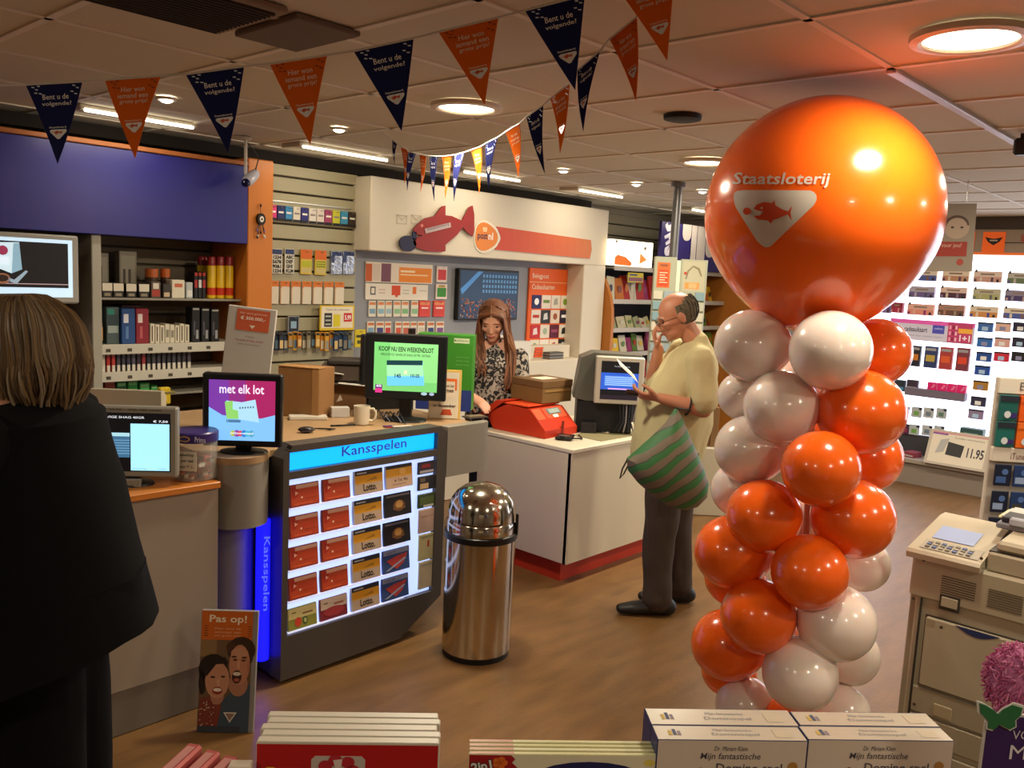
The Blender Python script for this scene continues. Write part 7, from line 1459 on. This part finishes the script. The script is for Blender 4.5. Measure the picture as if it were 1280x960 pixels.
# hair ring
hr = MB(); v, f = sphere_geo(HP(-.016, 0, .030), (.103*1.02, .085*1.02, .094*1.02), HA, 28, 20)
C0 = HP(-.016, 0, .030); keep = []
def hk(p):
    q = p-C0; x, y, z = q.dot(HA[0]), q.dot(HA[1]), q.dot(HA[2]); return x < .022-.25*max(0, z) and z < .062-.5*x*0-(.0 if x < -.03 else .03) and z > -.075
for fc in f:
    cc = sum((v[i] for i in fc), Vector())/len(fc)
    if hk(cc): keep.append(fc)
HR = M('#5e5646', .85, var=.3, vs=60, nm='grey_hair')
hr.add(v, keep, HR); part('hair', hr, t, 'short dark grey hair ring around a bald crown')
lp = []
random.seed(6)
for k in range(260):
    q = random.choice(keep); c_ = v[q[0]]; nrm = (c_-C0).normalized(); dn = (-HA[2]*.9-HA[0]*.4); dn = (dn-nrm*dn.dot(nrm)).normalized(); lp.append([c_+nrm*.001, c_+nrm*.002+dn*.010, c_-nrm*.001+dn*.018])
strands('hair', lp, [M('#4a4438', .9), M('#6c6454', .9), M('#5a5244', .9)], t, .0022)
gl = MB(); GLM = M('#2a1c18', .3)
for y in (.032, -.032): gl.tube([HP(.102, y+.024*math.cos(q*.5236), .0+.016*math.sin(q*.5236)) for q in range(13)], .0018, GLM, 6)
for y in (.058, -.058): gl.tube([HP(.10, y, .004), HP(.04, y*1.38, .006), HP(-.012, y*1.42, .004)], .0018, GLM, 6)
gl.tube([HP(.104, .010, .003), HP(.106, 0, .006), HP(.104, -.010, .003)], .0018, GLM, 6)
part('glasses', gl, t, 'thin dark glasses')
# letter in his hand
def dpt(px, py, tt): # point at t toward camera plane
    d = ray(px, py); k = ((G.B-CAM).dot(nh)-tt)/d.dot(nh); return CAM+d*k
mb = MB(); a, b = dpt(775, 457, .17), dpt(798, 479, .17); c = b-nh*0+nh*.17+Vector((0, 0, .02)); d = a+nh*.17+Vector((0, 0, .02)); off = Vector((0, 0, .0015))
mb.add([a, b, c, d, a+off, b+off, c+off, d+off], [(0, 3, 2, 1), (4, 5, 6, 7), (0, 1, 5, 4), (1, 2, 6, 5), (2, 3, 7, 6), (3, 0, 4, 7)], M('#e8e2da', .6)); mb.add([a.lerp(b, .1)+off*2, a.lerp(b, .85)+off*2, d.lerp(c, .85)+off*2, d.lerp(c, .1)+off*2], [(0, 1, 2, 3)], M('#d8d4ce', .6)); solo('letter', mb, 'white folded letter held by the standing man', 'letter')
p = dpt(790, 490, .17); mb = MB(); v, f = loft([p-Lh*.03+Vector((0, 0, -.006)), p+Lh*.02], [.012, .014], 10); mb.add(v, f, M('#2a1c1c', .4)); solo('dark_wallet', mb, 'small dark purse in the hand of the standing man', 'wallet')
# striped bag
ol = [(845, 508), (832, 528), (815, 545), (798, 560), (783, 573), (785, 588), (797, 603), (815, 619), (835, 632), (855, 638), (872, 634), (884, 622), (886, 605), (880, 585), (870, 562), (860, 540), (852, 520)]
TT = .30; P3 = [dpt(a, b, TT) for a, b in ol]; ctr = dpt(843, 590, TT); v = []; f = []; n = len(P3)
for sgn in (1, -1):
    for k, (s_, h_) in enumerate(((1, 0), (.93, .035), (.78, .065), (.55, .085), (.28, .095))):
        if sgn < 0 and k == 0: continue
        for p in P3: 
            q = ctr.lerp(p, s_); w_ = min(1, max(.12, (dpt(845, 500, TT)-q).length/.22)); v.append(q-nh*(h_*sgn*(1 if sgn > 0 else .45)*w_))
    v.append(ctr-nh*(.10*sgn*(1 if sgn > 0 else .45)))
def ring(sg, k): return (k*n if sg > 0 else (0 if k == 0 else 5*n+1+(k-1)*n))
for sg in (1, -1):
    for k in range(4):
        a, b = ring(sg, k), ring(sg, k+1)
        for i in range(n): j = (i+1) % n; f.append((a+i, a+j, b+j, b+i) if sg > 0 else (a+j, a+i, b+i, b+j))
    a = ring(sg, 4); c_ = 5*n if sg > 0 else 5*n+1+4*n
    for i in range(n): j = (i+1) % n; f.append((a+i, a+j, c_) if sg > 0 else (a+j, a+i, c_))
BG = bpy.data.materials.new('striped_bag'); BG.use_nodes = True; nt = BG.node_tree; bs = nt.nodes['Principled BSDF']; bs.inputs['Roughness'].default_value = .6
tc = nt.nodes.new('ShaderNodeTexCoord'); mp = nt.nodes.new('ShaderNodeMapping'); wv = nt.nodes.new('ShaderNodeTexWave'); rp = nt.nodes.new('ShaderNodeValToRGB')
dS = (Lh*.62+Vector((0, 0, .78))).normalized()
vm = nt.nodes.new('ShaderNodeVectorMath'); vm.operation = 'DOT_PRODUCT'; vm.inputs[1].default_value = dS; nt.links.new(tc.outputs['Object'], vm.inputs[0])
ns = nt.nodes.new('ShaderNodeTexNoise'); ns.inputs['Scale'].default_value = 5; nt.links.new(tc.outputs['Object'], ns.inputs['Vector'])
ma = nt.nodes.new('ShaderNodeMath'); ma.operation = 'MULTIPLY_ADD'; ma.inputs[1].default_value = .06; nt.links.new(ns.outputs['Fac'], ma.inputs[0]); nt.links.new(vm.outputs['Value'], ma.inputs[2])
mm = nt.nodes.new('ShaderNodeMath'); mm.operation = 'MULTIPLY'; mm.inputs[1].default_value = 15; nt.links.new(ma.outputs[0], mm.inputs[0])
fc = nt.nodes.new('ShaderNodeMath'); fc.operation = 'FRACT'; nt.links.new(mm.outputs[0], fc.inputs[0]); nt.links.new(fc.outputs[0], rp.inputs[0])
rp.color_ramp.interpolation = 'CONSTANT'; rp.color_ramp.elements[0].color = lin('#2f6b38'); rp.color_ramp.elements[1].position = .5; rp.color_ramp.elements[1].color = lin('#6e6252')
e_ = rp.color_ramp.elements.new(.42); e_.color = lin('#3a4a38'); nt.links.new(rp.outputs[0], bs.inputs['Base Color'])
t = thing('striped_bag', tuple(G(0, .30, .75)), 'green and grey striped drawstring bag hanging from the arm of the standing man', 'bag')
part('sack', MB().add(v, f, BG), t)
top_ = dpt(845, 510, TT); aL = Le.lerp(Lw, .35)
ax1 = (Lw-Le).normalized(); e1 = nh; e2 = ax1.cross(e1).normalized()
part('strap', MB().tube([aL+e1*(.047*math.cos(k*.5236))+e2*(.047*math.sin(k*.5236)) for k in range(13)], .005, M('#1c2018'), 6).tube([top_, aL-nh*.05+Vector((0, 0, -.015))], .006, M('#1c2018'), 6), t)
part('cord', MB().tube([dpt(784, 575, TT), dpt(778, 586, TT), dpt(775, 598, TT), dpt(780, 592, TT), dpt(786, 580, TT)], .004, M('#2a2820'), 6), t)
# ---------------------------------------------------------------- clerk
G = Fig((3.82, 3.80, 0))
t = thing('person', (3.82, 3.80, 0), 'young woman with long reddish hair and patterned top behind the orange red scale', 'person')
SKW = M('#dca488', .5, sub=.08, nm='skin_fair')
hf = (-nh*.88+Lh*.10+Vector((0, 0, -.36))).normalized()
hg, HP, HA = head(G(-.085, .06, 1.425), hf, Vector((0, 0, 1)), 1.04, .95, 1)
Ls, Le, Lw = G(-.26, .0, 1.20), G(-.30, .06, .98), G(-.27, .17, .86)
Rs, Re, Rw = G(.06, .0, 1.20), G(.085, .12, 1.01), G(.018, .24, .975)
geos = hg+[loft([G(-.10, -.02, 1.22), G(-.095, .01, 1.28), G(-.088, .03, 1.35)], [.05, .045, .045], 12), loft([G(-.10, 0, 1.25), G(-.10, 0, 1.15), G(-.10, -.01, .95), G(-.10, -.02, .80)], [(.14, .07), (.15, .09), (.12, .09), (.15, .10)], 14, side=Lh),
      loft([Ls, (Ls+Le)/2, Le], [.040, .036, .032], 10), loft([Le, Le.lerp(Lw, .4), Lw], [.032, .030, .021], 10), loft([Rs, (Rs+Re)/2, Re], [.040, .036, .032], 10), loft([Re, Re.lerp(Rw, .4), Rw], [.032, .030, .021], 10),
      loft([G(-.02, 0, .82), G(-.03, 0, .45), G(-.03, 0, .08)], [.07, .05, .035], 10), loft([G(-.18, 0, .82), G(-.17, 0, .45), G(-.17, 0, .08)], [.07, .05, .035], 10)]
geos += hand(Rw, (-Lh*.75-nh*.5+Vector((0, 0, -.42))), Vector((0, 0, -1))+nh*.6, Vector((0, 0, -1))-Lh*.1, .25, 1.0); geos += hand(Lw, (Lh*.3-nh*.9), Vector((0, 0, -1)), Lh, .4, .92)
body = fused('body', geos, SKW, t, .0065, 3); face_bits(HP, HA, body, 1.0, brow='#8a5a40', lip='#b86058', th=.0022)
PT = bpy.data.materials.new('patterned_top'); PT.use_nodes = True; nt = PT.node_tree; bs = nt.nodes['Principled BSDF']; bs.inputs['Roughness'].default_value = .85
tc = nt.nodes.new('ShaderNodeTexCoord'); ns = nt.nodes.new('ShaderNodeTexNoise'); ns.inputs['Scale'].default_value = 22; ns.inputs['Detail'].default_value = 2; ns.inputs['Distortion'].default_value = 2.5; rp = nt.nodes.new('ShaderNodeValToRGB')
nt.links.new(tc.outputs['Object'], ns.inputs['Vector']); nt.links.new(ns.outputs['Fac'], rp.inputs[0]); rp.color_ramp.elements[0].position = .49; rp.color_ramp.elements[0].color = lin('#1c1a1c'); rp.color_ramp.elements[1].position = .53; rp.color_ramp.elements[1].color = lin('#a89e92'); nt.links.new(rp.outputs[0], bs.inputs['Base Color'])
fused('top', [loft([G(-.10, 0, 1.27), G(-.10, 0, 1.23), G(-.10, 0, 1.17), G(-.10, 0, 1.0), G(-.10, 0, .80)], [(.07, .06), (.13, .085), (.175, .11), (.145, .115), (.17, .12)], 20, side=Lh), loft([Ls+Vector((0, 0, .01)), (Ls+Le)/2, Le, Le.lerp(Lw, .5)], [.055, .052, .046, .042], 12), loft([Rs+Vector((0, 0, .01)), (Rs+Re)/2, Re, Re.lerp(Rw, .5)], [.055, .052, .046, .042], 12)], PT, t, .009, 3, 'black and white patterned top', wob=.008)
fused('trousers', [loft([G(-.10, 0, .84), G(-.10, 0, .76)], [(.165, .12), (.165, .12)], 16, side=Lh), loft([G(-.02, 0, .8), G(-.03, 0, .45), G(-.03, 0, .06)], [.085, .06, .05], 12), loft([G(-.18, 0, .8), G(-.17, 0, .45), G(-.17, 0, .06)], [.085, .06, .05], 12)], M('#1c1c24', .85), t, .011, 2)
for a in (-.03, -.17): fused('shoe', [loft([G(a, -.03, .035), G(a, .06, .033), G(a, .15, .025)], [(.035, .033), (.036, .028), (.026, .018)], 12, side=Lh)], SHO, t, .007, 2)
HB = [M('#6a402a', .5, nm='auburn_hair'), M('#7e5034', .45), M('#583420', .55), M('#8c5c3c', .45)]
C0 = HP(-.018, 0, .035); v, f = sphere_geo(C0, (.108, .094, .100), HA, 28, 20); keep = []
for fc in f:
    q = sum((v[i] for i in fc), Vector())/len(fc)-C0; x, y, z = q.dot(HA[0]), q.dot(HA[1]), q.dot(HA[2])
    if x < .055 and (x < .03 or z > .045): keep.append(fc)
part('hair', MB().add(v, keep, HB[0]), t, 'long reddish brown hair'); random.seed(12); lp = []
for k in range(420):
    sd = 1 if k % 2 else -1; f0 = random.random()
    st0 = HP(-.02+.105*f0, .004*sd, .130-.052*f0*f0); x = -.10+.165*f0*random.uniform(.8, 1.05); m1 = HP(x*.9+.018, (.088-.012*f0)*sd, .045+random.uniform(-.015, .015)); m2 = HP(x*.8+.02, random.uniform(.068, .094)*sd, -.03)
    aS = (.0 if sd < 0 else 0); side_ = HA[1]*sd; isright = side_.dot(-Lh) > 0
    ex_ = random.random(); zb = 1.00+.05*random.random() if isright else 1.07+.08*random.random()
    base_ = G(-.10+(-.105 if isright else .085)+random.uniform(-.04, .04), .09+(-.10)*ex_, 1.22); tip = G(-.10+(-.10 if isright else .06)+random.uniform(-.03, .03), .125-.12*ex_, zb)
    lp.append([st0, st0.lerp(m1, .55)+(side_*.018), m1, m2, m2.lerp(base_, .6), base_, tip])
strands('hair', lp, HB, t, .0052)
# ---------------------------------------------------------------- customer in black coat
G = Fig((.70, 2.02, 0))
t = thing('person', (.70, 2.02, 0), 'customer seen from behind in a long black coat with shoulder-length grey blond hair', 'person')
SKL = M('#b07a64', .5, sub=.08, nm='skin_lady'); hf = (Lh*.93+nh*.30+Vector((0, 0, -.12))).normalized()
hg, HP, HA = head(G(.075, 0, 1.49), hf, Vector((0, 0, 1)), 1.0, .95, 1)
Ls, Le, Lw = G(.06, .19, 1.33), G(.10, .25, 1.06), G(.32, .20, 1.02); Rs, Re, Rw = G(.06, -.18, 1.33), G(.12, -.22, 1.06), G(.34, -.15, 1.04)
geos = hg+[loft([G(.05, 0, 1.32), G(.06, 0, 1.42)], [.055, .05], 12), loft([G(.06, 0, 1.36), G(.07, 0, 1.2), G(.07, 0, .9)], [(.09, .15), (.12, .16), (.12, .15)], 14, side=Lh), loft([Ls, Le], [.045, .038], 10), loft([Le, Lw], [.038, .024], 10), loft([Rs, Re], [.045, .038], 10), loft([Re, Rw], [.038, .024], 10),
      loft([G(.07, .08, .88), G(.05, .08, .45), G(.03, .08, .08)], [.08, .055, .038], 10), loft([G(.07, -.08, .88), G(.05, -.08, .45), G(.03, -.08, .08)], [.08, .055, .038], 10)]
geos += hand(Lw, Lh-nh*.1, Vector((0, 0, -1))+nh*.3, nh, .45, .92)+hand(Rw, Lh+nh*.1, Vector((0, 0, -1)), -nh, .45, .92)
body = fused('body', geos, SKL, t, .0075, 3); face_bits(HP, HA, body, 1.0)
CT = M('#0b0a0b', .95, sp=.15, var=.2, vs=8, nm='black_wool')
# coat: open flared shell
rg = [(1.425, .055, .070, .075, 0), (1.40, .055, .10, .12, 0), (1.36, .05, .135, .20, 0), (1.28, .055, .155, .225, 0), (1.20, .065, .195, .235, 0), (1.05, .07, .235, .245, 0), (.90, .075, .275, .255, .10), (.780, .08, .295, .262, .34)]
rings = []
for z, ac, ra, rt, tilt in rg:
    rings.append([G(ac+ra*math.cos(6.283185*k/36)*(1+.025*math.sin(k*1.7+z*4)*(1.4-z)), rt*math.sin(6.283185*k/36)*(1+.02*math.sin(k*2.3)*(1.4-z)), z-tilt*math.cos(6.283185*k/36)*ra) for k in range(36)])
v = [p for r_ in rings for p in r_]; f = []
for j in range(len(rings)-1):
    for k in range(36): q = (k+1) % 36; f.append((j*36+k, (j+1)*36+k, (j+1)*36+q, j*36+q))
n0 = len(v); ci = G(.06, 0, 1.3); v += [G(.08, 0, p.z)+(p-G(.08, 0, p.z))*.96 for p in rings[-1]]
for k in range(36): q = (k+1) % 36; f.append(((len(rings)-1)*36+k, n0+k, n0+q, (len(rings)-1)*36+q))
v += [G(.08, 0, 1.0)+(p-G(.08, 0, p.z)-Vector((0, 0, 0)))*.9 for p in rings[-1]]; n1 = n0+36
for k in range(36): q = (k+1) % 36; f.append((n0+k, n1+k, n1+q, n0+q))
f.append(tuple(n1+k for k in range(36))); mb = MB().add(v, f, CT)
for a, b, c in ((Ls, Le, Lw), (Rs, Re, Rw)): g_, h_ = loft([a, (a+b)/2, b, b.lerp(c, .5), b.lerp(c, .92)], [.075, .070, .062, .056, .05], 16); mb.add(g_, h_, CT)
part('coat', mb, t, 'long black coat')
fused('trousers', [loft([G(.03, .06, .92), G(.01, .07, .7), G(.0, .075, .5), G(.0, .08, .28), G(.0, .08, .07)], [(.11, .10), (.10, .09), (.092, .085), (.085, .08), (.085, .08)], 14, side=Lh), loft([G(.04, -.06, .92), G(.02, -.07, .7), G(.01, -.075, .5), G(.01, -.08, .28), G(.01, -.08, .07)], [(.11, .10), (.10, .09), (.09, .085), (.085, .08), (.085, .08)], 14, side=Lh)], M('#0c0b0d', .95, sp=.15), t, .012, 2)
for tt in (.08, -.08): fused('shoe', [loft([G(-.03, tt, .04), G(.08, tt, .038), G(.20, tt, .026)], [(.042, .038), (.044, .036), (.03, .022)], 12, side=nh)], SHO, t, .008, 2)
HL = [M('#665038', .5, nm='grey_blond_hair'), M('#7c6244', .45), M('#524030', .55), M('#9a7e58', .4), M('#8a7862', .5)]
C0 = HP(-.02, 0, .03); v, f = sphere_geo(C0, (.112, .098, .100), HA, 28, 20); keep = []
for fc in f:
    q = sum((v[i] for i in fc), Vector())/len(fc)-C0; x, y, z = q.dot(HA[0]), q.dot(HA[1]), q.dot(HA[2])
    if x < .045 or z > .06: keep.append(fc)
part('hair', MB().add(v, keep, HL[0]), t, 'shoulder-length grey blond hair'); random.seed(15); lp = []
for k in range(1700):
    az = random.uniform(R(50), R(310)); rr_ = random.uniform(.93, 1.10); ph = az*7+random.random(); f0 = random.random()
    dx, dy = math.cos(az), math.sin(az); low = random.uniform(-.135, -.05); tuck = random.uniform(.62, .86)
    def W(x, y, z, a_=.006): return HP(x, y, z)+HA[0]*(a_*.7*math.sin(ph+z*50))+HA[1]*(a_*.7*math.cos(ph*1.3+z*45))
    st0 = HP(.05-.10*f0, .012*dy, .136-.006*f0); p1 = HP(-.02+.066*dx, .060*dy, .124); p2 = W(-.02+.116*dx*rr_, .100*dy*rr_, .072, .003); p3 = W(-.02+.127*dx*rr_, .112*dy*rr_, .0); p4 = W(-.02+.126*dx*rr_, .112*dy*rr_, low*.5, .008)
    p5 = W(-.02+.112*dx*rr_*(.5+.5*tuck), .10*dy*rr_*(.5+.5*tuck), low*.85, .009); p6 = W(-.02+.112*dx*tuck, .095*dy*tuck, low-.012, .012)
    lp.append([st0, p1, p2, p3, p4, p5, p6])
strands('hair', lp, HL, t, .0030)
